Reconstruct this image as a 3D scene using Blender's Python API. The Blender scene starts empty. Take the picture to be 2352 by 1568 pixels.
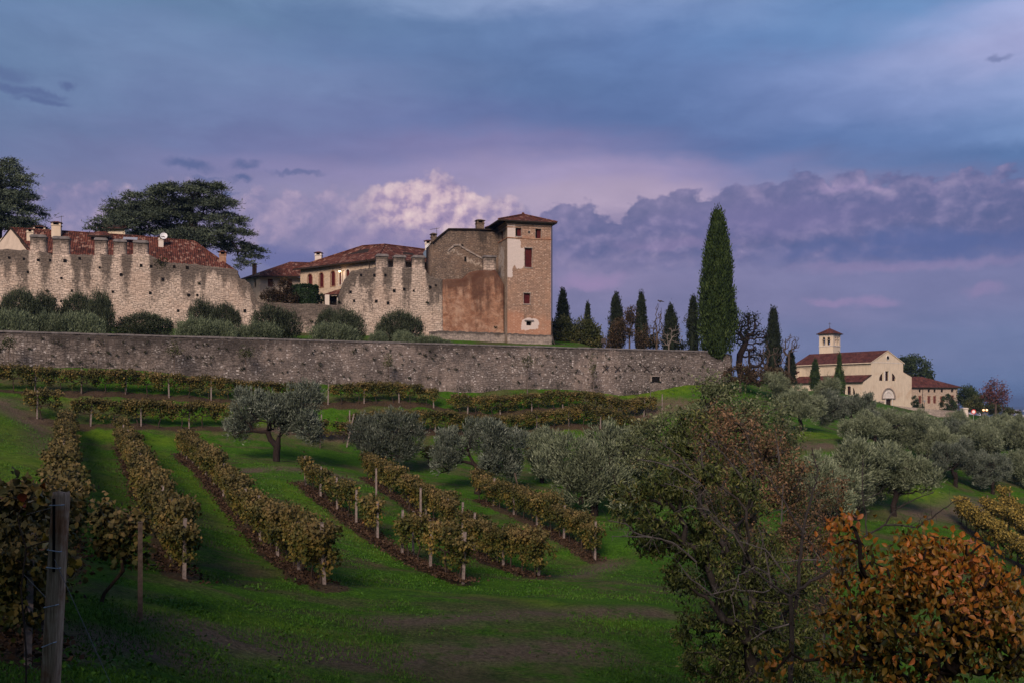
import bpy, bmesh, math, random
import numpy as np
from mathutils import Vector, Matrix

SC = bpy.context.scene
COL = SC.collection
rnd = random.Random(11)
R = math.radians

def S(r, g, b):
    f = lambda c: (c / 255 / 12.92) if c / 255 <= .04045 else ((c / 255 + .055) / 1.055) ** 2.4
    return (f(r), f(g), f(b), 1.0)

# ------------------------------------------------------------------ camera
F, U0, VH = 2287.0, 1176.0, 920.0     # focal length, centre column and horizon row measured in the photo (2352 px wide)
cam_d = bpy.data.cameras.new('camera')
cam = bpy.data.objects.new('camera', cam_d)
COL.objects.link(cam)
cam.location = (0, 0, 0)
cam.rotation_euler = (R(90), 0, 0)
cam_d.sensor_width = 36
cam_d.lens = 36 * F / 2352
cam_d.shift_y = (VH - 784) / 2352
cam_d.clip_start = 0.1
cam_d.clip_end = 60000
SC.camera = cam

# ------------------------------------------------------------------ render / exposure
SC.view_settings.view_transform = 'Standard'
SC.view_settings.look = 'None'
SC.view_settings.gamma = 1
SC.view_settings.exposure = 0.0
SC.render.engine = 'CYCLES'
SC.cycles.max_bounces = 4
SC.cycles.diffuse_bounces = 2
SC.cycles.glossy_bounces = 1
SC.cycles.transmission_bounces = 2
SC.cycles.volume_bounces = 0
SC.cycles.transparent_max_bounces = 4

# ------------------------------------------------------------------ node helper
class NT:
    def __init__(s, tree):
        s.t = tree; s.N = tree.nodes; s.L = tree.links
    def n(s, typ, **kw):
        nd = s.N.new(typ)
        for k, v in kw.items(): setattr(nd, k, v)
        return nd
    def put(s, sock, v):
        if hasattr(v, 'is_linked') or isinstance(v, bpy.types.NodeSocket): s.L.new(v, sock)
        else: sock.default_value = v
    def m(s, op, a, b=None, c=None, clamp=False):
        nd = s.n('ShaderNodeMath', operation=op, use_clamp=clamp)
        s.put(nd.inputs[0], a)
        if b is not None: s.put(nd.inputs[1], b)
        if c is not None: s.put(nd.inputs[2], c)
        return nd.outputs[0]
    def mix(s, fac, a, b, blend='MIX'):
        nd = s.n('ShaderNodeMix', data_type='RGBA', blend_type=blend)
        s.put(nd.inputs[0], fac); s.put(nd.inputs[6], a); s.put(nd.inputs[7], b)
        return nd.outputs[2]
    def ramp(s, fac, stops, interp='LINEAR'):
        nd = s.n('ShaderNodeValToRGB'); cr = nd.color_ramp; cr.interpolation = interp
        while len(cr.elements) < len(stops): cr.elements.new(0.5)
        for e, (p, c) in zip(cr.elements, sorted(stops, key=lambda q: q[0])):
            e.position = p; e.color = c if len(c) == 4 else (*c, 1)
        s.put(nd.inputs[0], fac); return nd.outputs[0]
    def sm(s, v, a, b, lo=0.0, hi=1.0):
        nd = s.n('ShaderNodeMapRange', interpolation_type='SMOOTHSTEP')
        s.put(nd.inputs[0], v); s.put(nd.inputs[1], a); s.put(nd.inputs[2], b)
        nd.inputs[3].default_value = lo; nd.inputs[4].default_value = hi
        return nd.outputs[0]
    def noise(s, vec, scale, detail=4, rough=.55, dist=0.0, out=0):
        nd = s.n('ShaderNodeTexNoise')
        if vec is not None: s.put(nd.inputs['Vector'], vec)
        nd.inputs['Scale'].default_value = scale; nd.inputs['Detail'].default_value = detail
        nd.inputs['Roughness'].default_value = rough; nd.inputs['Distortion'].default_value = dist
        return nd.outputs[out]
    def xyz(s, x, y, z=0.0):
        nd = s.n('ShaderNodeCombineXYZ')
        s.put(nd.inputs[0], x); s.put(nd.inputs[1], y); s.put(nd.inputs[2], z); return nd.outputs[0]
    def sep(s, v):
        nd = s.n('ShaderNodeSeparateXYZ'); s.L.new(v, nd.inputs[0]); return nd.outputs
    def vm(s, op, a, b=None):
        nd = s.n('ShaderNodeVectorMath', operation=op)
        s.put(nd.inputs[0], a)
        if b is not None: s.put(nd.inputs[1], b)
        return nd.outputs[1] if op in ('LENGTH', 'DISTANCE', 'DOT_PRODUCT') else nd.outputs[0]
    def scale(s, v, k):
        nd = s.n('ShaderNodeVectorMath', operation='SCALE'); s.put(nd.inputs[0], v); nd.inputs[3].default_value = k
        return nd.outputs[0]

# ------------------------------------------------------------------ world: dusk cloud deck over a clear Nishita sky
SUN_EL, SUN_AZ = R(31), R(193)        # soft afterglow from behind the camera, a little to its left; azimuth clockwise from +Y
W = bpy.data.worlds.new('World'); SC.world = W; W.use_nodes = True
wt = NT(W.node_tree); wt.N.clear()
tc = wt.n('ShaderNodeTexCoord')
sx, sy, sz = wt.sep(tc.outputs['Generated'])
KU = 1000.0
az = wt.m('MULTIPLY', wt.m('ARCTAN2', sx, sy), F / KU)
el = wt.m('MULTIPLY', wt.m('ARCSINE', sz), F / KU)
def azel(u, v):
    a = math.atan((u - U0) / F)
    return a * F / KU, math.atan((VH - v) / F * math.cos(a)) * F / KU
P0 = wt.xyz(az, el)
P1 = wt.xyz(az, wt.m('MULTIPLY', el, 2.6))
warp_l = wt.vm('SUBTRACT', wt.noise(P1, 2.6, 5, .5, out=1), (.5, .5, .5))
warp_s = wt.vm('SUBTRACT', wt.noise(P0, 13, 5, .6, out=1), (.5, .5, .5))
fine = wt.noise(P1, 6.0, 7, .6, .3)
# -- colours of the deck by azimuth and elevation
wlx, wly, _ = wt.sep(warp_l)
azw = wt.m('ADD', az, wt.m('MULTIPLY', wlx, .45)); elw = wt.m('ADD', el, wt.m('MULTIPLY', wly, .10))
elw = wt.m('ADD', elw, wt.m('MULTIPLY', wt.m('SUBTRACT', fine, .5), .055))
AZ0, AZ1 = azel(-150, 900)[0], azel(2500, 900)[0]
fa = wt.m('DIVIDE', wt.m('SUBTRACT', azw, AZ0), AZ1 - AZ0, clamp=True)
GRID = [
 (-420, [(0, (90, 112, 152)), (1176, (90, 112, 152)), (2352, (96, 118, 160))]),
 (-10, [(0, (112, 145, 182)), (390, (100, 132, 174)), (780, (108, 138, 182)), (1170, (138, 158, 202)), (1560, (128, 150, 198)), (1950, (97, 136, 188)), (2352, (92, 134, 184))]),
 (60, [(0, (98, 130, 174)), (390, (98, 130, 170)), (780, (94, 124, 168)), (1170, (92, 124, 176)), (1560, (118, 143, 194)), (1950, (92, 134, 188)), (2200, (100, 140, 194)), (2352, (130, 156, 208))]),
 (120, [(0, (98, 130, 174)), (390, (112, 137, 180)), (780, (94, 122, 170)), (1170, (88, 118, 168)), (1560, (94, 124, 180)), (1950, (94, 138, 192)), (2200, (140, 160, 212)), (2352, (168, 176, 222))]),
 (190, [(0, (96, 126, 168)), (390, (112, 134, 178)), (780, (112, 130, 178)), (1170, (84, 113, 162)), (1560, (86, 116, 172)), (1950, (124, 146, 200)), (2200, (148, 160, 208)), (2352, (160, 165, 212))]),
 (270, [(0, (100, 126, 168)), (390, (108, 128, 174)), (780, (110, 120, 170)), (1170, (90, 110, 164)), (1560, (80, 110, 164)), (1950, (112, 134, 190)), (2352, (136, 156, 206))]),
 (345, [(0, (100, 122, 164)), (390, (106, 118, 166)), (780, (112, 116, 166)), (1170, (136, 128, 176)), (1560, (88, 108, 162)), (1950, (82, 114, 172)), (2352, (116, 146, 198))]),
 (400, [(0, (102, 118, 162)), (390, (120, 122, 168)), (780, (138, 130, 176)), (1170, (162, 148, 188)), (1500, (158, 144, 186)), (1720, (132, 128, 176)), (1950, (84, 114, 168)), (2352, (80, 114, 168))]),
 (450, [(0, (112, 118, 162)), (390, (130, 128, 168)), (780, (144, 136, 176)), (1170, (178, 160, 188)), (1560, (182, 160, 190)), (1800, (150, 138, 178)), (1950, (114, 120, 168)), (2352, (92, 112, 164))]),
 (545, [(0, (130, 128, 168)), (390, (124, 122, 166)), (780, (146, 134, 174)), (1170, (150, 136, 176)), (1560, (128, 118, 164)), (1950, (104, 110, 158)), (2352, (96, 110, 158))]),
 (625, [(0, (116, 118, 164)), (600, (112, 116, 162)), (900, (130, 124, 168)), (1300, (138, 126, 168)), (1560, (122, 118, 162)), (1950, (120, 120, 166)), (2352, (116, 118, 166))]),
 (705, [(0, (112, 116, 162)), (1300, (120, 116, 158)), (1950, (118, 118, 164)), (2352, (113, 118, 165))]),
 (800, [(0, (106, 114, 160)), (1300, (108, 114, 160)), (1950, (106, 117, 163)), (2352, (101, 117, 164))]),
 (900, [(0, (92, 110, 158)), (1300, (94, 113, 160)), (2352, (86, 114, 163))]),
]
c = None; prev = None
for v_, stops in reversed(GRID):
    e_ = math.atan((VH - v_) / F) * F / KU
    col = wt.ramp(fa, [((azel(u, 900)[0] - AZ0) / (AZ1 - AZ0), S(*q)) for u, q in stops], 'B_SPLINE')
    c = col if c is None else wt.mix(wt.sm(elw, prev, e_), c, col)
    prev = e_
nish = wt.n('ShaderNodeTexSky', sky_type='NISHITA', sun_disc=False)
nish.sun_elevation = SUN_EL; nish.sun_rotation = SUN_AZ; nish.altitude = 200
c = wt.mix(.05, c, wt.mix(1.0, nish.outputs[0], (.06, .06, .06, 1), 'MULTIPLY'))
c = wt.mix(1.0, c, wt.ramp(fine, [(.25, (.88, .90, .93, 1)), (.75, (1.10, 1.09, 1.07, 1))]), 'MULTIPLY')
def colmix(c, mask, col, k=1.0):
    return wt.mix(wt.m('MULTIPLY', mask, k, clamp=True), c, S(*col) if isinstance(col, tuple) else col)
PC = wt.vm('ADD', P0, wt.vm('MULTIPLY', warp_s, (.085, .06, 0)))
def blob(u, v, ru, rv, soft=.6, P=None):
    a, e = azel(u, v)
    d = wt.vm('LENGTH', wt.vm('MULTIPLY', wt.vm('SUBTRACT', P if P is not None else PC, (a, e, 0)), (KU / ru, KU / rv, 0)))
    return wt.sm(d, 1 + soft, max(0.0, 1 - soft))
# -- heaped clouds: bulging noise, lit from the upper left
def puffs(scale, seed, flat=1.25, dlt=(-.011, .014), kf=.35):
    v0 = wt.vm('ADD', wt.vm('ADD', P0, (seed, seed * .7, 0)), wt.vm('MULTIPLY', warp_s, (.014, .014, 0)))
    out = []
    for off in ((0, 0, 0), (dlt[0], dlt[1], 0)):
        q = wt.vm('MULTIPLY', wt.vm('ADD', v0, off), (1, flat, 1))
        vo = wt.n('ShaderNodeTexVoronoi', feature='SMOOTH_F1', normalize=True, voronoi_dimensions='2D'); wt.L.new(q, vo.inputs['Vector'])
        vo.inputs['Scale'].default_value = scale; vo.inputs['Detail'].default_value = 3.0; vo.inputs['Roughness'].default_value = .5; vo.inputs['Lacunarity'].default_value = 2.1; vo.inputs['Smoothness'].default_value = .35
        out.append(wt.m('SUBTRACT', 1, vo.outputs['Distance']))
    return out[0], wt.m('SUBTRACT', out[0], out[1])
def profile(stops, lo=350, hi=650):
    """height of a cloud edge along the azimuth, as elevation"""
    g = wt.ramp(wt.m('DIVIDE', wt.m('SUBTRACT', az, AZ0), AZ1 - AZ0, clamp=True), [((azel(u, 900)[0] - AZ0) / (AZ1 - AZ0), ((hi - v) / (hi - lo),) * 3) for u, v in stops], 'LINEAR')
    e0, e1 = (VH - hi) / KU, (VH - lo) / KU
    return wt.m('ADD', wt.m('MULTIPLY', g, e1 - e0), e0)
pa, la = puffs(19, 3.1, 1.1, (-.009, .013)); pb, lb = puffs(15, 8.7, 1.5); nz = wt.m('SUBTRACT', wt.noise(P0, 30, 5, .6), .5)
# pink heap left of the tower
topA = profile([(-150, 510), (60, 505), (200, 470), (330, 480), (430, 455), (560, 470), (620, 462), (700, 466), (800, 458), (850, 450), (900, 428), (960, 416), (1020, 414), (1070, 428), (1110, 452), (1150, 456), (1190, 472), (1230, 520), (2500, 640)])
dA = wt.m('ADD', wt.m('SUBTRACT', topA, el), wt.m('ADD', wt.m('MULTIPLY', wt.m('SUBTRACT', pa, .62), .11), wt.m('MULTIPLY', nz, .03)))
aA = wt.m('MULTIPLY', wt.sm(dA, -.004, .020), wt.sm(wt.m('ADD', el, wt.m('MULTIPLY', wt.m('SUBTRACT', pa, .6), .12)), .30, .40))
nzl = wt.m('SUBTRACT', wt.noise(wt.vm('ADD', P0, wt.vm('MULTIPLY', warp_s, (.05, .05, 0))), 8.5, 6, .55), wt.noise(wt.vm('ADD', wt.vm('ADD', P0, (-.02, .026, 0)), wt.vm('MULTIPLY', warp_s, (.05, .05, 0))), 8.5, 6, .55))
litC = wt.m('ADD', wt.m('MULTIPLY', nzl, 2.2), wt.m('ADD', wt.m('MULTIPLY', la, .8), .45), clamp=True)
litA = wt.m('ADD', wt.m('ADD', wt.m('MULTIPLY', la, 2.0), wt.m('MULTIPLY', nzl, 1.0)), wt.m('ADD', .55, wt.m('MULTIPLY', nz, .35)), clamp=True)
core = wt.m('MAXIMUM', blob(990, 478, 150, 66, .5), wt.m('MULTIPLY', blob(1130, 480, 70, 40, .6), .55))
warm = wt.ramp(litA, [(0, S(140, 124, 166)), (.35, S(168, 146, 180)), (.62, S(204, 176, 192)), (1, S(228, 202, 204))])
cool = wt.ramp(litC, [(.1, S(116, 118, 162)), (.4, S(140, 132, 172)), (.7, S(170, 152, 184)), (1, S(196, 172, 194))])
c = wt.mix(wt.m('MULTIPLY', aA, .72), c, cool)
c = wt.mix(wt.m('MULTIPLY', aA, wt.m('MULTIPLY', core, .95)), c, warm)
c = colmix(c, blob(960, 548, 210, 16, .8), (132, 122, 168), .55)
for u, v, a, b in ((650, 588, 70, 22), (700, 598, 110, 14), (775, 580, 26, 18), (610, 575, 30, 12)): c = colmix(c, blob(u, v, a, b, .45), (100, 106, 160), .6)
# grey-violet bank on the right
topB = profile([(-150, 640), (1215, 600), (1245, 490), (1275, 470), (1310, 490), (1345, 482), (1385, 505), (1430, 500), (1465, 478), (1500, 474), (1545, 456), (1600, 462), (1640, 474), (1690, 448), (1740, 436), (1800, 442), (1850, 436), (1925, 432), (1975, 444), (2020, 456), (2100, 450), (2160, 452), (2230, 458), (2290, 460), (2352, 466), (2500, 470)])
dB = wt.m('ADD', wt.m('SUBTRACT', topB, el), wt.m('ADD', wt.m('MULTIPLY', wt.m('SUBTRACT', pb, .62), .12), wt.m('MULTIPLY', nz, .035)))
botB = wt.sm(wt.m('ADD', el, wt.m('ADD', wt.m('MULTIPLY', wt.m('SUBTRACT', pb, .6), .10), wt.m('MULTIPLY', az, .022))), .295, .365)
aB = wt.m('MULTIPLY', wt.sm(dB, -.003, .016), botB)
litB = wt.m('ADD', wt.m('ADD', wt.m('MULTIPLY', lb, 1.1), wt.m('MULTIPLY', nzl, 1.4)), wt.m('ADD', .40, wt.m('MULTIPLY', nz, .3)), clamp=True)
dk = wt.ramp(litB, [(0, S(76, 90, 140)), (.42, S(98, 102, 150)), (.72, S(128, 122, 166)), (1, S(162, 148, 184))])
c = wt.mix(wt.m('MULTIPLY', aB, .8), c, dk)
rim = wt.m('MULTIPLY', wt.m('MULTIPLY', aB, wt.sm(dB, .055, .004)), wt.m('MAXIMUM', wt.m('MAXIMUM', blob(1925, 438, 75, 26, .5), blob(2010, 450, 45, 18, .5)), wt.m('MAXIMUM', wt.m('MULTIPLY', blob(2150, 448, 130, 24, .6), .8), wt.m('MULTIPLY', blob(1720, 480, 30, 40, .6), .7))))
c = wt.mix(rim, c, wt.ramp(litB, [(.2, S(150, 136, 180)), (.7, S(186, 166, 198))]))
c = colmix(c, wt.m('MULTIPLY', blob(2110, 566, 280, 32, .6), wt.sm(fine, .2, .6)), (82, 100, 156), .85)
c = colmix(c, blob(1800, 500, 200, 30, .9), (124, 116, 168), .45)
# wisps lower down
for u, v, a, b, k in ((1365, 642, 66, 18, .7), (1340, 655, 40, 12, .6), (1905, 690, 42, 9, .6), (2005, 692, 44, 11, .6), (2262, 668, 36, 14, .45), (2090, 612, 200, 12, .35), (1560, 560, 120, 12, .35)):
    c = colmix(c, blob(u, v, a, b, .6), (152, 132, 176), k)
# small dark scud
for u, v, a, b, k in ((30, 200, 62, 9, .7), (20, 165, 40, 14, .5), (95, 226, 42, 7, .75), (160, 191, 17, 7, .7), (110, 212, 30, 6, .5), (440, 382, 50, 10, .8), (565, 380, 22, 7, .7), (555, 407, 17, 7, .8), (483, 408, 34, 4, .5), (690, 399, 52, 4, .6), (532, 441, 10, 5, .7), (2290, 132, 17, 6, .5)):
    c = colmix(c, blob(u, v, a, b, .7), (80, 98, 148), k)
hs = wt.n('ShaderNodeHueSaturation'); hs.inputs['Saturation'].default_value = .93; hs.inputs['Value'].default_value = 1.0; wt.L.new(c, hs.inputs['Color']); c = hs.outputs[0]
bg = wt.n('ShaderNodeBackground'); wt.L.new(c, bg.inputs[0]); bg.inputs[1].default_value = 1.0
wo = wt.n('ShaderNodeOutputWorld'); wt.L.new(bg.outputs[0], wo.inputs[0])
W.cycles.sampling_method = 'MANUAL'; W.cycles.sample_map_resolution = 512

sun_d = bpy.data.lights.new('sun', 'SUN'); sun = bpy.data.objects.new('sun', sun_d); COL.objects.link(sun)
sun_d.energy = 4.4; sun_d.angle = R(24); sun_d.color = (1.0, .80, .68)
sd = Vector((math.sin(SUN_AZ) * math.cos(SUN_EL), math.cos(SUN_AZ) * math.cos(SUN_EL), math.sin(SUN_EL)))
sun.rotation_euler = sd.to_track_quat('Z', 'Y').to_euler()

# ------------------------------------------------------------------ object helpers
def tag(o, label=None, cat=None, group=None, kind=None):
    if label: o['label'] = label
    if cat: o['category'] = cat
    if group: o['group'] = group
    if kind: o['kind'] = kind
    return o
def thing(name, label, cat, loc=(0, 0, 0), rz=0.0, group=None):
    o = bpy.data.objects.new(name, None); COL.objects.link(o)
    o.empty_display_size = .3; o.location = loc; o.rotation_euler = (0, 0, rz)
    return tag(o, label, cat, group)
def obj(name, me, parent=None, mats=None):
    o = bpy.data.objects.new(name, me); COL.objects.link(o)
    if mats is not None:
        for m in (mats if isinstance(mats, (list, tuple)) else [mats]): me.materials.append(m)
    if parent: o.parent = parent
    return o
def copy_tree(o, parent=None):
    c = o.copy(); COL.objects.link(c)
    if parent: c.parent = parent
    for ch in list(o.children): copy_tree(ch, c)
    return c
def relabel(o, label, group=None):
    o['label'] = label
    if group: o['group'] = group
ONES = ['first', 'second', 'third', 'fourth', 'fifth', 'sixth', 'seventh', 'eighth', 'ninth', 'tenth', 'eleventh', 'twelfth', 'thirteenth',
        'fourteenth', 'fifteenth', 'sixteenth', 'seventeenth', 'eighteenth', 'nineteenth']
TENS = {2: 'twent', 3: 'thirt', 4: 'fort', 5: 'fift'}
def ordi(n):
    if n < 20: return ONES[n - 1]
    t, u = divmod(n, 10)
    return TENS[t] + ('ieth' if u == 0 else 'y-' + ONES[u - 1])
def P(u, v, Y): return Vector(((u - U0) / F * Y, Y, (VH - v) / F * Y))
def X(u, Y): return (u - U0) / F * Y
def ln(px, Y): return px / F * Y

def mesh_np(name, V, faces, smooth=False):
    """faces: (m,k) int array"""
    me = bpy.data.meshes.new(name)
    V = np.asarray(V, dtype=np.float32); faces = np.asarray(faces, dtype=np.int32)
    m, k = faces.shape
    me.vertices.add(len(V)); me.vertices.foreach_set('co', V.ravel())
    me.loops.add(m * k); me.loops.foreach_set('vertex_index', faces.ravel())
    me.polygons.add(m); me.polygons.foreach_set('loop_start', np.arange(0, m * k, k, dtype=np.int32))
    if smooth: me.polygons.foreach_set('use_smooth', np.ones(m, dtype=bool))
    me.update(calc_edges=True)
    return me
def join_np(parts):
    Vs, Fs, o = [], [], 0
    for V, Fc in parts:
        Vs.append(V); Fs.append(np.asarray(Fc) + o); o += len(V)
    return np.concatenate(Vs), np.concatenate(Fs)
def auto_uv(me):
    uvl = me.uv_layers.new(name='UVMap')
    n = len(me.loops)
    co = np.empty(len(me.vertices) * 3, np.float32); me.vertices.foreach_get('co', co); co = co.reshape(-1, 3)
    li = np.empty(n, np.int32); me.loops.foreach_get('vertex_index', li)
    nf = len(me.polygons)
    nr = np.empty(nf * 3, np.float32); me.polygons.foreach_get('normal', nr); nr = nr.reshape(-1, 3)
    lt = np.empty(nf, np.int32); me.polygons.foreach_get('loop_total', lt)
    fi = np.repeat(np.arange(nf), lt)
    N_ = nr[fi]
    tt = np.stack([-N_[:, 1], N_[:, 0], np.zeros(n)], 1)
    l = np.linalg.norm(tt, axis=1)
    tt[l < .05] = (1, 0, 0); l[l < .05] = 1
    tt /= l[:, None]
    bb = np.cross(N_, tt)
    p = co[li]
    uv = np.stack([(p * tt).sum(1), (p * bb).sum(1)], 1).astype(np.float32)
    uvl.data.foreach_set('uv', uv.ravel())

class MB:
    """collects polygons into one mesh"""
    def __init__(s): s.v = []; s.f = []; s.mi = []
    def poly(s, pts, mi=0):
        o = len(s.v); s.v += [tuple(p) for p in pts]; s.f.append(tuple(range(o, o + len(pts)))); s.mi.append(mi)
    def box(s, x0, x1, y0, y1, z0, z1, mi=0, taper=0.0, bev=0.0):
        o = len(s.v); t = taper
        s.v += [(x0, y0, z0), (x1, y0, z0), (x1, y1, z0), (x0, y1, z0), (x0 + t, y0 + t, z1), (x1 - t, y0 + t, z1), (x1 - t, y1 - t, z1), (x0 + t, y1 - t, z1)]
        for q in ((0, 3, 2, 1), (4, 5, 6, 7), (0, 1, 5, 4), (1, 2, 6, 5), (2, 3, 7, 6), (3, 0, 4, 7)):
            s.f.append(tuple(o + i for i in q)); s.mi.append(mi)
    def prism(s, pts2, y0, y1, mi=0):
        """outline in x,z (counter-clockwise seen from -y) extruded along y"""
        n = len(pts2); o = len(s.v)
        s.v += [(x, y0, z) for x, z in pts2] + [(x, y1, z) for x, z in pts2]
        s.f.append(tuple(o + i for i in range(n))); s.f.append(tuple(o + n + i for i in reversed(range(n)))); s.mi += [mi, mi]
        for i in range(n):
            j = (i + 1) % n
            s.f.append((o + j, o + i, o + n + i, o + n + j)); s.mi.append(mi)
    def tube(s, pts, rads, sides=6, mi=0, cap=True):
        o = len(s.v); pts = [Vector(p) for p in pts]; n = len(pts)
        for i, p in enumerate(pts):
            d = (pts[min(i + 1, n - 1)] - pts[max(i - 1, 0)]).normalized()
            a = d.cross(Vector((0, 0, 1)) if abs(d.z) < .9 else Vector((1, 0, 0))).normalized(); b = d.cross(a)
            r = rads[i] if isinstance(rads, (list, tuple)) else rads
            for k in range(sides):
                q = 2 * math.pi * k / sides
                s.v.append(tuple(p + a * (math.cos(q) * r) + b * (math.sin(q) * r)))
        for i in range(n - 1):
            for k in range(sides):
                k2 = (k + 1) % sides
                s.f.append((o + i * sides + k, o + i * sides + k2, o + (i + 1) * sides + k2, o + (i + 1) * sides + k)); s.mi.append(mi)
        if cap:
            s.f.append(tuple(o + k for k in reversed(range(sides)))); s.mi.append(mi)
            s.f.append(tuple(o + (n - 1) * sides + k for k in range(sides))); s.mi.append(mi)
    def ball(s, c, rx, ry, rz, seg=10, rings=6, mi=0):
        o = len(s.v); c = Vector(c)
        for i in range(rings + 1):
            a = math.pi * i / rings
            for k in range(seg):
                b = 2 * math.pi * k / seg
                s.v.append((c.x + rx * math.sin(a) * math.cos(b), c.y + ry * math.sin(a) * math.sin(b), c.z + rz * math.cos(a)))
        for i in range(rings):
            for k in range(seg):
                k2 = (k + 1) % seg
                s.f.append((o + i * seg + k, o + (i + 1) * seg + k, o + (i + 1) * seg + k2, o + i * seg + k2)); s.mi.append(mi)
    def facade(s, x0, x1, z0, z1, y, holes, depth=.25, mi=0, top=None):
        """flat wall facing -y with real openings; holes (a,b,c,d[,arch]) in x0,x1,z0,z1"""
        xs = sorted({x0, x1, *[h[0] for h in holes], *[h[1] for h in holes]})
        zs = sorted({z0, z1, *[h[2] for h in holes], *[h[3] for h in holes]})
        for i in range(len(xs) - 1):
            for j in range(len(zs) - 1):
                cx, cz = (xs[i] + xs[i + 1]) / 2, (zs[j] + zs[j + 1]) / 2
                if any(h[0] < cx < h[1] and h[2] < cz < h[3] for h in holes): continue
                s.poly([(xs[i], y, zs[j]), (xs[i + 1], y, zs[j]), (xs[i + 1], y, zs[j + 1]), (xs[i], y, zs[j + 1])], mi)
        for h in holes:
            a, b, c, d = h[:4]; e = y + depth
            s.poly([(a, y, c), (a, y, d), (a, e, d), (a, e, c)], mi); s.poly([(b, y, d), (b, y, c), (b, e, c), (b, e, d)], mi)
            s.poly([(a, y, c), (a, e, c), (b, e, c), (b, y, c)], mi)
            if len(h) > 4:                        # round arch: fill the spandrels
                r = (b - a) / 2; cx = (a + b) / 2; zc = d - r * h[4]; n = 10
                arc = [(cx - r * math.cos(math.pi * k / n), zc + r * h[4] * math.sin(math.pi * k / n)) for k in range(n + 1)]
                for k in range(n):
                    p, q = arc[k], arc[k + 1]
                    s.poly([(p[0], y, p[1]), (q[0], y, q[1]), (q[0], y, d), (p[0], y, d)], mi)
                    s.poly([(p[0], y, p[1]), (p[0], e, p[1]), (q[0], e, q[1]), (q[0], y, q[1])], mi)
            else:
                s.poly([(a, y, d), (b, y, d), (b, e, d), (a, e, d)], mi)
    def build(s, name, mats, parent=None, smooth=False, uv=True, off=None):
        me = bpy.data.meshes.new(name)
        v = s.v if off is None else [(a - off[0], b - off[1], c_ - off[2]) for a, b, c_ in s.v]
        me.from_pydata(v, [], s.f); me.update()
        me.polygons.foreach_set('material_index', s.mi)
        if smooth: me.polygons.foreach_set('use_smooth', [True] * len(s.f))
        if uv: auto_uv(me)
        return obj(name, me, parent, mats)

class Plane:
    """a vertical working plane: origin, heading; local x along it, local y away from the viewer, z up"""
    def __init__(s, x0, y0, deg): s.x0, s.y0, s.a = x0, y0, R(deg); s.c, s.s = math.cos(s.a), math.sin(s.a)
    def back(s, d): q = Plane(s.x0 - s.s * d, s.y0 + s.c * d, 0); q.a, q.c, q.s = s.a, s.c, s.s; return q
    def t(s, u):
        k = (u - U0) / F
        return (k * s.y0 - s.x0) / (s.c - k * s.s)
    def Y(s, t): return s.y0 + t * s.s
    def tz(s, u, v):
        t = s.t(u); return t, (VH - v) / F * s.Y(t)
    def z(s, u, v): return s.tz(u, v)[1]
    def w(s, t, d=0.0): return (s.x0 + t * s.c - s.s * d, s.y0 + t * s.s + s.c * d)

def roof_mesh(name, verts, faces, thick, mats, parent, off=(0, 0, 0)):
    """top faces plus underside and edges"""
    mb = MB(); n = len(verts); o = Vector(off)
    tops = [Vector(v) - o for v in verts]; bots = [v - Vector((0, 0, thick)) for v in tops]
    cnt = {}
    for f in faces:
        nrm = sum(((tops[f[i]].cross(tops[f[(i + 1) % len(f)]])) for i in range(len(f))), Vector())
        if nrm.z < 0: f = tuple(reversed(f))
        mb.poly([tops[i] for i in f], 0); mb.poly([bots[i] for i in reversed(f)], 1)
        for i in range(len(f)):
            e = (f[i], f[(i + 1) % len(f)]); cnt[e] = 1
    for a, b in list(cnt):
        if (b, a) not in cnt: mb.poly([tops[a], bots[a], bots[b], tops[b]], 1)
    return mb.build(name, mats, parent)
# ------------------------------------------------------------------ materials
def newmat(name, rough=.85, spec=.2):
    m = bpy.data.materials.new(name); m.use_nodes = True
    t = NT(m.node_tree); b = t.N['Principled BSDF']
    b.inputs['Roughness'].default_value = rough; b.inputs['Specular IOR Level'].default_value = spec
    return m, t, b
def bump(t, b, h, strength=.4, dist=.05):
    nd = t.n('ShaderNodeBump'); nd.inputs['Strength'].default_value = strength; nd.inputs['Distance'].default_value = dist
    t.put(nd.inputs['Height'], h); t.L.new(nd.outputs[0], b.inputs['Normal'])
def flat(name, col, rough=.8, spec=.2, var=.25, scale=6, metal=0):
    m, t, b = newmat(name, rough, spec)
    tc = t.n('ShaderNodeTexCoord')
    n = t.noise(tc.outputs['Object'], scale, 5, .6)
    c1 = tuple(x * (1 - var) for x in col); c2 = tuple(min(1, x * (1 + var)) for x in col)
    t.L.new(t.ramp(n, [(.3, c1), (.7, c2)]), b.inputs['Base Color']); b.inputs['Metallic'].default_value = metal
    return m
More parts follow.
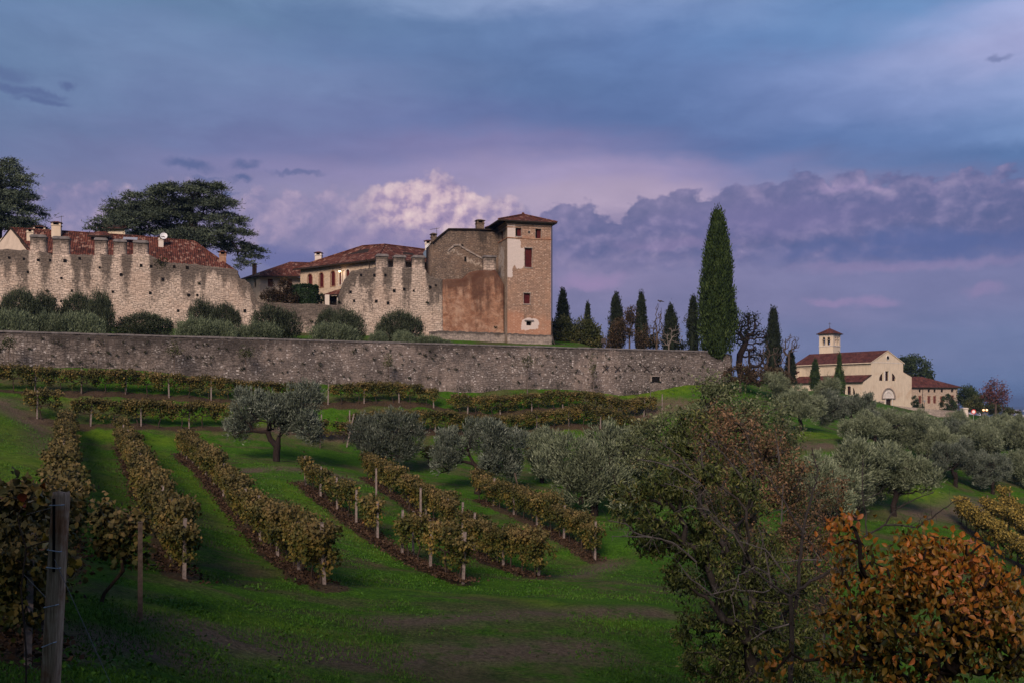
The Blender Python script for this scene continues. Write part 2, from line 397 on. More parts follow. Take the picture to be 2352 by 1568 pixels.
def leafmat(name, stops, rough=.6, spec=.15, clump=1.2, clump_amt=.35, zstops=None, trans=.0):
    """leaf colour picked per leaf; slow drift of hue through the plant"""
    m, t, b = newmat(name, rough, spec)
    ge = t.n('ShaderNodeNewGeometry'); tc = t.n('ShaderNodeTexCoord'); oi = t.n('ShaderNodeObjectInfo')
    v = t.vm('ADD', tc.outputs['Object'], t.xyz(t.m('MULTIPLY', oi.outputs['Random'], 37), 0, 0))
    n = t.noise(v, clump, 3, .6)
    f = t.m('ADD', t.m('MULTIPLY', ge.outputs['Random Per Island'], 1 - clump_amt), t.m('MULTIPLY', t.sm(n, .3, .7), clump_amt))
    c = t.ramp(f, stops)
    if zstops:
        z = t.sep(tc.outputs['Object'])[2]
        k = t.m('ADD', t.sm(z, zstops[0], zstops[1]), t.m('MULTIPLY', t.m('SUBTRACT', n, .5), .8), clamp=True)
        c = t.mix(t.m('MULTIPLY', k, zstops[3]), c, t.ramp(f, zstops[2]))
    c = t.mix(1, c, t.ramp(oi.outputs['Random'], [(0, (.82, .82, .82, 1)), (1, (1.12, 1.12, 1.12, 1))]), 'MULTIPLY')
    t.L.new(c, b.inputs['Base Color'])
    if trans:
        tr = t.n('ShaderNodeBsdfTranslucent'); t.L.new(c, tr.inputs[0])
        mx = t.n('ShaderNodeMixShader'); mx.inputs[0].default_value = trans
        t.L.new(b.outputs[0], mx.inputs[1]); t.L.new(tr.outputs[0], mx.inputs[2])
        t.L.new(mx.outputs[0], t.N['Material Output'].inputs[0])
    return m
def bark(name, col, scale=8):
    m, t, b = newmat(name, .9, .1)
    tc = t.n('ShaderNodeTexCoord')
    v = t.vm('MULTIPLY', tc.outputs['Object'], (1, 1, .25))
    n = t.noise(v, scale, 6, .65)
    t.L.new(t.ramp(n, [(.3, tuple(x * .5 for x in col)), (.7, tuple(min(1, x * 1.4) for x in col))]), b.inputs['Base Color'])
    bump(t, b, n, .6, .03)
    return m
def masonry(name, c1, c2, mortar, bw, bh, ms, warp=.05, patch=None, patch_k=.6, stain_col=(.036, .031, .027), stain_amt=.0, fleck=None, pscale=.35, holes=False, plaster=None, patch2=None):
    m, t, b = newmat(name, .92, .1)
    uvn = t.n('ShaderNodeUVMap'); uvn.uv_map = 'UVMap'; uv = uvn.outputs[0]
    wv = t.vm('SUBTRACT', t.noise(uv, 1.3, 3, .6, out=1), (.5, .5, .5))
    wv2 = t.vm('SUBTRACT', t.noise(uv, 5, 2, .6, out=1), (.5, .5, .5))
    uvw = t.vm('ADD', uv, t.vm('ADD', t.scale(wv, warp * 3), t.scale(wv2, warp)))
    br = t.n('ShaderNodeTexBrick'); t.L.new(uvw, br.inputs['Vector'])
    br.inputs['Scale'].default_value = 1; br.inputs['Brick Width'].default_value = bw; br.inputs['Row Height'].default_value = bh
    br.inputs['Mortar Size'].default_value = ms; br.inputs['Mortar Smooth'].default_value = .6; br.inputs['Bias'].default_value = 0
    br.inputs['Color1'].default_value = (*c1, 1); br.inputs['Color2'].default_value = (*c2, 1); br.inputs['Mortar'].default_value = (*mortar, 1)
    c = br.outputs[0]
    g = t.noise(uv, 3.2, 8, .7)
    c = t.mix(1, c, t.ramp(g, [(.25, (.5, .48, .46, 1)), (.5, (1, 1, 1, 1)), (.72, (1.32, 1.28, 1.22, 1))]), 'MULTIPLY')
    if patch:
        pn = t.noise(uv, pscale, 6, .65, .6)
        c = t.mix(t.m('MULTIPLY', t.sm(pn, .47, .62), patch_k), c, t.mix(.35, (*patch, 1), c))
    if patch2:
        p2 = t.noise(uv, patch2[2], 7, .68, .8)
        c = t.mix(t.m('MULTIPLY', t.sm(p2, .46, .62), patch2[1]), c, t.mix(.3, (*patch2[0], 1), c))
    if fleck:
        vo = t.n('ShaderNodeTexVoronoi'); t.L.new(t.vm('MULTIPLY', uvw, (3.4, 6.5, 1)), vo.inputs['Vector']); vo.inputs['Scale'].default_value = 1
        rs = t.sep(vo.outputs['Color'])
        c = t.mix(t.m('MULTIPLY', t.m('MULTIPLY', t.m('GREATER_THAN', rs[0], .80), .75), t.sm(vo.outputs['Distance'], .55, .2)), c, (*fleck, 1))
    aw_ = t.n('ShaderNodeAttribute', attribute_name='warm')
    c = t.mix(t.m('MULTIPLY', t.sm(t.m('ADD', aw_.outputs['Fac'], t.m('MULTIPLY', t.m('SUBTRACT', t.noise(uv, .9, 6, .7), .5), .9)), .3, .7), .75), c, t.mix(.3, (.44, .20, .115, 1), c))
    at = t.n('ShaderNodeAttribute', attribute_name='stain')
    sn = t.noise(t.vm('MULTIPLY', uv, (1.6, .22, 1)), 1.3, 5, .6)
    sn2 = t.noise(uv, 1.1, 6, .65)
    sk = t.sm(t.m('ADD', at.outputs['Fac'], t.m('ADD', t.m('MULTIPLY', t.m('SUBTRACT', sn, .5), .8), t.m('MULTIPLY', t.m('SUBTRACT', sn2, .5), .7))), .14, .52)
    c = t.mix(t.m('MULTIPLY', sk, .94), c, t.mix(.17, (*stain_col, 1), c))
    if plaster:
        ap = t.n('ShaderNodeAttribute', attribute_name='plaster')
        pk = t.sm(t.m('ADD', ap.outputs['Fac'], t.m('MULTIPLY', t.m('SUBTRACT', t.noise(uv, 1.3, 7, .72), .5), 1.7)), .42, .52)
        c = t.mix(t.m('MULTIPLY', pk, .92), c, t.mix(.12, (*plaster, 1), c))
    t.L.new(c, b.inputs['Base Color'])
    h = t.m('ADD', t.m('MULTIPLY', br.outputs['Fac'], -.6), t.m('MULTIPLY', g, .8))
    bump(t, b, h, .7, .06)
    return m
def tiles(name, c1, c2, c3, lichen):
    m, t, b = newmat(name, .9, .1)
    uvn = t.n('ShaderNodeUVMap'); uvn.uv_map = 'UVMap'; uv = uvn.outputs[0]
    uvw = t.vm('ADD', uv, t.scale(t.vm('SUBTRACT', t.noise(uv, 2.5, 2, .5, out=1), (.5, .5, .5)), .08))
    br = t.n('ShaderNodeTexBrick', offset=.0); t.L.new(uvw, br.inputs['Vector'])
    br.inputs['Scale'].default_value = 1; br.inputs['Brick Width'].default_value = .26; br.inputs['Row Height'].default_value = .42
    br.inputs['Mortar Size'].default_value = .028; br.inputs['Mortar Smooth'].default_value = .8; br.inputs['Bias'].default_value = -.1
    br.inputs['Color1'].default_value = (*c1, 1); br.inputs['Color2'].default_value = (*c2, 1); br.inputs['Mortar'].default_value = (.02, .012, .01, 1)
    vo = t.n('ShaderNodeTexVoronoi'); t.L.new(t.vm('MULTIPLY', uvw, (3.6, 2.2, 1)), vo.inputs['Vector']); vo.inputs['Scale'].default_value = 1
    rs = t.sep(vo.outputs['Color'])
    c = t.mix(t.m('MULTIPLY', t.m('GREATER_THAN', rs[1], .86), .8), br.outputs[0], (*lichen, 1))
    c = t.mix(t.m('MULTIPLY', t.m('LESS_THAN', rs[1], .22), .75), c, (*c3, 1))
    g = t.noise(uv, .5, 5, .6)
    c = t.mix(t.sm(g, .45, .7), c, t.mix(1, c, (.62, .6, .6, 1), 'MULTIPLY'))
    t.L.new(c, b.inputs['Base Color'])
    wv = t.n('ShaderNodeTexWave', bands_direction='X'); t.L.new(uvw, wv.inputs['Vector']); wv.inputs['Scale'].default_value = 2 * math.pi / .26 / 20 * 1.0
    bump(t, b, t.m('ADD', wv.outputs['Fac'], t.m('MULTIPLY', rs[0], .4)), .8, .08)
    return m
def plaster(name, col, dirt=(.2, .17, .13), amt=.5, sc=.35):
    m, t, b = newmat(name, .9, .1)
    tc = t.n('ShaderNodeTexCoord'); o = tc.outputs['Object']
    n = t.noise(o, sc, 6, .65, .5); n2 = t.noise(t.vm('MULTIPLY', o, (1, 1, .3)), 1.6, 5, .6)
    c = t.ramp(n2, [(.3, tuple(x * .85 for x in col)), (.7, tuple(min(1, x * 1.08) for x in col))])
    c = t.mix(t.m('MULTIPLY', t.sm(n, .5, .68), amt), c, (*dirt, 1))
    t.L.new(c, b.inputs['Base Color']); bump(t, b, t.noise(o, 9, 5, .6), .25, .03)
    return m

M = {}
M['stone'] = masonry('limestone_blocks', (.55, .445, .36), (.385, .31, .25), (.125, .10, .083), .52, .26, .026, .06, (.38, .26, .19), .45, holes=True)
M['merlon'] = masonry('merlon_stone', (.48, .38, .31), (.34, .27, .22), (.11, .088, .075), .62, .30, .03, .06, (.15, .12, .10), .7)
M['brick'] = masonry('old_red_brick', (.36, .18, .105), (.26, .125, .075), (.31, .21, .15), .34, .11, .02, .03, (.50, .345, .245), .75, stain_col=(.075, .036, .025), patch2=((.15, .055, .030), .85, .85), pscale=.7)
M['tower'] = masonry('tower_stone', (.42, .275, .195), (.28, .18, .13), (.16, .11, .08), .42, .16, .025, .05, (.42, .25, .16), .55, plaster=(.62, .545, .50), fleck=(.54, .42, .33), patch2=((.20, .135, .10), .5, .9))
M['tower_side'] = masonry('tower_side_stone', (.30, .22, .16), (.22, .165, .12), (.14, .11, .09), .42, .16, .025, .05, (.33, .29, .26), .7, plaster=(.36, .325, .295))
M['plinth'] = masonry('plinth_stone', (.30, .25, .215), (.22, .185, .16), (.13, .11, .095), .75, .33, .03, .08, (.37, .31, .26), .6)
M['hall'] = masonry('ruined_hall_stone', (.21, .155, .115), (.13, .098, .076), (.075, .058, .048), .4, .2, .03, .09, (.20, .13, .09), .6, fleck=(.30, .24, .19), plaster=(.36, .30, .24))
M['rubble'] = masonry('rubble_retaining_wall', (.22, .187, .165), (.14, .118, .105), (.085, .07, .06), .42, .22, .04, .14, (.34, .265, .22), .75, fleck=(.58, .53, .49), pscale=.14, patch2=((.080, .068, .062), .75, .22))
M['villa'] = masonry('villa_stone', (.50, .39, .28), (.43, .33, .24), (.38, .29, .21), .45, .2, .02, .06, (.54, .44, .34), .7)
M['farm'] = masonry('farmhouse_stone', (.42, .335, .26), (.33, .26, .205), (.30, .235, .185), .45, .2, .02, .06, (.44, .36, .28), .5)
M['coping'] = flat('grey_coping', (.15, .135, .13), .9, .1, .4, 2)
M['tiles'] = tiles('terracotta_tiles', (.155, .052, .035), (.105, .037, .026), (.038, .018, .015), (.26, .15, .11))
M['tiles2'] = tiles('church_tiles', (.14, .045, .034), (.095, .033, .026), (.04, .018, .016), (.15, .062, .045))
M['cream'] = plaster('cream_render', (.59, .49, .365), (.46, .33, .22), .7, .22)
M['creamside'] = plaster('cream_render_stained', (.58, .48, .345), (.24, .195, .14), .85, .16)
M['white'] = plaster('off_white_render', (.56, .49, .42), (.36, .30, .25), .4)
M['housewall'] = plaster('buff_render', (.44, .36, .285), (.30, .24, .19), .4)
M['whitestone'] = plaster('pale_stone', (.6, .55, .49), (.4, .36, .31), .4)
M['red'] = flat('dark_red_paint', (.060, .006, .007), .7, .2, .3, 3)
M['redlow'] = flat('faded_red_paint', (.10, .03, .026), .8, .15, .3, 3)
M['dark'] = flat('dark_void', (.010, .009, .009), .9, .05, .2)
M['glass'] = flat('dark_glass', (.02, .022, .028), .25, .5, .2)
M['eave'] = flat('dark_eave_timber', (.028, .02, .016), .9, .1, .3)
M['metal'] = flat('dull_metal', (.10, .095, .09), .6, .4, .2, 6, .4)
M['iron'] = flat('rusted_iron', (.05, .038, .033), .8, .3, .3, 6)
M['lightmetal'] = flat('galvanised_metal', (.42, .42, .44), .5, .5, .2, 6, .5)
M['dish'] = flat('white_dish', (.6, .6, .6), .5, .4, .08)
M['dishgrey'] = flat('grey_dish', (.10, .14, .2), .5, .4, .1)
M['post'] = flat('pale_weathered_post', (.21, .17, .15), .9, .1, .4, 9)
M['postdark'] = flat('dark_weathered_post', (.10, .075, .058), .9, .1, .4, 9)
M['vinebark'] = bark('vine_bark', (.05, .036, .028), 22)
M['bark'] = bark('grey_brown_bark', (.075, .055, .042), 9)
M['palebark'] = bark('pale_twigs', (.16, .135, .12), 9)
M['greybark'] = bark('grey_branch_bark', (.055, .047, .043), 14)
M['darkbark'] = bark('black_bark', (.022, .016, .014), 14)

G_OLV = [(0, (.045, .055, .030, 1)), (.5, (.085, .10, .062, 1)), (.85, (.15, .165, .115, 1)), (1, (.21, .22, .17, 1))]
M['olive'] = leafmat('olive_leaves', [(0, (0.0328, 0.0421, 0.0263, 1)), (.5, (0.0889, 0.1105, 0.0796, 1)), (.85, (0.1778, 0.2012, 0.1544, 1)), (1, (0.2527, 0.2714, 0.2200, 1))], .55, .2)
M['olive2'] = leafmat('olive_leaves_green', [(0, (0.0582, 0.0741, 0.0381, 1)), (.5, (0.1323, 0.1587, 0.0931, 1)), (.85, (0.2222, 0.2539, 0.1587, 1)), (1, (0.3068, 0.3280, 0.2328, 1))], .55, .2)
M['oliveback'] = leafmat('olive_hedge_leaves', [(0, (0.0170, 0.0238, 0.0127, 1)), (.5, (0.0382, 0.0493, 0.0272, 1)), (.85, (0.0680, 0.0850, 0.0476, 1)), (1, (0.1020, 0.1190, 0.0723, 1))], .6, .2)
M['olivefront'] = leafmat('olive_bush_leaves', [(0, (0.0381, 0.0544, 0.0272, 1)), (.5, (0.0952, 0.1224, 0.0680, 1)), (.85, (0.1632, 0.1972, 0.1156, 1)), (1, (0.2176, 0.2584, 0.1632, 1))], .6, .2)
M['cypress'] = leafmat('cypress_needles', [(0, (0.0125, 0.0225, 0.0075, 1)), (.5, (0.0275, 0.0475, 0.0137, 1)), (.85, (0.0562, 0.0850, 0.0250, 1)), (1, (0.0938, 0.1250, 0.0375, 1))], .7, .1, 1.0, .5)
M['cypressdark'] = leafmat('dark_cypress_needles', [(0, (.009, .013, .009, 1)), (.6, (.018, .026, .015, 1)), (1, (.04, .05, .026, 1))], .7, .1)
M['cedar'] = leafmat('cedar_needles', [(0, (0.0261, 0.0377, 0.0290, 1)), (.5, (0.0725, 0.0957, 0.0653, 1)), (.85, (0.1450, 0.1812, 0.1160, 1)), (1, (0.2320, 0.2682, 0.1885, 1))], .7, .1, .6, .5)
V_ST = [(0, (.012, .018, .004, 1)), (.28, (.036, .048, .009, 1)), (.5, (.072, .070, .014, 1)), (.7, (.115, .088, .019, 1)), (.88, (.18, .125, .026, 1)), (1, (.20, .085, .026, 1))]
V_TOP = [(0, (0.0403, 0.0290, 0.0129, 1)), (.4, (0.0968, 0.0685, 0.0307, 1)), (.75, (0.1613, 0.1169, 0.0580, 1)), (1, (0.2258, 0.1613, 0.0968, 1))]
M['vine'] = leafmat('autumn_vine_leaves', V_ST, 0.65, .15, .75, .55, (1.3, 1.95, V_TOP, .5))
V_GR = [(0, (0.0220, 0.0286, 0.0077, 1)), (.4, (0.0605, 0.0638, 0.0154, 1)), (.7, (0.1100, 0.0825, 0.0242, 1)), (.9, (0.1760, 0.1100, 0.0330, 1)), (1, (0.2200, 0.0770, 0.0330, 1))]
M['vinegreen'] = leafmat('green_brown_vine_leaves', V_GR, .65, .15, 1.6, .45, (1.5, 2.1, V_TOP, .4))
V_YE = [(0, (0.0522, 0.0470, 0.0125, 1)), (.4, (0.1253, 0.0992, 0.0229, 1)), (.75, (0.2506, 0.1775, 0.0365, 1)), (1, (0.3550, 0.2401, 0.0626, 1))]
M['vineyellow'] = leafmat('yellow_vine_leaves', V_YE, .65, .15, 1.6, .4)
M['bush'] = leafmat('dark_bush_leaves', [(0, (0.0168, 0.0252, 0.0084, 1)), (.5, (0.0490, 0.0588, 0.0196, 1)), (.85, (0.1050, 0.1050, 0.0350, 1)), (1, (0.1680, 0.1260, 0.0420, 1))], .6, .2, .5, .55)
M['greenbush'] = leafmat('green_tree_leaves', [(0, (.010, .018, .007, 1)), (.5, (.024, .040, .014, 1)), (1, (.06, .085, .03, 1))], .6, .2, .6, .5)
M['hedge'] = leafmat('clipped_hedge_leaves', [(0, (.006, .014, .005, 1)), (.6, (.014, .032, .010, 1)), (1, (.03, .055, .018, 1))], .6, .2)
M['bronze'] = leafmat('bronze_needles', [(0, (.014, .013, .008, 1)), (.5, (.035, .026, .014, 1)), (1, (.08, .045, .025, 1))], .7, .1)
M['russet'] = leafmat('russet_leaves', [(0, (.016, .013, .008, 1)), (.5, (.048, .033, .018, 1)), (.85, (.09, .058, .030, 1)), (1, (.15, .10, .06, 1))], .6, .2)
M['purple'] = leafmat('purple_red_leaves', [(0, (.03, .014, .014, 1)), (.6, (.09, .034, .032, 1)), (1, (.17, .07, .06, 1))], .6, .2)
M['cherry'] = leafmat('cherry_leaves', [(0, (0.0270, 0.0390, 0.0120, 1)), (.35, (0.0675, 0.0900, 0.0225, 1)), (.7, (0.1380, 0.1650, 0.0390, 1)), (.88, (0.2400, 0.2325, 0.0660, 1)), (.96, (0.3000, 0.1725, 0.0750, 1)), (1, (0.4200, 0.1950, 0.0825, 1))], .5, .3, .9, .4, trans=.2)
M['oak'] = leafmat('brown_oak_leaves', [(0, (0.0275, 0.0275, 0.0125, 1)), (.3, (0.0688, 0.0625, 0.0250, 1)), (.5, (0.1063, 0.0625, 0.0325, 1)), (.8, (0.1875, 0.1100, 0.0562, 1)), (1, (0.3000, 0.1875, 0.1125, 1))], .6, .2, .8, .4, trans=.15)
M['elm'] = leafmat('dull_green_leaves', [(0, (0.0351, 0.0486, 0.0216, 1)), (.5, (0.0837, 0.1013, 0.0459, 1)), (.85, (0.1553, 0.1728, 0.0810, 1)), (1, (0.1890, 0.1350, 0.0675, 1))], .55, .25, .8, .4, trans=.15)
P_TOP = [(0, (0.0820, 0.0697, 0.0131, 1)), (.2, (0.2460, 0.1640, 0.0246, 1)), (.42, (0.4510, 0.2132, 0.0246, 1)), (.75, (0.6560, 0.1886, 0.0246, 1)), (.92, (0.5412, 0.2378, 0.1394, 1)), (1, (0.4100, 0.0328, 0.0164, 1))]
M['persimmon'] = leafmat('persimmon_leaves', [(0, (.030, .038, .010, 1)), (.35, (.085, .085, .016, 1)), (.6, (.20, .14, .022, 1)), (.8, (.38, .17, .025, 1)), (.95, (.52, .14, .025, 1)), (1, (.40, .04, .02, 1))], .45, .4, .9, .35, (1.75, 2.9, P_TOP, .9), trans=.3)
M['redvine'] = leafmat('red_vine_leaves', [(0, (.05, .05, .012, 1)), (.4, (.16, .13, .02, 1)), (.7, (.30, .22, .03, 1)), (.85, (.30, .09, .03, 1)), (1, (.22, .03, .02, 1))], .5, .3)
M['weed'] = leafmat('wall_weeds', [(0, (.010, .014, .006, 1)), (.6, (.022, .03, .012, 1)), (1, (.05, .06, .022, 1))], .7, .1)
M['grass'] = leafmat('grass_blades', [(0, (.016, .048, .003, 1)), (.5, (.036, .105, .006, 1)), (.85, (.065, .155, .012, 1)), (.95, (.13, .15, .04, 1)), (1, (.2, .18, .08, 1))], .6, .2, .12, .5)
M['litter'] = leafmat('fallen_leaves', [(0, (0.0175, 0.0105, 0.0070, 1)), (.5, (0.0455, 0.0266, 0.0154, 1)), (.85, (0.0910, 0.0560, 0.0350, 1)), (1, (0.1400, 0.0980, 0.0630, 1))], .8, .1)
# ------------------------------------------------------------------ terrain
CTRL = [  # column, row and distance of ground points
 (270,1395,21),(428,1350,27),(748,1363,30),(1067,1340,39),(1240,1330,42),(1369,1292,50),(1101,1155,68),(690,1117,62),(840,1100,72),
 (416,1045,75),(280,1010,76),(150,1000,75),(317,980,79.5),(120,965,76),(540,985,84),(800,1000,89),(1150,1004,98),(1480,1010,106),
 (48,900,79.5),(317,908,85.5),(900,925,97),(1350,942,106),(1520,940,112),(0,842,85),(317,855,90),(600,862,97),(900,869,103),(1130,880,108.5),(1350,887,113.5),(1600,880,119),
 (632,1058,74),(870,1079,80),(1084,1133,74),(1356,1189,66),(1219,1114,78),(1176,1568,22),(500,1568,17.5),(1600,1500,25),(1550,1400,33),(1450,1250,52),
 (1844,987,98),(1938,1000,101),(2100,1105,86),(2210,1203,76),(2194,1119,92),(2352,1310,62),(2265,1192,80),(2296,1168,84),(2600,1350,60),
 (0,1100,45),(0,965,70),(-150,1000,60),(-200,880,80),(2200,1568,30),(1900,1568,25),(1900,1300,50),(2010,1012,112),(2068,1047,95),(2130,1058,104),(2190,1042,116),(2245,1048,110),(2300,1032,120),(2205,1012,138),(2400,1090,104),(60,1440,17),
 (1700,872,128),(1760,880,140),(2050,968,200),(2130,978,200),(2200,990,195),(1960,960,195),(1840,932,225),(2040,936,228),(2200,942,232),(2330,965,220),(2352,1030,140),(2500,1060,140)]
pts = [P(*c) for c in CTRL] + [Vector(p) for p in ((0,0,-2.4),(-3.3,7,-2.6),(6,5,-3.4),(14,6,-4.6),(-14,4,-1.6),(-40,10,0),(30,6,-8),(60,20,-13),(-70,50,1),(-90,90,5),
       (-60,120,3),(-20,140,2.4),(30,160,2),(60,180,1),(100,250,-3),(150,240,-14),(160,120,-20),(110,60,-16),(120,320,-10),(40,320,-2),(-60,320,2),(-140,200,4),(-140,0,4),(0,-30,-2.4),(60,-30,-8),(-60,-30,1))]
cp = np.array([[p.x, p.y, p.z] for p in pts])
def _tps(d2): return np.where(d2 > 1e-9, d2 * np.log(d2 + 1e-12) * .5, 0)
_n = len(cp)
_A = np.zeros((_n + 3, _n + 3))
_d2 = ((cp[:, None, :2] - cp[None, :, :2]) ** 2).sum(2) / 400.0
_A[:_n, :_n] = _tps(_d2) + np.eye(_n) * .004
_A[:_n, _n:] = np.c_[np.ones(_n), cp[:, :2] / 20]; _A[_n:, :_n] = _A[:_n, _n:].T
_w = np.linalg.solve(_A, np.r_[cp[:, 2], 0, 0, 0])
RX0, RY0 = X(0, 85), 85.0                       # line of the retaining wall
RW = Plane(RX0, RY0, math.degrees(math.atan2(35, X(1640, 120) - RX0)))
RTOP = 5.87
def zt(x, y):
    x = np.asarray(x, float); y = np.asarray(y, float); sh = np.broadcast(x, y).shape
    xf = np.broadcast_to(x, sh).ravel(); yf = np.broadcast_to(y, sh).ravel()
    out = np.empty(len(xf))
    for i in range(0, len(xf), 20000):
        a, b = xf[i:i + 20000], yf[i:i + 20000]
        d2 = ((a[:, None] - cp[None, :, 0]) ** 2 + (b[:, None] - cp[None, :, 1]) ** 2) / 400.0
        out[i:i + 20000] = _tps(d2) @ _w[:_n] + _w[_n] + _w[_n + 1] * a / 20 + _w[_n + 2] * b / 20
    q = np.clip((-1.5 - yf) / 7, 0, 1)
    out += q * 16.5 * (1 - .5 * np.clip((xf + 1.5) / 3, 0, 1))                                # unseen steep bank added behind the camera to shade the foreground
    f = np.clip((np.hypot(xf, yf - 60) - 300) / 250, 0, 1)
    out = out * (1 - f) + (-70) * f
    return out.reshape(sh)
def zg(x, y): return float(zt(np.array([x]), np.array([y]))[0])
def terr_w(x, y): return -(x - RX0) * RW.s + (y - RY0) * RW.c       # distance behind the retaining wall
def z2(x, y):
    """castle terrace behind the wall"""
    x = np.asarray(x, float); y = np.asarray(y, float)
    w = terr_w(x, y); k = 1 - np.clip((x - 9) / 8, 0, 1)
    return 5.25 + np.clip(w, 0, 21) * .135 * k

# vine rows: near end, far end as ground points; used for the bare soil strips too
def G(u, Y):
    x = X(u, Y); return (x, Y)
ROWS = {
 'row1': [(-3.28, 7), (-6.9, 14.2), (-8.45, 17), (-12.2, 27), (-33.6, 75)],
 'row2': [G(424, 27), G(280, 76)],
 'row3': [G(748, 30.5), G(416, 75)],
 'row4': [G(1067, 39), G(690, 63)],
 'row5': [G(1240, 42), G(842, 72)],
 'row6': [G(1369, 50), G(1101, 69)],
 'rowA': [G(-40, 78.2), G(48, 79.5), G(317, 85.5), G(900, 97), G(1350, 106), G(1500, 111)],
 'rowB': [G(80, 75.3), G(317, 79.5), G(540, 84), G(800, 89), G(1150, 98), G(1480, 106)],
 'rowR1': [G(2480, 46), G(2352, 62), G(2204, 76)],
 'rowR2': [G(2470, 62), G(2352, 72.5), G(2265, 80)],
 'rowR3': [G(2480, 68), G(2352, 77.5), G(2296, 84)],
}
def along(pts, step, start=0.0):
    out = []; acc = start
    for i in range(len(pts) - 1):
        a, b = np.array(pts[i]), np.array(pts[i + 1]); L = np.linalg.norm(b - a); d = (b - a) / L
        while acc < L:
            out.append((*(a + d * acc), math.atan2(d[1], d[0]))); acc += step
        acc -= L
    return out
def seg_dist(x, y, pts):
    best = np.full(np.shape(x), 1e9)
    for i in range(len(pts) - 1):
        ax, ay = pts[i]; bx, by = pts[i + 1]; dx, dy = bx - ax, by - ay
        t = np.clip(((x - ax) * dx + (y - ay) * dy) / (dx * dx + dy * dy), 0, 1)
        best = np.minimum(best, np.hypot(x - ax - t * dx, y - ay - t * dy))
    return best
rg = np.random.default_rng(5)
def vnoise(x, y, s, seed=0):
    """cheap value noise for geometry"""
    r = np.random.default_rng(seed); T = r.random((64, 64))
    a, b = x / s, y / s; i, j = np.floor(a).astype(int), np.floor(b).astype(int); f, g = a - i, b - j
    f = f * f * (3 - 2 * f); g = g * g * (3 - 2 * g)
    q = lambda p, o: T[p % 64, o % 64]
    return (q(i, j) * (1 - f) + q(i + 1, j) * f) * (1 - g) + (q(i, j + 1) * (1 - f) + q(i + 1, j + 1) * f) * g
def axis(lo, hi, step, out_lo, out_hi, g=1.22):
    a = list(np.arange(lo, hi + step / 2, step)); s = step
    while a[-1] < out_hi: s *= g; a.append(a[-1] + s)
    s = step
    while a[0] > out_lo: s *= g; a.insert(0, a[0] - s)
    return np.array(a)
gx = axis(-48, 56, .42, -600, 700); gy = axis(2, 122, .42, -260, 700)
GX, GY = np.meshgrid(gx, gy)
GZ = zt(GX, GY)
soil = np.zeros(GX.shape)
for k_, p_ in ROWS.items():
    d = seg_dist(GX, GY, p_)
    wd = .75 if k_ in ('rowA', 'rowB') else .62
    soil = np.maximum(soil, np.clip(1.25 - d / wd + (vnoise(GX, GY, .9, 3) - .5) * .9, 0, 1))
GZ = GZ + soil * .10 + (vnoise(GX, GY, 1.1, 8) - .5) * .12 + (vnoise(GX, GY, 4.5, 9) - .5) * .35
track = np.zeros(GX.shape)
for pl_, w_ in (([G(330, 21), G(450, 21.6), G(560, 22)], .55), ([G(480, 21), G(800, 22.5), G(1050, 23.5), G(1350, 25)], 1.3), ([G(900, 26.5), G(1250, 29), G(1500, 31)], .9), ([G(60, 16), G(260, 18.5), G(420, 19)], 1.1), ([G(520, 66), G(640, 70), G(780, 70)], 1.5), ([G(640, 86), G(800, 88)], 1.3), ([G(1280, 44), G(1400, 49)], .9), ([G(0, 76), G(110, 73), G(130, 60)], 1.8), ([G(1350, 110), G(1560, 113)], 1.8), ([G(2100, 76), G(2200, 80), G(2300, 88)], 2.2), ([G(1850, 92), G(1960, 92)], 1.6)):
    track = np.maximum(track, np.clip(1.3 - seg_dist(GX, GY, pl_) / w_, 0, 1))
ny_, nx_ = GX.shape
idx = np.arange(nx_ * ny_).reshape(ny_, nx_)
me = mesh_np('hillside', np.stack([GX.ravel(), GY.ravel(), GZ.ravel()], 1), np.stack([idx[:-1, :-1].ravel(), idx[:-1, 1:].ravel(), idx[1:, 1:].ravel(), idx[1:, :-1].ravel()], 1), True)
lush = np.zeros(GX.shape)
for pl_, w_, k_ in (([G(310, 21.8), G(650, 24.3), G(1176, 23)], .8, .7), ([G(780, 34), G(850, 33), G(1176, 32), G(1450, 28.5)], .9, .7), ([G(120, 76), G(350, 77), G(440, 79)], 1.5, .9), ([G(20, 72), G(40, 60), G(20, 46)], 3.2, .75), ([G(0, 80), G(300, 82), G(760, 90)], 1.0, .7), ([G(900, 94), G(1300, 101)], 1.2, .7),
                    ([G(1400, 113), G(1600, 118)], 1.6, .8), ([G(1850, 97), G(1990, 97)], 2.2, 1.0), ([G(2060, 82), G(2160, 84)], 3.0, 1.0), ([G(360, 74), G(560, 45), G(720, 33)], 1.2, .75), ([G(200, 70), G(250, 40), G(330, 30)], 1.3, .65), ([G(640, 62), G(900, 45)], 1.2, .65)):
    lush = np.maximum(lush, np.clip(1.2 - seg_dist(GX, GY, pl_) / w_, 0, 1) * k_)
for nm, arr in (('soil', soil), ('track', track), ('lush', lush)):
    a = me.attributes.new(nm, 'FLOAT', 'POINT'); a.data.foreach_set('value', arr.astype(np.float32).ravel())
m, t, b = newmat('hillside_grass', .9, .08)
tc = t.n('ShaderNodeTexCoord'); o_ = tc.outputs['Object']
n1 = t.noise(o_, .16, 5, .6, .3); n2 = t.noise(o_, 1.3, 6, .65); n3 = t.noise(o_, 9, 5, .7)
n4 = t.noise(t.vm('MULTIPLY', o_, (.55, 1.1, 1)), .36, 5, .62, .5)
c = t.ramp(n3, [(.28, (.012, .034, .002, 1)), (.5, (.042, .112, .006, 1)), (.72, (.090, .195, .014, 1))])
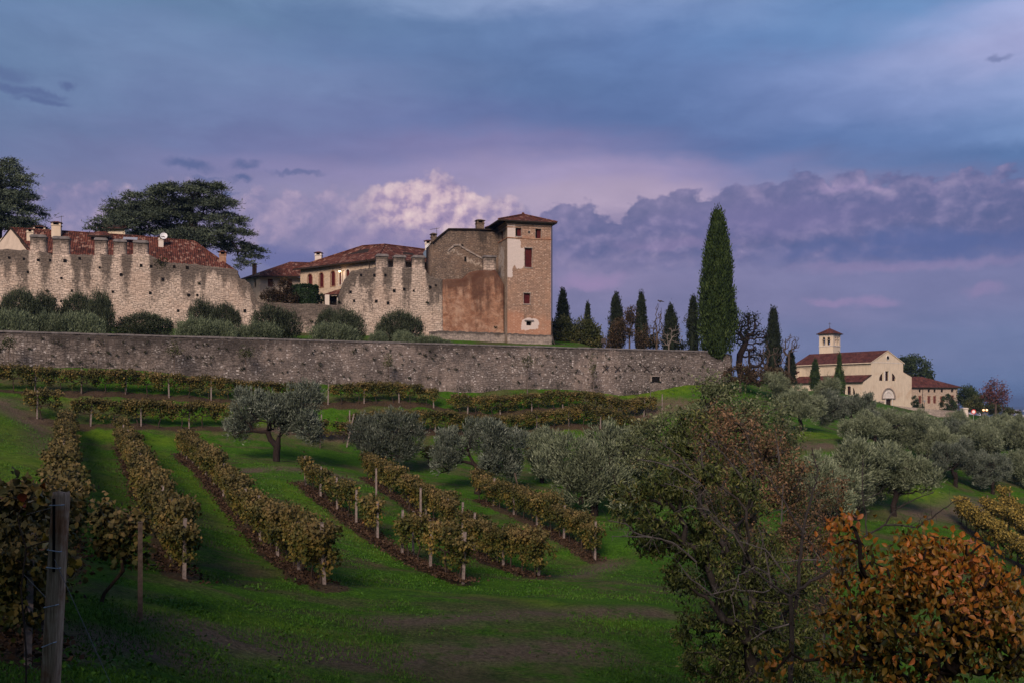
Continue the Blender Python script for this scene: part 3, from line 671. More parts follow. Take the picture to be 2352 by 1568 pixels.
c = t.mix(t.m('MULTIPLY', t.sm(n4, .47, .62), .85), c, t.ramp(n3, [(.28, (.022, .028, .009, 1)), (.52, (.070, .078, .026, 1)), (.74, (.15, .14, .066, 1))]))
c = t.mix(t.m('MULTIPLY', t.sm(t.m('ADD', n1, t.m('MULTIPLY', t.m('SUBTRACT', n2, .5), .5)), .50, .66), .75), c, t.ramp(n3, [(.3, (.04, .034, .014, 1)), (.7, (.12, .095, .052, 1))]))
al = t.n('ShaderNodeAttribute', attribute_name='lush')
c = t.mix(t.m('MULTIPLY', al.outputs['Fac'], t.sm(n2, .3, .5)), c, t.ramp(n3, [(.22, (.034, .060, .004, 1)), (.5, (.085, .150, .008, 1)), (.78, (.14, .22, .02, 1))]))
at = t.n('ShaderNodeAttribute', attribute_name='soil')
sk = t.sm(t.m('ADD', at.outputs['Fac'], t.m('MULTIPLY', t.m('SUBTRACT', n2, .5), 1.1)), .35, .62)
c = t.mix(t.m('MULTIPLY', sk, .92), c, t.ramp(n3, [(.25, (.022, .014, .010, 1)), (.55, (.062, .038, .026, 1)), (.8, (.125, .085, .06, 1))]))  # bare soil, its tone also darkened as painted contact shade under the vines
c = t.mix(1, c, t.ramp(n2, [(.3, (.66, .68, .66, 1)), (.7, (1.3, 1.28, 1.25, 1))]), 'MULTIPLY')
at2 = t.n('ShaderNodeAttribute', attribute_name='track')
tk = t.m('MULTIPLY', at2.outputs['Fac'], t.sm(n2, .28, .52))
c = t.mix(t.m('MULTIPLY', tk, .92), c, t.ramp(n3, [(.3, (.05, .035, .024, 1)), (.7, (.17, .125, .09, 1))]))
t.L.new(c, b.inputs['Base Color']); bump(t, b, t.m('ADD', n3, t.m('MULTIPLY', n2, .6)), .9, .12)
M['ground'] = m
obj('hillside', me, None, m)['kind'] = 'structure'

# castle terrace
ts = np.arange(-60, RW.t(1682) + .01, 1.0); ts[-1] = RW.t(1682); ws = np.r_[np.arange(.45, 24, .8), np.arange(25, 70, 4)]
TT, WW = np.meshgrid(ts, ws)
TX = RW.x0 + TT * RW.c - WW * RW.s; TY = RW.y0 + TT * RW.s + WW * RW.c
TZ = z2(TX, TY) + (vnoise(TX, TY, 2.2, 4) - .5) * .18
ny_, nx_ = TX.shape; idx = np.arange(nx_ * ny_).reshape(ny_, nx_)
me = mesh_np('castle_terrace', np.stack([TX.ravel(), TY.ravel(), TZ.ravel()], 1), np.stack([idx[:-1, :-1].ravel(), idx[:-1, 1:].ravel(), idx[1:, 1:].ravel(), idx[1:, :-1].ravel()], 1), True)
obj('castle_terrace', me, None, M['ground'])['kind'] = 'structure'

# distant plain
mb = MB(); mb.poly([(-15000, 450, -74), (15000, 450, -74), (15000, 13000, -74), (-15000, 13000, -74)])
m, t, b = newmat('distant_plain', .95, .05)
tc = t.n('ShaderNodeTexCoord')
pn = t.noise(t.vm('MULTIPLY', tc.outputs['Object'], (1, .25, 1)), .004, 5, .6)
t.L.new(t.ramp(pn, [(.35, (.035, .055, .04, 1)), (.6, (.09, .10, .075, 1)), (.75, (.16, .13, .11, 1))]), b.inputs['Base Color'])
o = mb.build('plain', m); o['kind'] = 'structure'
# ------------------------------------------------------------------ walls
def wall_grid(name, prof, zb, thick, mats, parent, ds=.32, nz=30, stain=None, rough=.03, ragged=.06, plaster_fn=None, seed=1, dz_bot=0.0):
    """prof: [(t, ztop)...] in the parent's local frame, wall face at y=0"""
    r = np.random.default_rng(seed)
    t0, t1 = prof[0][0], prof[-1][0]
    tv = [t0]
    for (a, za), (b, zb_) in zip(prof[:-1], prof[1:]):
        n = max(1, int(round((b - a) / ds)))
        tv += [a + (b - a) * k / n for k in range(1, n + 1)]
    tv = np.array(tv); zt_ = np.interp(tv, [p[0] for p in prof], [p[1] for p in prof]) + r.uniform(-ragged, ragged, len(tv))
    z0 = np.array([zb(a) for a in tv])
    k = np.linspace(0, 1, nz + 1)
    Zf = z0[None] + (zt_ - z0)[None] * k[:, None]; Tf = np.repeat(tv[None], nz + 1, 0)
    Yf = r.uniform(-rough, rough, Zf.shape)
    n = len(tv); Vf = np.stack([Tf, Yf, Zf], 2).reshape(-1, 3); Vb = np.stack([Tf, np.full_like(Tf, thick), Zf], 2).reshape(-1, 3)
    I = np.arange((nz + 1) * n).reshape(nz + 1, n); J = I + I.size
    q = lambda a, b, c_, d: np.stack([a.ravel(), b.ravel(), c_.ravel(), d.ravel()], 1)
    fs = [q(I[:-1, :-1], I[:-1, 1:], I[1:, 1:], I[1:, :-1]), q(J[:-1, 1:], J[:-1, :-1], J[1:, :-1], J[1:, 1:]),
          q(I[-1, :-1], I[-1, 1:], J[-1, 1:], J[-1, :-1]), q(I[:-1, -1], J[:-1, -1], J[1:, -1], I[1:, -1]), q(J[:-1, 0], I[:-1, 0], I[1:, 0], J[1:, 0])]
    me = mesh_np(name, np.r_[Vf, Vb], np.concatenate(fs))
    sv = np.zeros((nz + 1, n))
    if stain is not None: sv = stain(Tf, Zf, np.repeat(zt_[None], nz + 1, 0))
    a = me.attributes.new('stain', 'FLOAT', 'POINT'); a.data.foreach_set('value', np.r_[sv.ravel(), sv.ravel()].astype(np.float32))
    pv = np.zeros((nz + 1, n)) if plaster_fn is None else plaster_fn(Tf, Zf)
    a = me.attributes.new('plaster', 'FLOAT', 'POINT'); a.data.foreach_set('value', np.r_[pv.ravel(), pv.ravel()].astype(np.float32))
    auto_uv(me)
    return obj(name, me, parent, mats)

# ---- retaining wall in front of the castle terrace
rw = thing('retaining_wall', 'long rough rubble retaining wall below the castle and its terrace', 'wall', (RW.x0, RW.y0, 0), RW.a)
tE = RW.t(1640)
rprof = [(-60, RTOP), (-20, RTOP), (RW.t(400), RTOP), (RW.t(1000), RTOP - .02), (RW.t(1390), RTOP - .02), (RW.t(1625), RTOP - .05), (RW.t(1634), RTOP - .5), (RW.t(1650), RTOP - .9), (RW.t(1664), RTOP - .8), (RW.t(1672), RTOP - .15), (RW.t(1682), RTOP - .3)]
def rst(T, Z, ZT): return np.exp(-(ZT - Z) / .45) * .55 + (vnoise(T + 300, Z + 50, 5, 6) - .38) * .8 * np.clip((50 - T) / 12, 0, 1)
niche = (RW.t(1495), RW.t(1514))
wall_grid('wall', rprof, lambda a: float(zt(*[np.array([q]) for q in RW.w(a)])[0]) - .6, .8, M['rubble'], rw, ds=.4, nz=18, stain=rst, rough=.07, ragged=.03)
mb = MB(); a0, a1 = rprof[0][0], RW.t(1625)
n_ = 90
for k in range(n_):
    x0_, x1_ = a0 + (a1 - a0) * k / n_, a0 + (a1 - a0) * (k + 1) / n_
    h_ = rnd.uniform(.10, .14)
    mb.box(x0_ + .01, x1_ - .01, -.06 + rnd.uniform(-.02, .02), .86, RTOP - .03, RTOP + h_)
mb.build('coping', M['coping'], rw)
ret = wall_grid('return_wall', [(0, RTOP - .3), (14, RTOP - .9), (30, 4.2)], lambda a: 1.0, .7, M['rubble'], rw, ds=.5, nz=12, stain=rst, rough=.06)
ret.location = (RW.t(1682) - .02, .3, 0); ret.rotation_euler = (0, 0, R(82))
for u_ in (1390, 1416, 1451, 1483, 1519, 1540, 1559):
    t_, z_ = RW.tz(u_, 846); mb = MB()
    for s_ in (1, -1):
        d_ = rnd.uniform(.34, .5); mb.tube([(t_ - d_ * rnd.uniform(.6, 1), -.10, z_ + s_ * d_ * rnd.uniform(.6, .95)), (t_ + d_ * rnd.uniform(.6, 1), -.11, z_ - s_ * d_ * rnd.uniform(.5, .9))], .045, 5)
    mb.tube([(t_, -.02, z_), (t_, -.17, z_)], .09, 6)
    mb.build('iron_anchor', M['iron'], rw)
mb = MB(); zt0, zt1 = RW.z(1500, 876), RW.z(1500, 864)
mb.box(niche[0], niche[1], -.10, -.09, zt0, zt1)
nb = mb.build('drain_opening', M['dark'], rw)
mb = MB(); mb.box(niche[0] - .2, niche[1] + .2, -.22, -.085, zt1, zt1 + .15); mb.box(niche[0] - .16, niche[0], -.2, -.085, zt0, zt1); mb.box(niche[1], niche[1] + .16, -.2, -.085, zt0, zt1)
mb.build('opening_surround', M['plinth'], nb)

# ---- castle curtain wall
CW = Plane(2.0, 125.0, 16.0)
cw = thing('castle_wall', 'tall ruined castle wall of pale limestone with stubby square merlons', 'wall', (CW.x0, CW.y0, 0), CW.a)
def cprof(uv): return [CW.tz(*p) for p in uv]
MER = [(69, 106, 539, 575), (121, 159, 543, 585), (217, 246, 546, 585), (261, 290, 549.6, 584), (306, 340, 552, 584), (865, 892, 583.5, 614), (905, 932, 586, 614), (948, 976, 586.6, 614)]
top = [(-150, 572), (0, 573), (68, 575), (107, 580), (121, 585), (159, 585), (217, 586), (246, 586), (306, 584), (340, 584), (358, 592), (369, 602.6), (400, 604), (451, 607), (500, 614), (544, 619.5),
       (549, 638), (562, 643), (574, 650), (584, 672), (592, 694), (640, 696), (694, 698), (777, 700.5), (780, 676), (788, 655), (794, 640), (803, 630), (808, 623), (833, 617.6), (865, 614), (948, 614), (977, 620), (983, 630), (989, 635), (1008, 639.6), (1017, 641.5)]
mt = [(CW.t(a), CW.t(b)) for a, b, c_, d_ in MER]
_sr = np.random.default_rng(9); _sl = _sr.uniform(.5, 2.6, 600)
def cst(T, Z, ZT):
    L = _sl[np.clip(((T + 70) / .55).astype(int), 0, 599)] * (.6 + vnoise(T + 200, T * 0 + 3, 4, 2))
    s = np.exp(-(ZT - Z) / L) * .95
    for a, b in mt:                                  # the wall under a merlon stays clean, rain runs down between them
        w_ = np.clip(1 - np.maximum(np.maximum(a - T, T - b), 0) / .35, 0, 1); s = s * (1 - .85 * w_)
        for e_ in (a - .75, b + .75): s = np.maximum(s, np.exp(-((T - e_) / .62) ** 2) * np.exp(-np.maximum(ZT - Z, 0) / 3.6) * .98)
    return s
bz = lambda a: float(z2(*CW.w(a))) - .5
wall_grid('wall', cprof(top), bz, 1.6, M['stone'], cw, ds=.3, nz=34, stain=cst, rough=.045, ragged=.07)
for a, b, c_, d_ in MER:
    ta, tb = CW.t(a), CW.t(b); z1 = CW.z((a + b) / 2, c_); z0_ = CW.z((a + b) / 2, d_ + 5)
    mm = wall_grid('merlon', [(ta, z1 - .28), (tb, z1 - .28)], lambda q: z0_, .95, M['merlon'], cw, ds=.3, nz=8, stain=lambda T, Z, ZT: -.1 + .75 * np.exp(-(ZT - Z) / 1.1), rough=.03, ragged=.02)
    mm.location = (0, .05, 0)
    mb = MB(); mb.prism([(ta - .06, z1 - .3), (tb + .06, z1 - .3), (tb + .04, z1 - .12), (tb - .12, z1), (ta + .12, z1), (ta - .04, z1 - .12)], -.12, 1.02)
    cpg = mb.build('coping', M['coping'], mm)
# putlog holes
HOLES = [(21, 592), (55, 595), (88, 597.5), (115, 598), (149, 599), (183, 594), (141, 639), (229, 615), (278, 631), (324, 610), (347, 612), (400, 613), (430, 615), (374, 642), (433, 678), (453, 678), (345, 673), (259, 670), (140, 692), (409, 714), (562, 714), (165, 668), (64, 625),
         (829, 632), (860, 633), (885, 632), (928, 664), (805, 671), (813, 691), (864, 692), (891, 696), (950, 668), (905, 668), (988, 660), (1001, 656)]
for u_, v_ in HOLES:
    t_, z_ = CW.tz(u_, v_); mb = MB(); w_ = rnd.uniform(.11, .17)
    mb.box(t_ - w_, t_ + w_, -.062, -.055, z_ - w_ * 1.1, z_ + w_ * 1.1); mb.build('putlog_hole', M['dark'], cw)
# brick stretch beside the tower, with its plinth
bt = [(1016.5, 642), (1040, 641), (1064, 640), (1070, 633), (1080, 625), (1095, 622), (1113, 621), (1139, 621), (1150, 640), (1158, 655)]
def bst(T, Z, ZT):
    s = np.exp(-(ZT - Z) / 1.6) * .8
    for e_, w_, l_, k_ in ((-6.5, 1.2, 4.5, .95), (-4.1, .5, 3.0, .8), (-8.2, .7, 2.5, .7), (-2.7, .9, 6.5, .85), (-5.4, .8, 6.5, .6), (-1.4, .6, 8, .9), (-3.4, 1.2, 5.5, .55)): s = np.maximum(s, np.exp(-((T - e_) / w_) ** 2) * np.exp(-np.maximum(ZT - Z, 0) / l_) * k_)
    return s
bw = wall_grid('brick_section', cprof(bt), bz, 1.5, M['brick'], cw, ds=.3, nz=30, stain=bst, rough=.03, ragged=.05, seed=3)
a, b = CW.t(1113), CW.t(1140); z1 = CW.z(1126, 585)
bm_ = wall_grid('merlon', [(a, z1 - .3), (b, z1 - .3)], lambda q: CW.z(1126, 628), 1.0, M['merlon'], cw, ds=.3, nz=6, stain=lambda T, Z, ZT: .6 * np.exp(-(ZT - Z) / .8), ragged=.02)
bm_.location = (0, .06, 0)
mb = MB(); mb.prism([(a - .08, z1 - .32), (b + .08, z1 - .32), (b + .05, z1 - .1), (a + .0, z1 - .1)], -.1, 1.1); mb.build('coping', M['coping'], bm_)
pz = lambda u_: CW.z(u_, 761)
plq = wall_grid('plinth', [(CW.t(985), CW.z(985, 762)), (CW.t(1016), CW.z(1016, 760)), (CW.t(1160), CW.z(1160, 765))], bz, .32, M['plinth'], cw, ds=.3, nz=8, stain=lambda T, Z, ZT: .8 * np.exp(-(ZT - Z) / .35), rough=.05, seed=6)
plq.location = (0, -.30, 0)

# ---- tower
TP = Plane(*[(lambda p: (p.x, p.y))(P(1165.5, 0, 123))][0], 16.0)
TW_ = TP.t(1265.5); TD = 5.4
tw = thing('castle_tower', 'tall square stone tower with shallow tiled hip roof and dark red shutters', 'tower', (TP.x0, TP.y0, 0), TP.a)
tz = lambda v: TP.z(1210, v)
def hole(u0, u1, v0, v1): return (TP.t(u0), TP.t(u1), tz(v1), tz(v0))
TH = [hole(1184.4, 1197.5, 520.5, 544), hole(1230, 1242.8, 522.8, 546.8), hole(1205.5, 1222, 570, 614), hole(1203, 1217.6, 673.7, 697.8), hole(1209, 1221, 737.8, 747.6)]
zb_, zt_ = tz(797), tz(511)
def grid_facade(name, w, z0, z1, holes, mats, parent, depth=.35, step=.3, plaster_fn=None, stain_fn=None, warm_fn=None):
    """wall with real openings cut on a fine grid so wear can be painted on it"""
    xs = np.unique(np.round(np.r_[np.arange(0, w, step), w, [h[0] for h in holes], [h[1] for h in holes]], 3))
    zs = np.unique(np.round(np.r_[np.arange(z0, z1, step), z1, [h[2] for h in holes], [h[3] for h in holes]], 3))
    xs = xs[np.r_[True, np.diff(xs) > .01]]; zs = zs[np.r_[True, np.diff(zs) > .01]]
    XX, ZZ = np.meshgrid(xs, zs); V_ = np.stack([XX.ravel(), np.zeros(XX.size), ZZ.ravel()], 1); I = np.arange(XX.size).reshape(XX.shape)
    cx = (xs[:-1] + xs[1:]) / 2; cz = (zs[:-1] + zs[1:]) / 2; CX, CZ = np.meshgrid(cx, cz); keep = np.ones(CX.shape, bool)
    for h in holes: keep &= ~((CX > h[0]) & (CX < h[1]) & (CZ > h[2]) & (CZ < h[3]))
    fc = np.stack([I[:-1, :-1][keep], I[:-1, 1:][keep], I[1:, 1:][keep], I[1:, :-1][keep]], 1)
    ex = []; o_ = len(V_)
    for a, b, c_, d_ in [h[:4] for h in holes]:
        ex += [(a, 0, c_), (b, 0, c_), (b, 0, d_), (a, 0, d_), (a, depth, c_), (b, depth, c_), (b, depth, d_), (a, depth, d_)]
        fc = np.r_[fc, [[o_, o_ + 4, o_ + 5, o_ + 1], [o_ + 1, o_ + 5, o_ + 6, o_ + 2], [o_ + 2, o_ + 6, o_ + 7, o_ + 3], [o_ + 3, o_ + 7, o_ + 4, o_]]]; o_ += 8
    if ex: V_ = np.r_[V_, ex]
    me = mesh_np(name, V_, fc)
    for nm, fn in (('plaster', plaster_fn), ('stain', stain_fn), ('warm', warm_fn)):
        a = me.attributes.new(nm, 'FLOAT', 'POINT'); a.data.foreach_set('value', (fn(V_[:, 0], V_[:, 2]) if fn else np.zeros(len(V_))).astype(np.float32))
    auto_uv(me)
    return obj(name, me, parent, mats)
def boxmask(x, z, a, b, c_, d_, s_=.4): return np.clip(np.minimum(np.minimum(x - a, b - x), np.minimum(z - c_, d_ - z)) / s_ + .5, 0, 1)
def tpl(x, z):
    p = boxmask(x, z, -1, TP.t(1184), tz(547), tz(516))
    p = np.maximum(p, boxmask(x, z, -1, TP.t(1196), tz(610), tz(551))); p = np.maximum(p, boxmask(x, z, TP.t(1185), TP.t(1204), tz(619), tz(570)))
    p = np.maximum(p, boxmask(x, z, -1, TP.t(1178), tz(640), tz(600)) * .8)
    p = np.maximum(p, boxmask(x, z, TP.t(1198), TP.t(1236), tz(758), tz(731), .6) * .95)
    return p
def tst(x, z): return np.exp(-(zt_ - z) / .5) * .35 + .4 * boxmask(x, z, TP.t(1200), TP.t(1235), tz(735), tz(700), .5) * .6
grid_facade('front_wall', TW_, zb_, zt_, TH, M['tower'], tw, .4, .3, tpl, tst, lambda x, z: np.clip((tz(690) - z) / 2.5, 0, 1) * (.55 + .3 * (x < 2.2)) + .5 * np.exp(-((z - tz(547)) / .5) ** 2))
# left side, back and right side
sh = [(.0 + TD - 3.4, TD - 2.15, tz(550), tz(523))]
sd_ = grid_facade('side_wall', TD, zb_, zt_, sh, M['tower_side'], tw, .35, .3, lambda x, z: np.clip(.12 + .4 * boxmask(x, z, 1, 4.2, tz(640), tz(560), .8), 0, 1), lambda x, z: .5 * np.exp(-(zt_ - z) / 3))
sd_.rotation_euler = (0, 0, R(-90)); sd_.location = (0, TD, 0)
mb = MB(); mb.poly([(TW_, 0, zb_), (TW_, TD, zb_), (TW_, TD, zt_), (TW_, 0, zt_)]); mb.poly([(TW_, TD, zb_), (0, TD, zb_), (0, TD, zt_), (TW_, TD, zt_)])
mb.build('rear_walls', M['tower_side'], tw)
for h in TH[:4]:
    fr = MB(); fr.box(h[0] - .10, h[1] + .10, -.05, .02, h[2] - .14, h[2]); fr.box(h[0] - .10, h[1] + .10, -.035, .02, h[3], h[3] + .13); fr.box(h[0] - .06, h[0], -.02, .02, h[2] - .02, h[3] + .02); fr.box(h[1], h[1] + .06, -.02, .02, h[2] - .02, h[3] + .02)
    wn = fr.build('window', M['plinth'], tw)
    mb = MB(); g_ = (h[1] - h[0]); big_ = h[0] < TP.t(1199) or h[0] > TP.t(1225)
    mb.box(h[0] + (g_ * .38 if big_ else 0), h[1], .26, .31, h[2], h[3])
    mb.build('shutter', M['red'], wn)
    mb = MB(); mb.box(h[0], h[1], .37, .39, h[2], h[3]); mb.build('pane', M['dark'], wn)
h = TH[4]; mb = MB(); mb.box(h[0] - .25, h[1] + .25, -.16, .05, h[3], h[3] + .14)
wn = mb.build('window', M['coping'], tw); mb = MB(); mb.box(h[0], h[1], .37, .39, h[2], h[3]); mb.build('pane', M['dark'], wn)
mb = MB(); mb.box(-.22 + .22, .05, 0, 0, 0, 0) if False else None
h = sh[0]; mb = MB(); mb.box(.20, .24, TD - h[1], TD - h[0], h[2], h[3]); mb.build('shutter', M['red'], tw)
# oculus, string course, cornice, plinth, pipes, roof
cx_, cz_ = TP.t(1215), tz(533.5)
mb = MB(); mb.tube([(cx_, .0, cz_), (cx_, -.03, cz_)], .19, 14, 1); mb.tube([(cx_, -.031, cz_), (cx_, -.036, cz_)], .13, 14, 0); mb.build('oculus', [M['dark'], M['plinth']], tw)
mb = MB(); z_ = tz(548); mb.box(-.07, TW_ + .07, -.07, TD, z_ - .08, z_ + .06); z_ = tz(547.5); mb.build('string_course', M['brick'], tw)
mb = MB()
for i_, (dz_, e_) in enumerate(((.75, .04), (.42, .10), (.16, .18))): mb.box(-e_, TW_ + e_, -e_, TD + e_, zt_ - dz_, zt_ - dz_ + .16)
mb.build('cornice', M['tower'], tw)
pl_t = tz(767)
plq = wall_grid('plinth', [(-.05, pl_t), (TW_ + .1, pl_t - .1)], lambda a: zb_, .25, M['plinth'], tw, ds=.3, nz=5, stain=lambda T, Z, ZT: .7 * np.exp(-(ZT - Z) / .3), rough=.06, seed=8); plq.location = (0, -.22, 0)
mb = MB(); mb.tube([(TW_ + .08, -.10, zt_ - .2), (TW_ + .08, -.10, pl_t + .1), (TW_ + .35, -.25, zb_ + .5), (TW_ + .5, -.3, zb_ + .2)], .07, 6); mb.build('downpipe', M['iron'], tw)
mb = MB(); mb.tube([(-.10, 1.6, tz(655)), (-.10, 1.6, tz(780))], .06, 6); mb.build('downpipe', M['iron'], tw)
ev = .62; ap = (TW_ / 2, TD / 2, tz(484.5)); ze = tz(509.5)
vs = [(-ev - .7, -ev, ze), (TW_ + ev, -ev, ze), (TW_ + ev, TD + ev, ze), (-ev - .7, TD + ev, ze), ap]
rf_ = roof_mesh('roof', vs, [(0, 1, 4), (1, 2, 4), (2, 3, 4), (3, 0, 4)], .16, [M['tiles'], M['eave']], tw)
mb = MB()
for q in vs[:4]: mb.tube([Vector(q) + Vector((0, 0, .05)), Vector(ap) + Vector((0, 0, .06))], .11, 6)
mb.ball((ap[0], ap[1], ap[2] + .12), .2, .2, .22, 8, 5)
mb.build('ridge_tiles', M['tiles'], rf_)

# ---- generic bits
def chimney(parent, x, y, z0, z1, w, d, mat, cap_mat=None, flue=True):
    """brick or rendered stack with a little tiled hood on stubs"""
    mb = MB(); hb = z1 - .62 * min(1.0, (z1 - z0) / 1.6)
    mb.box(x - w / 2, x + w / 2, y - d / 2, y + d / 2, z0, hb); mb.box(x - w / 2 - .07, x + w / 2 + .07, y - d / 2 - .07, y + d / 2 + .07, hb, hb + .09)
    ch = mb.build('chimney', mat, parent)
    mb = MB(); hh = z1 - .22; q = .1
    for a in (-1, 1):
        for b in (-1, 1): mb.box(x + a * (w / 2 - q) - q, x + a * (w / 2 - q) + q, y + b * (d / 2 - q) - q, y + b * (d / 2 - q) + q, hb + .09, hh)
    mb.box(x - w / 2 + .12, x + w / 2 - .12, y - d / 2 + .12, y + d / 2 - .12, hb + .092, hh - .01, 1)
    mb.build('flue', [mat, M['dark']], ch)
    mb = MB(); e = .17; a = [(x - w / 2 - e, y - d / 2 - e, hh), (x + w / 2 + e, y - d / 2 - e, hh), (x + w / 2 + e, y + d / 2 + e, hh), (x - w / 2 - e, y + d / 2 + e, hh)]
    t1 = (x - w * .2, y, z1); t2 = (x + w * .2, y, z1)
    mb.poly(a[::-1]); mb.poly([a[0], a[1], t2, t1]); mb.poly([a[1], a[2], t2]); mb.poly([a[2], a[3], t1, t2]); mb.poly([a[3], a[0], t1])
    mb.build('cap', cap_mat or M['tiles'], ch)
    return ch
def antenna(parent, x, y, z0, z1, w=.7):
    mb = MB(); mb.tube([(x, y, z0), (x, y, z1)], .03, 5)
    mb.tube([(x - w, y + .1, z1 - .25), (x + w * .4, y - .1, z1 - .05)], .025, 4)
    for k in range(5):
        f = k / 4; cx_ = x - w + 1.4 * w * f; cz_ = z1 - .25 + .2 * f
        mb.tube([(cx_, y - .28, cz_), (cx_, y + .28, cz_)], .015, 4)
    return mb.build('antenna', M['metal'], parent)
def dish(parent, c, r, mat, yaw=0.0):
    mb = MB(); n = 14; c = Vector(c)
    rings = [(0, .12), (.5, .09), (1, 0)]
    def pt(k, ra, dp):
        a = 2 * math.pi * k / n; p = Vector((ra * r * math.cos(a), dp * r, ra * r * math.sin(a)))
        p.rotate(Matrix.Rotation(R(-20), 3, 'X')); p.rotate(Matrix.Rotation(yaw, 3, 'Z')); return c + p
    for i in range(2):
        for k in range(n):
            mb.poly([pt(k, rings[i][0], rings[i][1] * 2), pt(k + 1, rings[i][0], rings[i][1] * 2), pt(k + 1, rings[i + 1][0], rings[i + 1][1] * 2), pt(k, rings[i + 1][0], rings[i + 1][1] * 2)])
    mb.tube([c + Vector((0, .25 * r, -r * .5)), c + Vector((0, -.7 * r, -r * .1))], .02, 4); mb.tube([c + Vector((0, .2, 0)), c + Vector((0, .3, -r - .4))], .03, 5)
    return mb.build('satellite_dish', mat, parent)

# ---- tall hall behind, left of the tower
HP = CW.back(3.0)
ha = thing('ruined_hall', 'grey roofless stone hall with a sloping shoulder, left of the square tower', 'building', (HP.x0, HP.y0, 0), HP.a)
pr = [HP.tz(u_, v_) for u_, v_ in ((993, 560), (1000, 553), (1015, 540), (1029, 528.5), (1060, 528.6), (1100, 529), (1137, 530.5), (1152, 531))]
hz0 = HP.z(1050, 660)
wl = wall_grid('wall', pr, lambda a: hz0, 4.0, M['hall'], ha, ds=.3, nz=24, stain=lambda T, Z, ZT: .4 * np.exp(-(ZT - Z) / 1.0) + .25 * (T > HP.t(1098)) * (T < HP.t(1118)), rough=.05, ragged=.02, seed=12,
               plaster_fn=lambda T, Z: .55 * np.exp(-((Z - np.interp(T, [HP.t(1025), HP.t(1045), HP.t(1075), HP.t(1110)], [HP.z(1025, 580), HP.z(1045, 575), HP.z(1075, 596), HP.z(1110, 612)])) / .55) ** 2) * (T > HP.t(1025)) * (T < HP.t(1112)))
mb = MB(); pts_ = [(a, -.25, z_ + .02) for a, z_ in pr]
for a, b in zip(pts_[:-1], pts_[1:]): mb.poly([a, b, (b[0], 4.2, b[2]), (a[0], 4.2, a[2])]); mb.poly([(a[0], -.25, a[2] + .16), (b[0], -.25, b[2] + .16), b, a][::-1]); mb.poly([(a[0], -.25, a[2] + .16), (b[0], -.25, b[2] + .16), (b[0], 4.2, b[2] + .16), (a[0], 4.2, a[2] + .16)])
mb.build('roof_edge', M['eave'], ha)
z_ = HP.z(1106, 501); chimney(ha, HP.t(1106), .9, HP.z(1106, 536), z_, .95, .9, M['hall'], M['hall'])
chimney(ha, HP.t(1000), 1.2, HP.z(1000, 560), HP.z(1000, 531.5), .6, .7, M['hall'], M['hall'])
antenna(ha, HP.t(1006), .8, HP.z(1006, 556), HP.z(1006, 521), .8)
# ghost gable: ledge of stones with two dark sockets
mb = MB(); gl = [HP.tz(*p) for p in ((1028, 579), (1043, 566), (1053, 565), (1073, 577), (1098, 591), (1109, 596))]
for a, b in zip(gl[:-1], gl[1:]): mb.poly([(a[0], -.12, a[1]), (b[0], -.12, b[1]), (b[0], -.12, b[1] + .22), (a[0], -.12, a[1] + .22)]); mb.poly([(a[0], -.12, a[1] + .22), (b[0], -.12, b[1] + .22), (b[0], .05, b[1] + .26), (a[0], .05, a[1] + .26)]); mb.poly([(b[0], -.12, b[1]), (a[0], -.12, a[1]), (a[0], .05, a[1]), (b[0], .05, b[1])])
mb.build('gable_ledge', M['plinth'], ha)
for u_, v0_, v1_, w_ in ((1061.5, 562, 571, .14), (1068.5, 590, 601, .14), (1112, 596, 622, .1)):
    t_ = HP.t(u_); mb = MB(); mb.box(t_ - w_, t_ + w_, -.075, -.06, HP.z(u_, v1_), HP.z(u_, v0_)); mb.build('wall_slot', M['dark'], ha)

# ---- villa with arched red windows
VB = P(865, 700, 125); va = thing('villa', 'long stone villa with red tiled hip roof and arched red shutters', 'house', (VB.x, VB.y, 0))
vo = (VB.x, VB.y, 0)
L_, C_, R_ = P(672, 618, 136), P(866, 594, 125), P(1029, 605, 130)
A_, B_, D_ = P(833, 566, 135.5), P(884, 562.5, 133.5), P(984, 575, 137.5)
Kb, Lb = P(1000, 596, 146), P(740, 604, 150)
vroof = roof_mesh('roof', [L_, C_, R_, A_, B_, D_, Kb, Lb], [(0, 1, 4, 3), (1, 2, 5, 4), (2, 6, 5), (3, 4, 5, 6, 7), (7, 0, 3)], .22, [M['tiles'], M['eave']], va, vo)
mb = MB()
for a, b in ((A_, B_), (B_, D_), (C_, B_), (L_, A_), (R_, D_)): mb.tube([a - Vector(vo) + Vector((0, 0, .04)), b - Vector(vo) + Vector((0, 0, .04))], .12, 6)
mb.build('ridge_tiles', M['tiles'], vroof)
wa, wc, wr = P(690, 640, 136), P(862, 640, 126.3), P(1022, 640, 131.0)
VP = Plane(wa.x, wa.y, math.degrees(math.atan2(wc.y - wa.y, wc.x - wa.x)))
VL = (Vector((wc.x, wc.y)) - Vector((wa.x, wa.y))).length
zE = (VH - 606) / F * 131 - .0; zB = 8.2
vh = []
for u0_, u1_, v0_, v1_ in ((707, 717, 630, 656), (733.5, 743, 627, 660), (760, 769.5, 623, 657), (779, 784, 624, 655), (786, 793, 620, 650), (795, 803, 619, 648)):
    vh.append((VP.t(u0_), VP.t(u1_), VP.z((u0_ + u1_) / 2, v1_), VP.z((u0_ + u1_) / 2, v0_), 1.0))
mb = MB(); mb.facade(0, VL, zB, zE, 0, vh, .3)
lw = mb.build('side_wall', M['villa'], va); lw.location = (wa.x - vo[0], wa.y - vo[1], 0); lw.rotation_euler = (0, 0, VP.a)
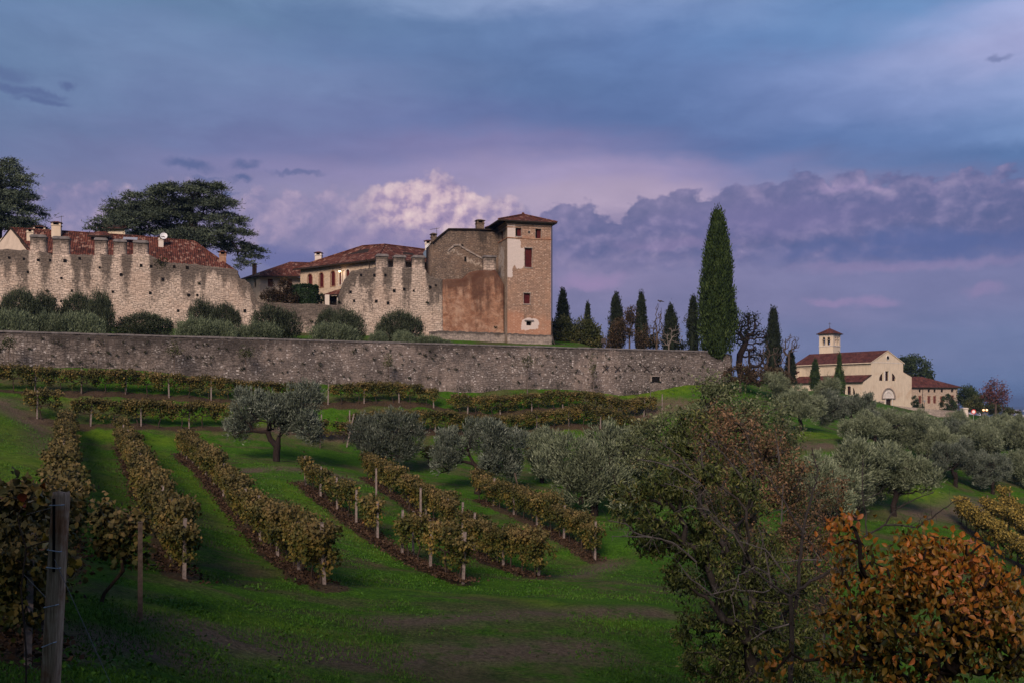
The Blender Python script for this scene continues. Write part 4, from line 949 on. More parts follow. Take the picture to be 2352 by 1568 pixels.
for i_, h in enumerate(vh):
    mb = MB(); e_ = .12; n = 10; r_ = (h[1] - h[0]) / 2; c0 = (h[0] + h[1]) / 2; zc = h[3] - r_
    out = [(c0 + (r_ + e_) * math.cos(math.pi * k / n), zc + (r_ + e_) * math.sin(math.pi * k / n)) for k in range(n + 1)]
    inn = [(c0 + r_ * math.cos(math.pi * k / n), zc + r_ * math.sin(math.pi * k / n)) for k in range(n + 1)]
    for k in range(n): mb.poly([(inn[k][0], -.03, inn[k][1]), (out[k][0], -.03, out[k][1]), (out[k + 1][0], -.03, out[k + 1][1]), (inn[k + 1][0], -.03, inn[k + 1][1])])
    mb.box(h[0] - e_, h[0], -.03, .02, h[2], zc); mb.box(h[1], h[1] + e_, -.03, .02, h[2], zc); mb.box(h[0] - e_, h[1] + e_, -.06, .02, h[2] - .1, h[2])
    wn = mb.build('window', M['brick'] if i_ < 3 else M['white'], va); wn.location = lw.location; wn.rotation_euler = lw.rotation_euler
    mb = MB()
    arc = [(c0 + r_ * math.cos(math.pi * k / n), zc + r_ * math.sin(math.pi * k / n)) for k in range(n + 1)]
    mb.poly([(h[0], .14, h[2]), (h[1], .14, h[2])] + [(x_, .14, z_) for x_, z_ in arc])
    mb.build('shutter', M['red'] if i_ != 4 else M['white'], wn)
fw = MB(); rd = math.atan2(wr.y - wc.y, wr.x - wc.x); rl = (Vector((wr.x, wr.y)) - Vector((wc.x, wc.y))).length
fw.facade(0, rl, zB, zE, 0, [(rl * .30, rl * .36, zE - 2.2, zE - .9), (rl * .58, rl * .64, zE - 2.2, zE - .9)], .25)
fo = fw.build('front_wall', M['villa'], va); fo.location = (wc.x - vo[0], wc.y - vo[1], 0); fo.rotation_euler = (0, 0, rd)
for f_ in (.33, .61):
    mb = MB(); mb.box(rl * f_ - .35, rl * f_ + .35, .15, .18, zE - 2.2, zE - .9); wn = mb.build('shutter', M['redlow'], va); wn.location = fo.location; wn.rotation_euler = fo.rotation_euler
mb = MB()
for a, b in ((wr, Kb + Vector((-.4, -.4, 0))), (Kb + Vector((-.4, -.4, 0)), Lb), (Lb, wa)): mb.poly([(a.x, a.y, zB), (b.x, b.y, zB), (b.x, b.y, zE), (a.x, a.y, zE)])
mb.build('rear_walls', M['villa'], va, off=vo)
mb = MB(); q = P(849, 600, 126.0); mb.tube([q + Vector((-.5, -.2, .25)), q + Vector((-.1, -.25, 0)), q + Vector((0, -.15, -.5)), q + Vector((0, -.1, -6))], .06, 6); mb.build('downpipe', M['eave'], va, off=vo)
q = P(732, 608, 137); chimney(va, q.x - vo[0], q.y - vo[1], q.z - .8, P(732, 578, 137).z, .9, .8, M['white'])
q = P(984, 590, 131.5); ch = chimney(va, q.x - vo[0], q.y - vo[1], q.z - 1.2, P(984, 551, 131.5).z, .85, .8, M['white'])
dish(ch, (q.x - vo[0] + .05, q.y - vo[1] - .75, P(984, 566, 130.5).z), .38, M['dish']); dish(ch, (q.x - vo[0] + .0, q.y - vo[1] - .8, P(984, 582, 130.5).z), .62, M['dishgrey'])
# lower annexe to its right
an = thing('annexe', 'low white annexe with tiled lean-to roof tucked between villa and hall', 'house', (X(1040, 129), 129, 0)); ao = (X(1040, 129), 129, 0)
av = [P(996, 607, 129.6), P(1079, 617, 131.5), P(1015, 577, 136), P(985, 576, 136), P(975, 604, 129.5)]
roof_mesh('roof', av, [(4, 0, 1, 2, 3)], .2, [M['tiles'], M['eave']], an, ao)
mb = MB(); AP = Plane(*P(978, 0, 130.2).xy, 16)
at1 = AP.t(1070); azE = AP.z(1030, 611)
hs = [(AP.t(1013.5), AP.t(1023), 8.5, AP.z(1020, 634.5)), (AP.t(1024.5), AP.t(1033), 8.5, AP.z(1028, 634.5)), (AP.t(1035), AP.t(1041), 8.5, AP.z(1037, 635)), (AP.t(1050), AP.t(1065), 8.5, AP.z(1057, 636))]
mb.facade(0, at1, 8.2, azE, 0, hs, .2); aw = mb.build('wall', M['white'], an); aw.location = (AP.x0 - ao[0], AP.y0 - ao[1], 0); aw.rotation_euler = (0, 0, AP.a)
for h in hs: mb = MB(); mb.box(h[0], h[1], .15, .17, h[2], h[3]); wn = mb.build('window', M['dark'], an); wn.location = aw.location; wn.rotation_euler = aw.rotation_euler
mb = MB(); t_ = AP.t(1008.5); mb.tube([(t_ + .3, -.45, azE - .05), (t_, -.12, azE - .4), (t_, -.1, 9)], .08, 6); dp = mb.build('downpipe', M['eave'], an); dp.location = aw.location; dp.rotation_euler = aw.rotation_euler
q = P(1048.5, 600, 131.5); chimney(an, q.x - ao[0], q.y - ao[1], q.z - .4, P(1048.5, 585, 131.5).z, .45, .45, M['white'], M['coping'])
# lower wing, left
SB = P(620, 700, 146); sm_ = thing('small_house', 'small stone house with low tiled roof left of the long villa', 'house', (SB.x, SB.y, 0)); so = (SB.x, SB.y, 0)
s1, s2, s3 = P(553, 640, 152), P(594, 633.5, 145), P(705, 634, 148.5)
r1, r2 = P(666, 601.5, 152), P(722, 603, 153.5)
s4, s5 = P(720, 630, 160), P(600, 630, 160)
roof_mesh('roof', [s1, s2, s3, r1, r2, s4, s5], [(0, 1, 3), (1, 2, 4, 3), (2, 5, 4), (3, 4, 5, 6), (6, 0, 3)], .22, [M['tiles'], M['eave']], sm_, so)
w1, w2, w3 = P(563, 640, 152), P(596, 640, 146), P(697, 640, 149.2)
WP = Plane(w2.x, w2.y, math.degrees(math.atan2(w3.y - w2.y, w3.x - w2.x))); wl_ = WP.t(696); zs_ = (VH - 634) / F * 147
wh = [(WP.t(615), WP.t(627), WP.z(620, 659), WP.z(620, 641)), (WP.t(660), WP.t(671), WP.z(665, 659), WP.z(665, 642))]
mb = MB(); mb.facade(0, wl_, 8.2, zs_, 0, wh, .25); fo = mb.build('front_wall', M['housewall'], sm_); fo.location = (w2.x - so[0], w2.y - so[1], 0); fo.rotation_euler = (0, 0, WP.a)
for h in wh: mb = MB(); mb.box(h[0], h[1], .05, .1, h[2], h[3]); o = mb.build('shutter', M['redlow'], sm_); o.location = fo.location; o.rotation_euler = fo.rotation_euler
WQ = Plane(w1.x, w1.y, math.degrees(math.atan2(w2.y - w1.y, w2.x - w1.x))); ql = (w2.xy - w1.xy).length
qh = [(WQ.t(584), WQ.t(588), WQ.z(586, 661), WQ.z(586, 641)), (WQ.t(584), WQ.t(588), WQ.z(586, 691), WQ.z(586, 683))]
mb = MB(); mb.facade(0, ql, 8.2, zs_ + .3, 0, qh, .25); fo = mb.build('side_wall', M['housewall'], sm_); fo.location = (w1.x - so[0], w1.y - so[1], 0); fo.rotation_euler = (0, 0, WQ.a)
for h in qh: mb = MB(); mb.box(h[0], h[1], .15, .18, h[2], h[3]); o = mb.build('window', M['dark'], sm_); o.location = fo.location; o.rotation_euler = fo.rotation_euler
q = P(584.5, 630, 150); chimney(sm_, q.x - so[0], q.y - so[1], q.z - .6, P(584.5, 604, 150).z, .55, .5, M['brick'], M['coping'])
# porch
PB = P(762, 700, 126); po = thing('porch', 'small tiled porch on white posts in front of the villa', 'porch', (PB.x, PB.y, 0)); poo = (PB.x, PB.y, 0)
a, b, c_, d_ = P(741, 677, 127), P(800, 675, 124.5), P(800, 660, 127.8), P(770, 667, 129)
roof_mesh('roof', [a, b, c_, d_], [(0, 1, 2, 3)], .18, [M['tiles'], M['eave']], po, poo)
for u_, w_ in ((752, .28), (778.5, .22)):
    q = P(u_, 0, 126.3); mb = MB(); mb.box(q.x - w_, q.x + w_, q.y - .2, q.y + .2, 8, P(u_, 677.5, 126.3).z); mb.build('post', M['white'], po, off=poo)
mb = MB(); q = P(765, 0, 127.6); mb.box(q.x - 1.2, q.x + 1.4, q.y, q.y + .1, 8, P(765, 679, 127).z); bd = mb.build('door_frame', M['eave'], po, off=poo)
# wall lamp
lp = P(780, 622.5, 130.2); la = thing('wall_lamp', 'glowing lamp on the villa wall beside the arched windows', 'lamp', tuple(lp))
mb = MB(); mb.tube([(0, .35, .18), (0, 0, .2), (0, 0, .1)], .03, 5); mb.tube([(0, 0, .12), (0, 0, .0)], [.08, .2], 8); mb.build('bracket', M['iron'], la)
m, t, b = newmat('lamp_glow'); b.inputs['Emission Color'].default_value = (1, .72, .42, 1); b.inputs['Emission Strength'].default_value = 9; b.inputs['Base Color'].default_value = (.9, .8, .6, 1)
mb = MB(); mb.ball((0, 0, -.06), .14, .14, .12, 10, 6); mb.build('bulb', m, la)
ld = bpy.data.lights.new('lamp_light', 'POINT'); ld.energy = 14; ld.color = (1, .6, .3); ld.shadow_soft_size = .2
lo = bpy.data.objects.new('lamp_light', ld); COL.objects.link(lo); lo.parent = la; lo.location = (0, -.25, -.2)

# ---- house behind the left stretch of wall
HB = Plane(*P(0, 0, 118).xy, 16); hb = thing('courtyard_house', 'long cream house with mottled red roof behind the left castle wall', 'house', (HB.x0, HB.y0, 0), HB.a)
def hp(u, v, d=0.0):
    q = HB.back(d); t_, z_ = q.tz(u, v); return (t_, d, z_)
eL, eR = hp(70, 572, 0), hp(546, 622, 0)
zEv = hp(300, 584, 0)[2]; tR = hp(546, 0, 0)[0]; tL = hp(66, 0, 0)[0]
rz_ = hp(200, 535, 5)[2]
t24, t304, t445 = hp(24, 0, 5)[0], hp(305, 0, 5)[0], hp(446, 0, 5)[0]
zl, zr = hp(24, 524, 5)[2], hp(446, 555, 5)[2]
zs2 = hp(546, 619, 0)[2]
vs = [(tL, 0, hp(70, 577)[2]), (hp(345, 0)[0], 0, hp(345, 600)[2]), (tR, 0, hp(546, 626)[2]), (t24, 5, zl), (t304, 5, hp(304, 542, 5)[2]), (t445, 5, zr), (tR + .5, 10, zs2), (t24 - 2, 11, zEv), (t24 - 3.2, 10.5, zEv + .2)]
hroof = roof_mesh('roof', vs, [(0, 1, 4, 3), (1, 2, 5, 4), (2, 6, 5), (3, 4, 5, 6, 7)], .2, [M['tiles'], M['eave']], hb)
mb = MB(); mb.tube([vs[3], vs[4], vs[5]], .13, 6); mb.tube([vs[5], vs[2]], .13, 6); mb.build('ridge_tiles', M['tiles'], hroof)
# gable end at the far left
gz0 = 12.0
mb = MB(); g1, g2, g3 = hp(-40, 590, 6), hp(24, 527, 4.4), hp(68, 573, .6)
mb.poly([(g3[0], g3[1], gz0), (g3[0], g3[1], g3[2]), (g2[0], g2[1], g2[2]), (g1[0], g1[1], g1[2]), (g1[0], g1[1], gz0)][::-1]); mb.build('gable_wall', M['housewall'], hb)
mb = MB(); mb.facade(tL + .1, hp(345, 0)[0], gz0, zEv - .5, .7, [(hp(185, 0)[0], hp(196, 0)[0], zEv - 1.2, zEv - .75), (hp(249, 0)[0], hp(258, 0)[0], zEv - 1.3, zEv - .6)], .3)
mb.build('front_wall', M['cream'], hb)
for u_ in (190, 253): q = hp(u_, 0); mb = MB(); mb.box(q[0] - .5, q[0] + .5, .95, .98, zEv - 1.3, zEv - .6); mb.build('window', M['dark'], hb)
# verge of the gable roof
mb = MB(); mb.tube([hp(-10, 574, 5.2), hp(24, 523.5, 4.3), hp(69, 575, .4)], .14, 5); mb.build('verge', M['eave'], hb)
for u_, v0_, v1_, w_, d_, mt_ in ((70, 524, 560, .75, 2.6, 'cream'), (92, 519, 540, 1.4, 6.5, 'cream'), (130, 508.5, 546, 1.05, 4.0, 'cream'), (370, 541, 572, .6, 3.4, 'white'), (511.5, 576, 612, .85, 2.0, 'brick')):
    q0 = hp(u_, v1_, d_); q1 = hp(u_, v0_, d_); chimney(hb, q0[0], d_, q0[2] - .5, q1[2], w_, w_ * .9, M[mt_])
q = hp(141, 0, 4.5); antenna(hb, q[0], 4.5, hp(141, 545, 4.5)[2], hp(141, 496, 4.5)[2], .6)
q = hp(376, 542, 3.0); dish(hb, q, .45, M['dish']); antenna(hb, q[0], 3.2, q[2] - 1, hp(376, 531, 3.2)[2], .5)
# raised dormer roof
a, b, c_, d_ = hp(200, 541, 3.0), hp(256, 540.5, 3.2), hp(243, 531.5, 5.2), hp(222, 532, 5.2)
roof_mesh('dormer_roof', [a, b, c_, d_], [(0, 1, 2, 3)], .18, [M['tiles'], M['eave']], hb)
mb = MB(); mb.box(a[0] + .4, b[0] - .4, 3.4, 5, a[2] - 1.6, a[2] - .1); mb.build('dormer_wall', M['eave'], hb)
q = hp(300, 549, 3.2); mb = MB(); mb.poly([(q[0] - .9, 3.0, q[2] - .12), (q[0] + .8, 3.0, q[2] - .12), (q[0] + .8, 3.7, q[2] + .28), (q[0] - .9, 3.7, q[2] + .28)]); mb.build('skylight', M['lightmetal'], hb)
# gabled house behind the cedar
gb = P(255, 560, 160); gh = thing('gabled_house', 'distant gabled house with tiled roof half hidden behind the spreading cedar', 'house', (gb.x, gb.y, 0)); go = (gb.x, gb.y, 0)
v_ = [P(222, 524, 158), P(238, 504, 160), P(290, 507, 164), P(292, 524, 158), P(250, 524, 166), P(300, 524, 168)]
roof_mesh('roof', v_, [(0, 3, 2, 1), (1, 2, 5, 4)], .2, [M['tiles'], M['eave']], gh, go)
mb = MB(); a, b = P(228, 524, 158.5), P(287, 524, 158.5); mb.box(a.x, b.x, 158.5, 165, 8, a.z); mb.build('wall', M['cream'], gh, off=go)
# ------------------------------------------------------------------ church on the next rise
q = P(2001.5, 0, 230); CP = Plane(q.x, q.y, 32.0)
chn = thing('church', 'pale cream church with lunette windows, arched portal and long tiled nave', 'church', (CP.x0, CP.y0, 0), CP.a)
cz = lambda v, u=2001.5: CP.z(u, v)
gw = CP.t(2074.4); zg0 = -4.0
aL, aR = CP.t(1983), CP.t(2094)
LEN = 23.0
zeave = cz(831); zpk = cz(805, 2038); zsL = cz(859.6); zaisL = cz(874, 1983); zsR = cz(851.7, 2074); zaisR = cz(863, 2094)
zw = lambda v, u=2038: CP.z(u, v)
ou = lambda u: CP.t(u)
LH = [(ou(2033), ou(2041.5), zw(873.6), zw(851.7)), (ou(2019.5), ou(2028.8), zw(873.6), zw(855)), (ou(2049), ou(2057.5), zw(873.6), zw(855)), (ou(2034), ou(2048), -3.8, zw(916))]
mb = MB()
# facade split in rectangles and gables
mb.facade(0, gw, zg0, zeave, 0, LH, .4); mb.poly([(0, 0, zeave), (gw, 0, zeave), (gw / 2, 0, zpk)])
mb.poly([(aL, 0, zg0), (0, 0, zg0), (0, 0, zsL), (aL, 0, zaisL)]); mb.poly([(gw, 0, zg0), (aR, 0, zg0), (aR, 0, zaisR), (gw, 0, zsR)])
fac = mb.build('facade', M['cream'], chn)
# lunette: quarter-circle infill outside the arc
cxx = ou(2038.3); zb0 = zw(873.6); rr = zw(852) - zb0 ; rx = ou(2057.5) - cxx
n = 12
for s_, x0_, x1_ in ((-1, ou(2019.5), ou(2028.8)), (1, ou(2049), ou(2057.5))):
    xs_ = np.linspace(x0_, x1_, n + 1); mb = MB()
    for a, b in zip(xs_[:-1], xs_[1:]):
        za = zb0 + rr * math.sqrt(max(0, 1 - ((a - cxx) / rx) ** 2)); zb2 = zb0 + rr * math.sqrt(max(0, 1 - ((b - cxx) / rx) ** 2)); zt2 = zw(855) + .002
        za, zb2 = min(za, zt2), min(zb2, zt2)
        mb.poly([(a, .01, za), (b, .01, zb2), (b, .01, zt2), (a, .01, zt2)])
    mb.build('lunette_arch', M['cream'], chn)
for a in ((ou(2031), ou(2033)), (ou(2041.5), ou(2043.5))):
    mb = MB(); mb.box(a[0], a[1], -.06, .0, zb0 - .05, zw(851)); mb.build('lunette_mullion', M['whitestone'], chn)
for h in LH[:3]:
    mb = MB(); mb.box(h[0], h[1], .3, .33, h[2], h[3]); g = mb.build('window', M['dark'], chn)
    mb = MB(); w_ = (h[1] - h[0]) / 2; mb.box(h[0] + w_ - .04, h[0] + w_ + .04, .26, .3, h[2], h[3]); mb.box(h[0], h[1], .26, .3, (h[2] + h[3]) / 2 - .04, (h[2] + h[3]) / 2 + .04); mb.build('frame', M['redlow'], g)
mb = MB(); mb.box(LH[3][0], LH[3][1], .3, .34, -3.8, LH[3][3]); mb.build('door', M['eave'], chn)
mb = MB()
for a, b in ((LH[3][0] - .28, LH[3][0]), (LH[3][1], LH[3][1] + .28)): mb.box(a, b, -.14, .0, -3.8, LH[3][3] + .1)
mb.box(LH[3][0] - .4, LH[3][1] + .4, -.2, .0, LH[3][3] + .1, LH[3][3] + .42); mb.build('door_surround', M['whitestone'], chn)
# portal arch moulding + fan
cxp, czp = ou(2040), zw(913.5); rp = (ou(2055.5) - ou(2024.5)) / 2; mb = MB(); n = 18
def ring(r0, r1, y0, y1, mi):
    for k in range(n):
        a0, a1 = math.pi * k / n, math.pi * (k + 1) / n
        p = lambda r, a, y: (cxp + r * math.cos(a), y, czp + r * math.sin(a))
        mb.poly([p(r0, a0, y0), p(r1, a0, y0), p(r1, a1, y0), p(r0, a1, y0)], mi); mb.poly([p(r1, a0, y0), p(r1, a0, y1), p(r1, a1, y1), p(r1, a1, y0)], mi); mb.poly([p(r0, a0, y1), p(r0, a0, y0), p(r0, a1, y0), p(r0, a1, y1)], mi)
ring(rp * .88, rp, -.22, 0, 1); ring(rp * .55, rp * .66, -.12, 0, 0); ring(.05, rp * .88, -.03, 0, 0)
mb.box(cxp - rp, cxp + rp, -.24, 0, czp - .18, czp - .002, 1)
mb.build('portal_arch', [M['whitestone'], M['plinth']], chn)
ox, oz = ou(2038.6), zw(821); mb = MB(); mb.tube([(ox, 0, oz), (ox, -.10, oz)], .62, 18, 1); mb.tube([(ox, -.101, oz), (ox, -.115, oz)], .44, 18, 0)
oc_ = mb.build('oculus', [M['dark'], M['whitestone']], chn)
mb = MB()
for k in range(3): mb.box(-.12 * 0 + .0, gw, -.05, 0, zeave - .1, zeave + .04) if k == 0 else None
mb.build('string_course', M['whitestone'], chn)
# nave, aisles
zsT = zsL + .25
mb = MB(); mb.poly([(0, 0, zg0), (0, 0, zeave), (0, LEN, zeave), (0, LEN, zg0)]); mb.poly([(gw, LEN, zg0), (gw, LEN, zeave), (gw, 0, zeave), (gw, 0, zg0)][::1]); mb.poly([(gw, LEN, zg0), (0, LEN, zg0), (0, LEN, zeave), (gw / 2, LEN, zpk), (gw, LEN, zeave)])
mb.build('nave_wall', M['creamside'], chn)
mb = MB(); k_ = 0
while k_ < LEN: mb.box(-.16, -.0, k_, k_ + .22, zeave - .45, zeave - .22); k_ += .48
mb.box(-.22, -.0, 0, LEN, zeave - .22, zeave - .05); mb.box(-.06, 0, .02, LEN, zeave - .75, zeave - .62); mb.build('cornice', M['cream'], chn)
e_ = .45
roof_mesh('nave_roof', [(-e_, -.15, zeave - .08), (-e_, LEN + .3, zeave - .08), (gw / 2, LEN + .3, zpk + .12), (gw / 2, -.15, zpk + .12), (gw + e_, -.15, zeave - .08), (gw + e_, LEN + .3, zeave - .08)], [(0, 1, 2, 3), (3, 2, 5, 4)], .2, [M['tiles2'], M['cream']], chn)
ALEN = 21.5
roof_mesh('aisle_roof', [(aL - .5, -.1, zaisL - .2), (aL - .5, ALEN, zaisL - .2), (-.02, ALEN, zsL), (-.02, -.1, zsL)], [(0, 1, 2, 3)], .18, [M['tiles2'], M['eave']], chn)
roof_mesh('aisle_roof', [(aR + .3, -.1, zaisR - .1), (aR + .3, ALEN, zaisR - .1), (gw + .02, ALEN, zsR), (gw + .02, -.1, zsR)], [(0, 1, 2, 3)], .18, [M['tiles2'], M['eave']], chn)
# aisle side wall in its own frame, seen from the left: local x runs from the far end to the facade
aw = thing('x', '', '') if False else None
SP_a = CP.a - R(90)
so_ = Vector(CP.w(aL, ALEN))
SPl = Plane(so_.x, so_.y, math.degrees(SP_a))
def arch_w(uc, hw, v0, v1): return None
wins = []
for (u0_, u1_) in ((2013, 2021),): pass
sh = []
for ua, ub, v0_, v1_ in ((1900.5, 1908.5, 907, 885), (1945.5, 1954, 905.5, 886)): sh.append((SPl.t(ua), SPl.t(ub), SPl.z((ua + ub) / 2, v0_), SPl.z((ua + ub) / 2, v1_), .35))
for ua, ub, v0_, v1_ in ((1891, 1896, 906, 890), (1912.5, 1917, 906, 890), (1958, 1964, 905, 889.5), (1936, 1941, 906, 890)): sh.append((SPl.t(ua), SPl.t(ub), SPl.z((ua + ub) / 2, v0_), SPl.z((ua + ub) / 2, v1_)))
mb = MB(); mb.facade(0, ALEN, zg0, zaisL - .05, 0, sh, .35)
asw = mb.build('aisle_wall', M['cream'], chn); asw.location = (aL, ALEN, 0); asw.rotation_euler = (0, 0, R(-90))
for i_, h in enumerate(sh):
    mb = MB()
    mb.box(h[0], h[1], .25, .28, h[2], h[3]); wn = mb.build('window', M['dark'], chn); wn.location = asw.location; wn.rotation_euler = asw.rotation_euler
    if i_ >= 2:                                  # quarter lunette: fill the outer top corner
        mb = MB(); left = i_ in (2, 5); n = 8; w_ = h[1] - h[0]; hh = h[3] - h[2]
        for k in range(n):
            f0, f1 = k / n, (k + 1) / n
            zf = lambda f: h[2] + hh * math.sqrt(max(0, 1 - ((1 - f) if left else f) ** 2) )
            mb.poly([(h[0] + w_ * f0, .02, zf(f0)), (h[0] + w_ * f1, .02, zf(f1)), (h[0] + w_ * f1, .02, h[3] + .002), (h[0] + w_ * f0, .02, h[3] + .002)])
        ar = mb.build('arch_infill', M['cream'], wn)
    else:
        mb = MB(); mb.box((h[0] + h[1]) / 2 - .05, (h[0] + h[1]) / 2 + .05, .2, .25, h[2], h[3]); mb.box(h[0], h[1], .2, .25, h[2] + (h[3] - h[2]) * .5, h[2] + (h[3] - h[2]) * .5 + .1); mb.build('frame', M['redlow'], wn)
# small transept at the far end
tp = SPl.t(1860); tq = SPl.t(1841)
mb = MB(); zt1 = cz(862) ; x_a = aL - 1.6
mb.box(x_a, -.1, ALEN + .02, ALEN + 9, zg0, zsL - .7)
mb.poly([(x_a, ALEN + .01, zsL - .7), (-.1, ALEN + .01, zsL - .7), (-.1, ALEN + .01, zsL + 1.2)]); mb.build('transept_wall', M['cream'], chn)
roof_mesh('transept_roof', [(x_a - .4, ALEN - .1, zsL - .95), (x_a - .4, ALEN + 9, zsL - .95), (-.05, ALEN + 9, zsL + 1.3), (-.05, ALEN - .1, zsL + 1.3)], [(0, 1, 2, 3)], .18, [M['tiles2'], M['eave']], chn)
# bell tower
BY = 255.0; bw_ = ln(49, BY) / math.sqrt(2); bc = P(1913.5, 0, BY)
bt_ = thing('bell_tower', 'square pale bell tower with paired arches and pyramid roof behind the church', 'tower', (bc.x, bc.y + bw_ * .7, 0), R(45)); h2 = bw_ / 2
bz = lambda v: (VH - v) / F * BY
zr0, zr1 = bz(765), bz(752)
holes = []
for f in (-.56, .0): pass
for k, rot in enumerate((0, -90, 90, 180)):
    mb = MB(); hs = [(h2 * f0, h2 * f1, bz(792), bz(773.5), 1.0) for f0, f1 in ((-.52, -.12), (.16, .56))]
    mb.facade(-h2, h2, -3, zr0, 0, hs, .35)
    fo = mb.build('wall', M['cream'], bt_); mz = Matrix.Rotation(R(rot), 4, 'Z'); fo.location = mz @ Vector((0, -h2, 0)); fo.rotation_euler = (0, 0, R(rot))
    mb = MB()
    for h in hs: mb.box(h[0] - .1, h[1] + .1, -.06, 0, h[3] - .75, h[3] - .62)
    mb.build('impost', M['plinth'], fo)
mb = MB(); mb.box(-h2 - .12, h2 + .12, -h2 - .12, h2 + .12, bz(794.5), bz(793)); mb.box(-h2 - .2, h2 + .2, -h2 - .2, h2 + .2, zr0 - .45, zr0 - .1); mb.box(-h2 - .08, h2 + .08, -h2 - .08, h2 + .08, zr0 - .75, zr0 - .62); mb.build('cornice', M['whitestone'], bt_)
mb = MB(); mb.box(-h2 + .5, h2 - .5, -h2 + .5, h2 - .5, bz(806), bz(793)); mb.ball((0, 0, bz(780)), .45, .45, .5); mb.build('belfry_floor', M['dark'], bt_)
e_ = h2 + .55; roof_mesh('roof', [(-e_, -e_, zr0 - .1), (e_, -e_, zr0 - .1), (e_, e_, zr0 - .1), (-e_, e_, zr0 - .1), (0, 0, zr1)], [(0, 1, 4), (1, 2, 4), (2, 3, 4), (3, 0, 4)], .15, [M['tiles2'], M['eave']], bt_)
mb = MB(); mb.tube([(0, 0, zr1 - .1), (0, 0, zr1 + 1.5)], .05, 5); mb.tube([(-.4, .0, zr1 + 1.05), (.4, .0, zr1 + 1.05)], .05, 5); mb.ball((0, 0, zr1 + .2), .12, .12, .12, 8, 5); crs = mb.build('cross', M['iron'], bt_); crs.rotation_euler = (0, 0, R(-45))
# farmhouse
FP = Plane(*P(2090, 0, 243).xy, 8); fh = thing('farmhouse', 'two storey stone farmhouse with hipped tiled roof right of the church', 'house', (FP.x0, FP.y0, 0), FP.a)
ft = FP.t; fz = lambda v: FP.z(2140, v); fr_ = ft(2199.5)
fhole = []
for a, b, v0_, v1_ in ((2110.3, 2114.8, 900, 893), (2131, 2135.8, 900, 893), (2144.3, 2149, 900, 893), (2161, 2166, 900, 893), (2184.5, 2189.8, 900, 893), (2110.3, 2115.3, 925.5, 909), (2131, 2136, 925.5, 909), (2144.3, 2149, 925.5, 909), (2160, 2166.8, 932, 909.5), (2185, 2190, 922, 908)):
    fhole.append((ft(a), ft(b), fz(v0_), fz(v1_)))
mb = MB(); mb.facade(0, fr_, -5, fz(888), 0, fhole, .3); mb.box(0, .02, .02, 9, -5, fz(888)); mb.poly([(fr_, 0, -5), (fr_, 9, -5), (fr_, 9, fz(888)), (fr_, 0, fz(888))]); mb.poly([(fr_, 9, -5), (0, 9, -5), (0, 9, fz(888)), (fr_, 9, fz(888))]); mb.build('wall', M['farm'], fh)
for i_, h in enumerate(fhole):
    mb = MB()
    if i_ >= 5: mb.box(h[0] - .14, h[0] - .001, -.025, .01, h[2], h[3]); mb.box(h[1] + .001, h[1] + .14, -.025, .01, h[2], h[3]); mb.box(h[0] - .14, h[1] + .14, -.025, .01, h[3] + .001, h[3] + .16)
    mb.box(h[0], h[1], .12 if i_ >= 5 else .26, .28, h[2], h[3], 1); mb.build('door' if i_ == 8 else 'window', [M['brick'], M['redlow'] if i_ >= 5 else M['dark']], fh)
zE_ = fz(888.5); e_ = .6
roof_mesh('roof', [(-.4, -e_, zE_), (fr_ + 1.2, -e_, zE_), (fr_ + 1.2, 9 + e_, zE_), (-.4, 9 + e_, zE_), (.0, 4.5, FP.z(2100, 864.0) * 1.02), (ft(2139), 4.5, FP.z(2100, 864.0) * 1.02)], [(0, 1, 5, 4), (1, 2, 5), (2, 3, 4, 5), (3, 0, 4)], .2, [M['tiles2'], M['eave']], fh)
mb = MB(); mb.tube([(ft(2119), -.1, zE_ - .1), (ft(2119), -.1, -3.5)], .07, 6); mb.build('downpipe', M['iron'], fh)
mb = MB(); a = FP.tz(2199, 901); b = FP.tz(2219, 912); mb.poly([(a[0], 1, a[1]), (b[0], 1, b[1]), (b[0], 5, b[1]), (a[0], 5, a[1])]); mb.poly([(a[0], 1, a[1] - .2), (a[0], 5, a[1] - .2), (b[0], 5, b[1] - .2), (b[0], 1, b[1] - .2)]); mb.tube([(FP.t(2209), 1.2, -4), (FP.t(2209), 1.2, FP.z(2209, 907))], .12, 5); mb.build('lean_to', M['tiles2'], fh)
# churchyard parapet, pillars, lamp, sign
pw = thing('parapet_wall', 'low curved stone parapet running before church and farmhouse', 'wall', tuple(P(2130, 950, 220)))
mb = MB(); pp = [P(2000, 926, 221), P(2050, 930, 217), P(2100, 935, 215), P(2160, 940.5, 215), (P(2225, 944.5, 217))]
pl_ = P(2130, 950, 220)
for a, b in zip(pp[:-1], pp[1:]):
    a, b = a - pl_, b - pl_; mb.poly([(a.x, a.y, -5), (b.x, b.y, -5), (b.x, b.y, b.z), (a.x, a.y, a.z)]); mb.poly([(a.x, a.y, a.z), (b.x, b.y, b.z), (b.x, b.y + .5, b.z), (a.x, a.y + .5, a.z)]); mb.poly([(b.x, b.y + .5, -5), (a.x, a.y + .5, -5), (a.x, a.y + .5, a.z), (b.x, b.y + .5, b.z)])
mb.build('wall', M['plinth'], pw)
def pillar(u, Y, v0, v1, w, mat, label):
    b = P(u, v1, Y); t_ = thing('gate_pillar', label, 'pillar', tuple(b)); h = ln(v1 - v0, Y)
    mb = MB(); mb.box(-w, w, -w, w, -1.5, h - .3, 0, .03); mb.build('shaft', M[mat], t_); mb = MB(); mb.box(-w - .1, w + .1, -w - .1, w + .1, h - .3, h - .1); mb.box(-w, w, -w, w, h - .1, h, 0, .15); mb.build('cap', M[mat], t_)
pillar(2024.7, 219, 920, 934, .42, 'plinth', 'grey stone gate pillar in front of the church portal')
pillar(2216, 214, 935.5, 950, .5, 'white', 'white gate pillar by trees at right end of the parapet')
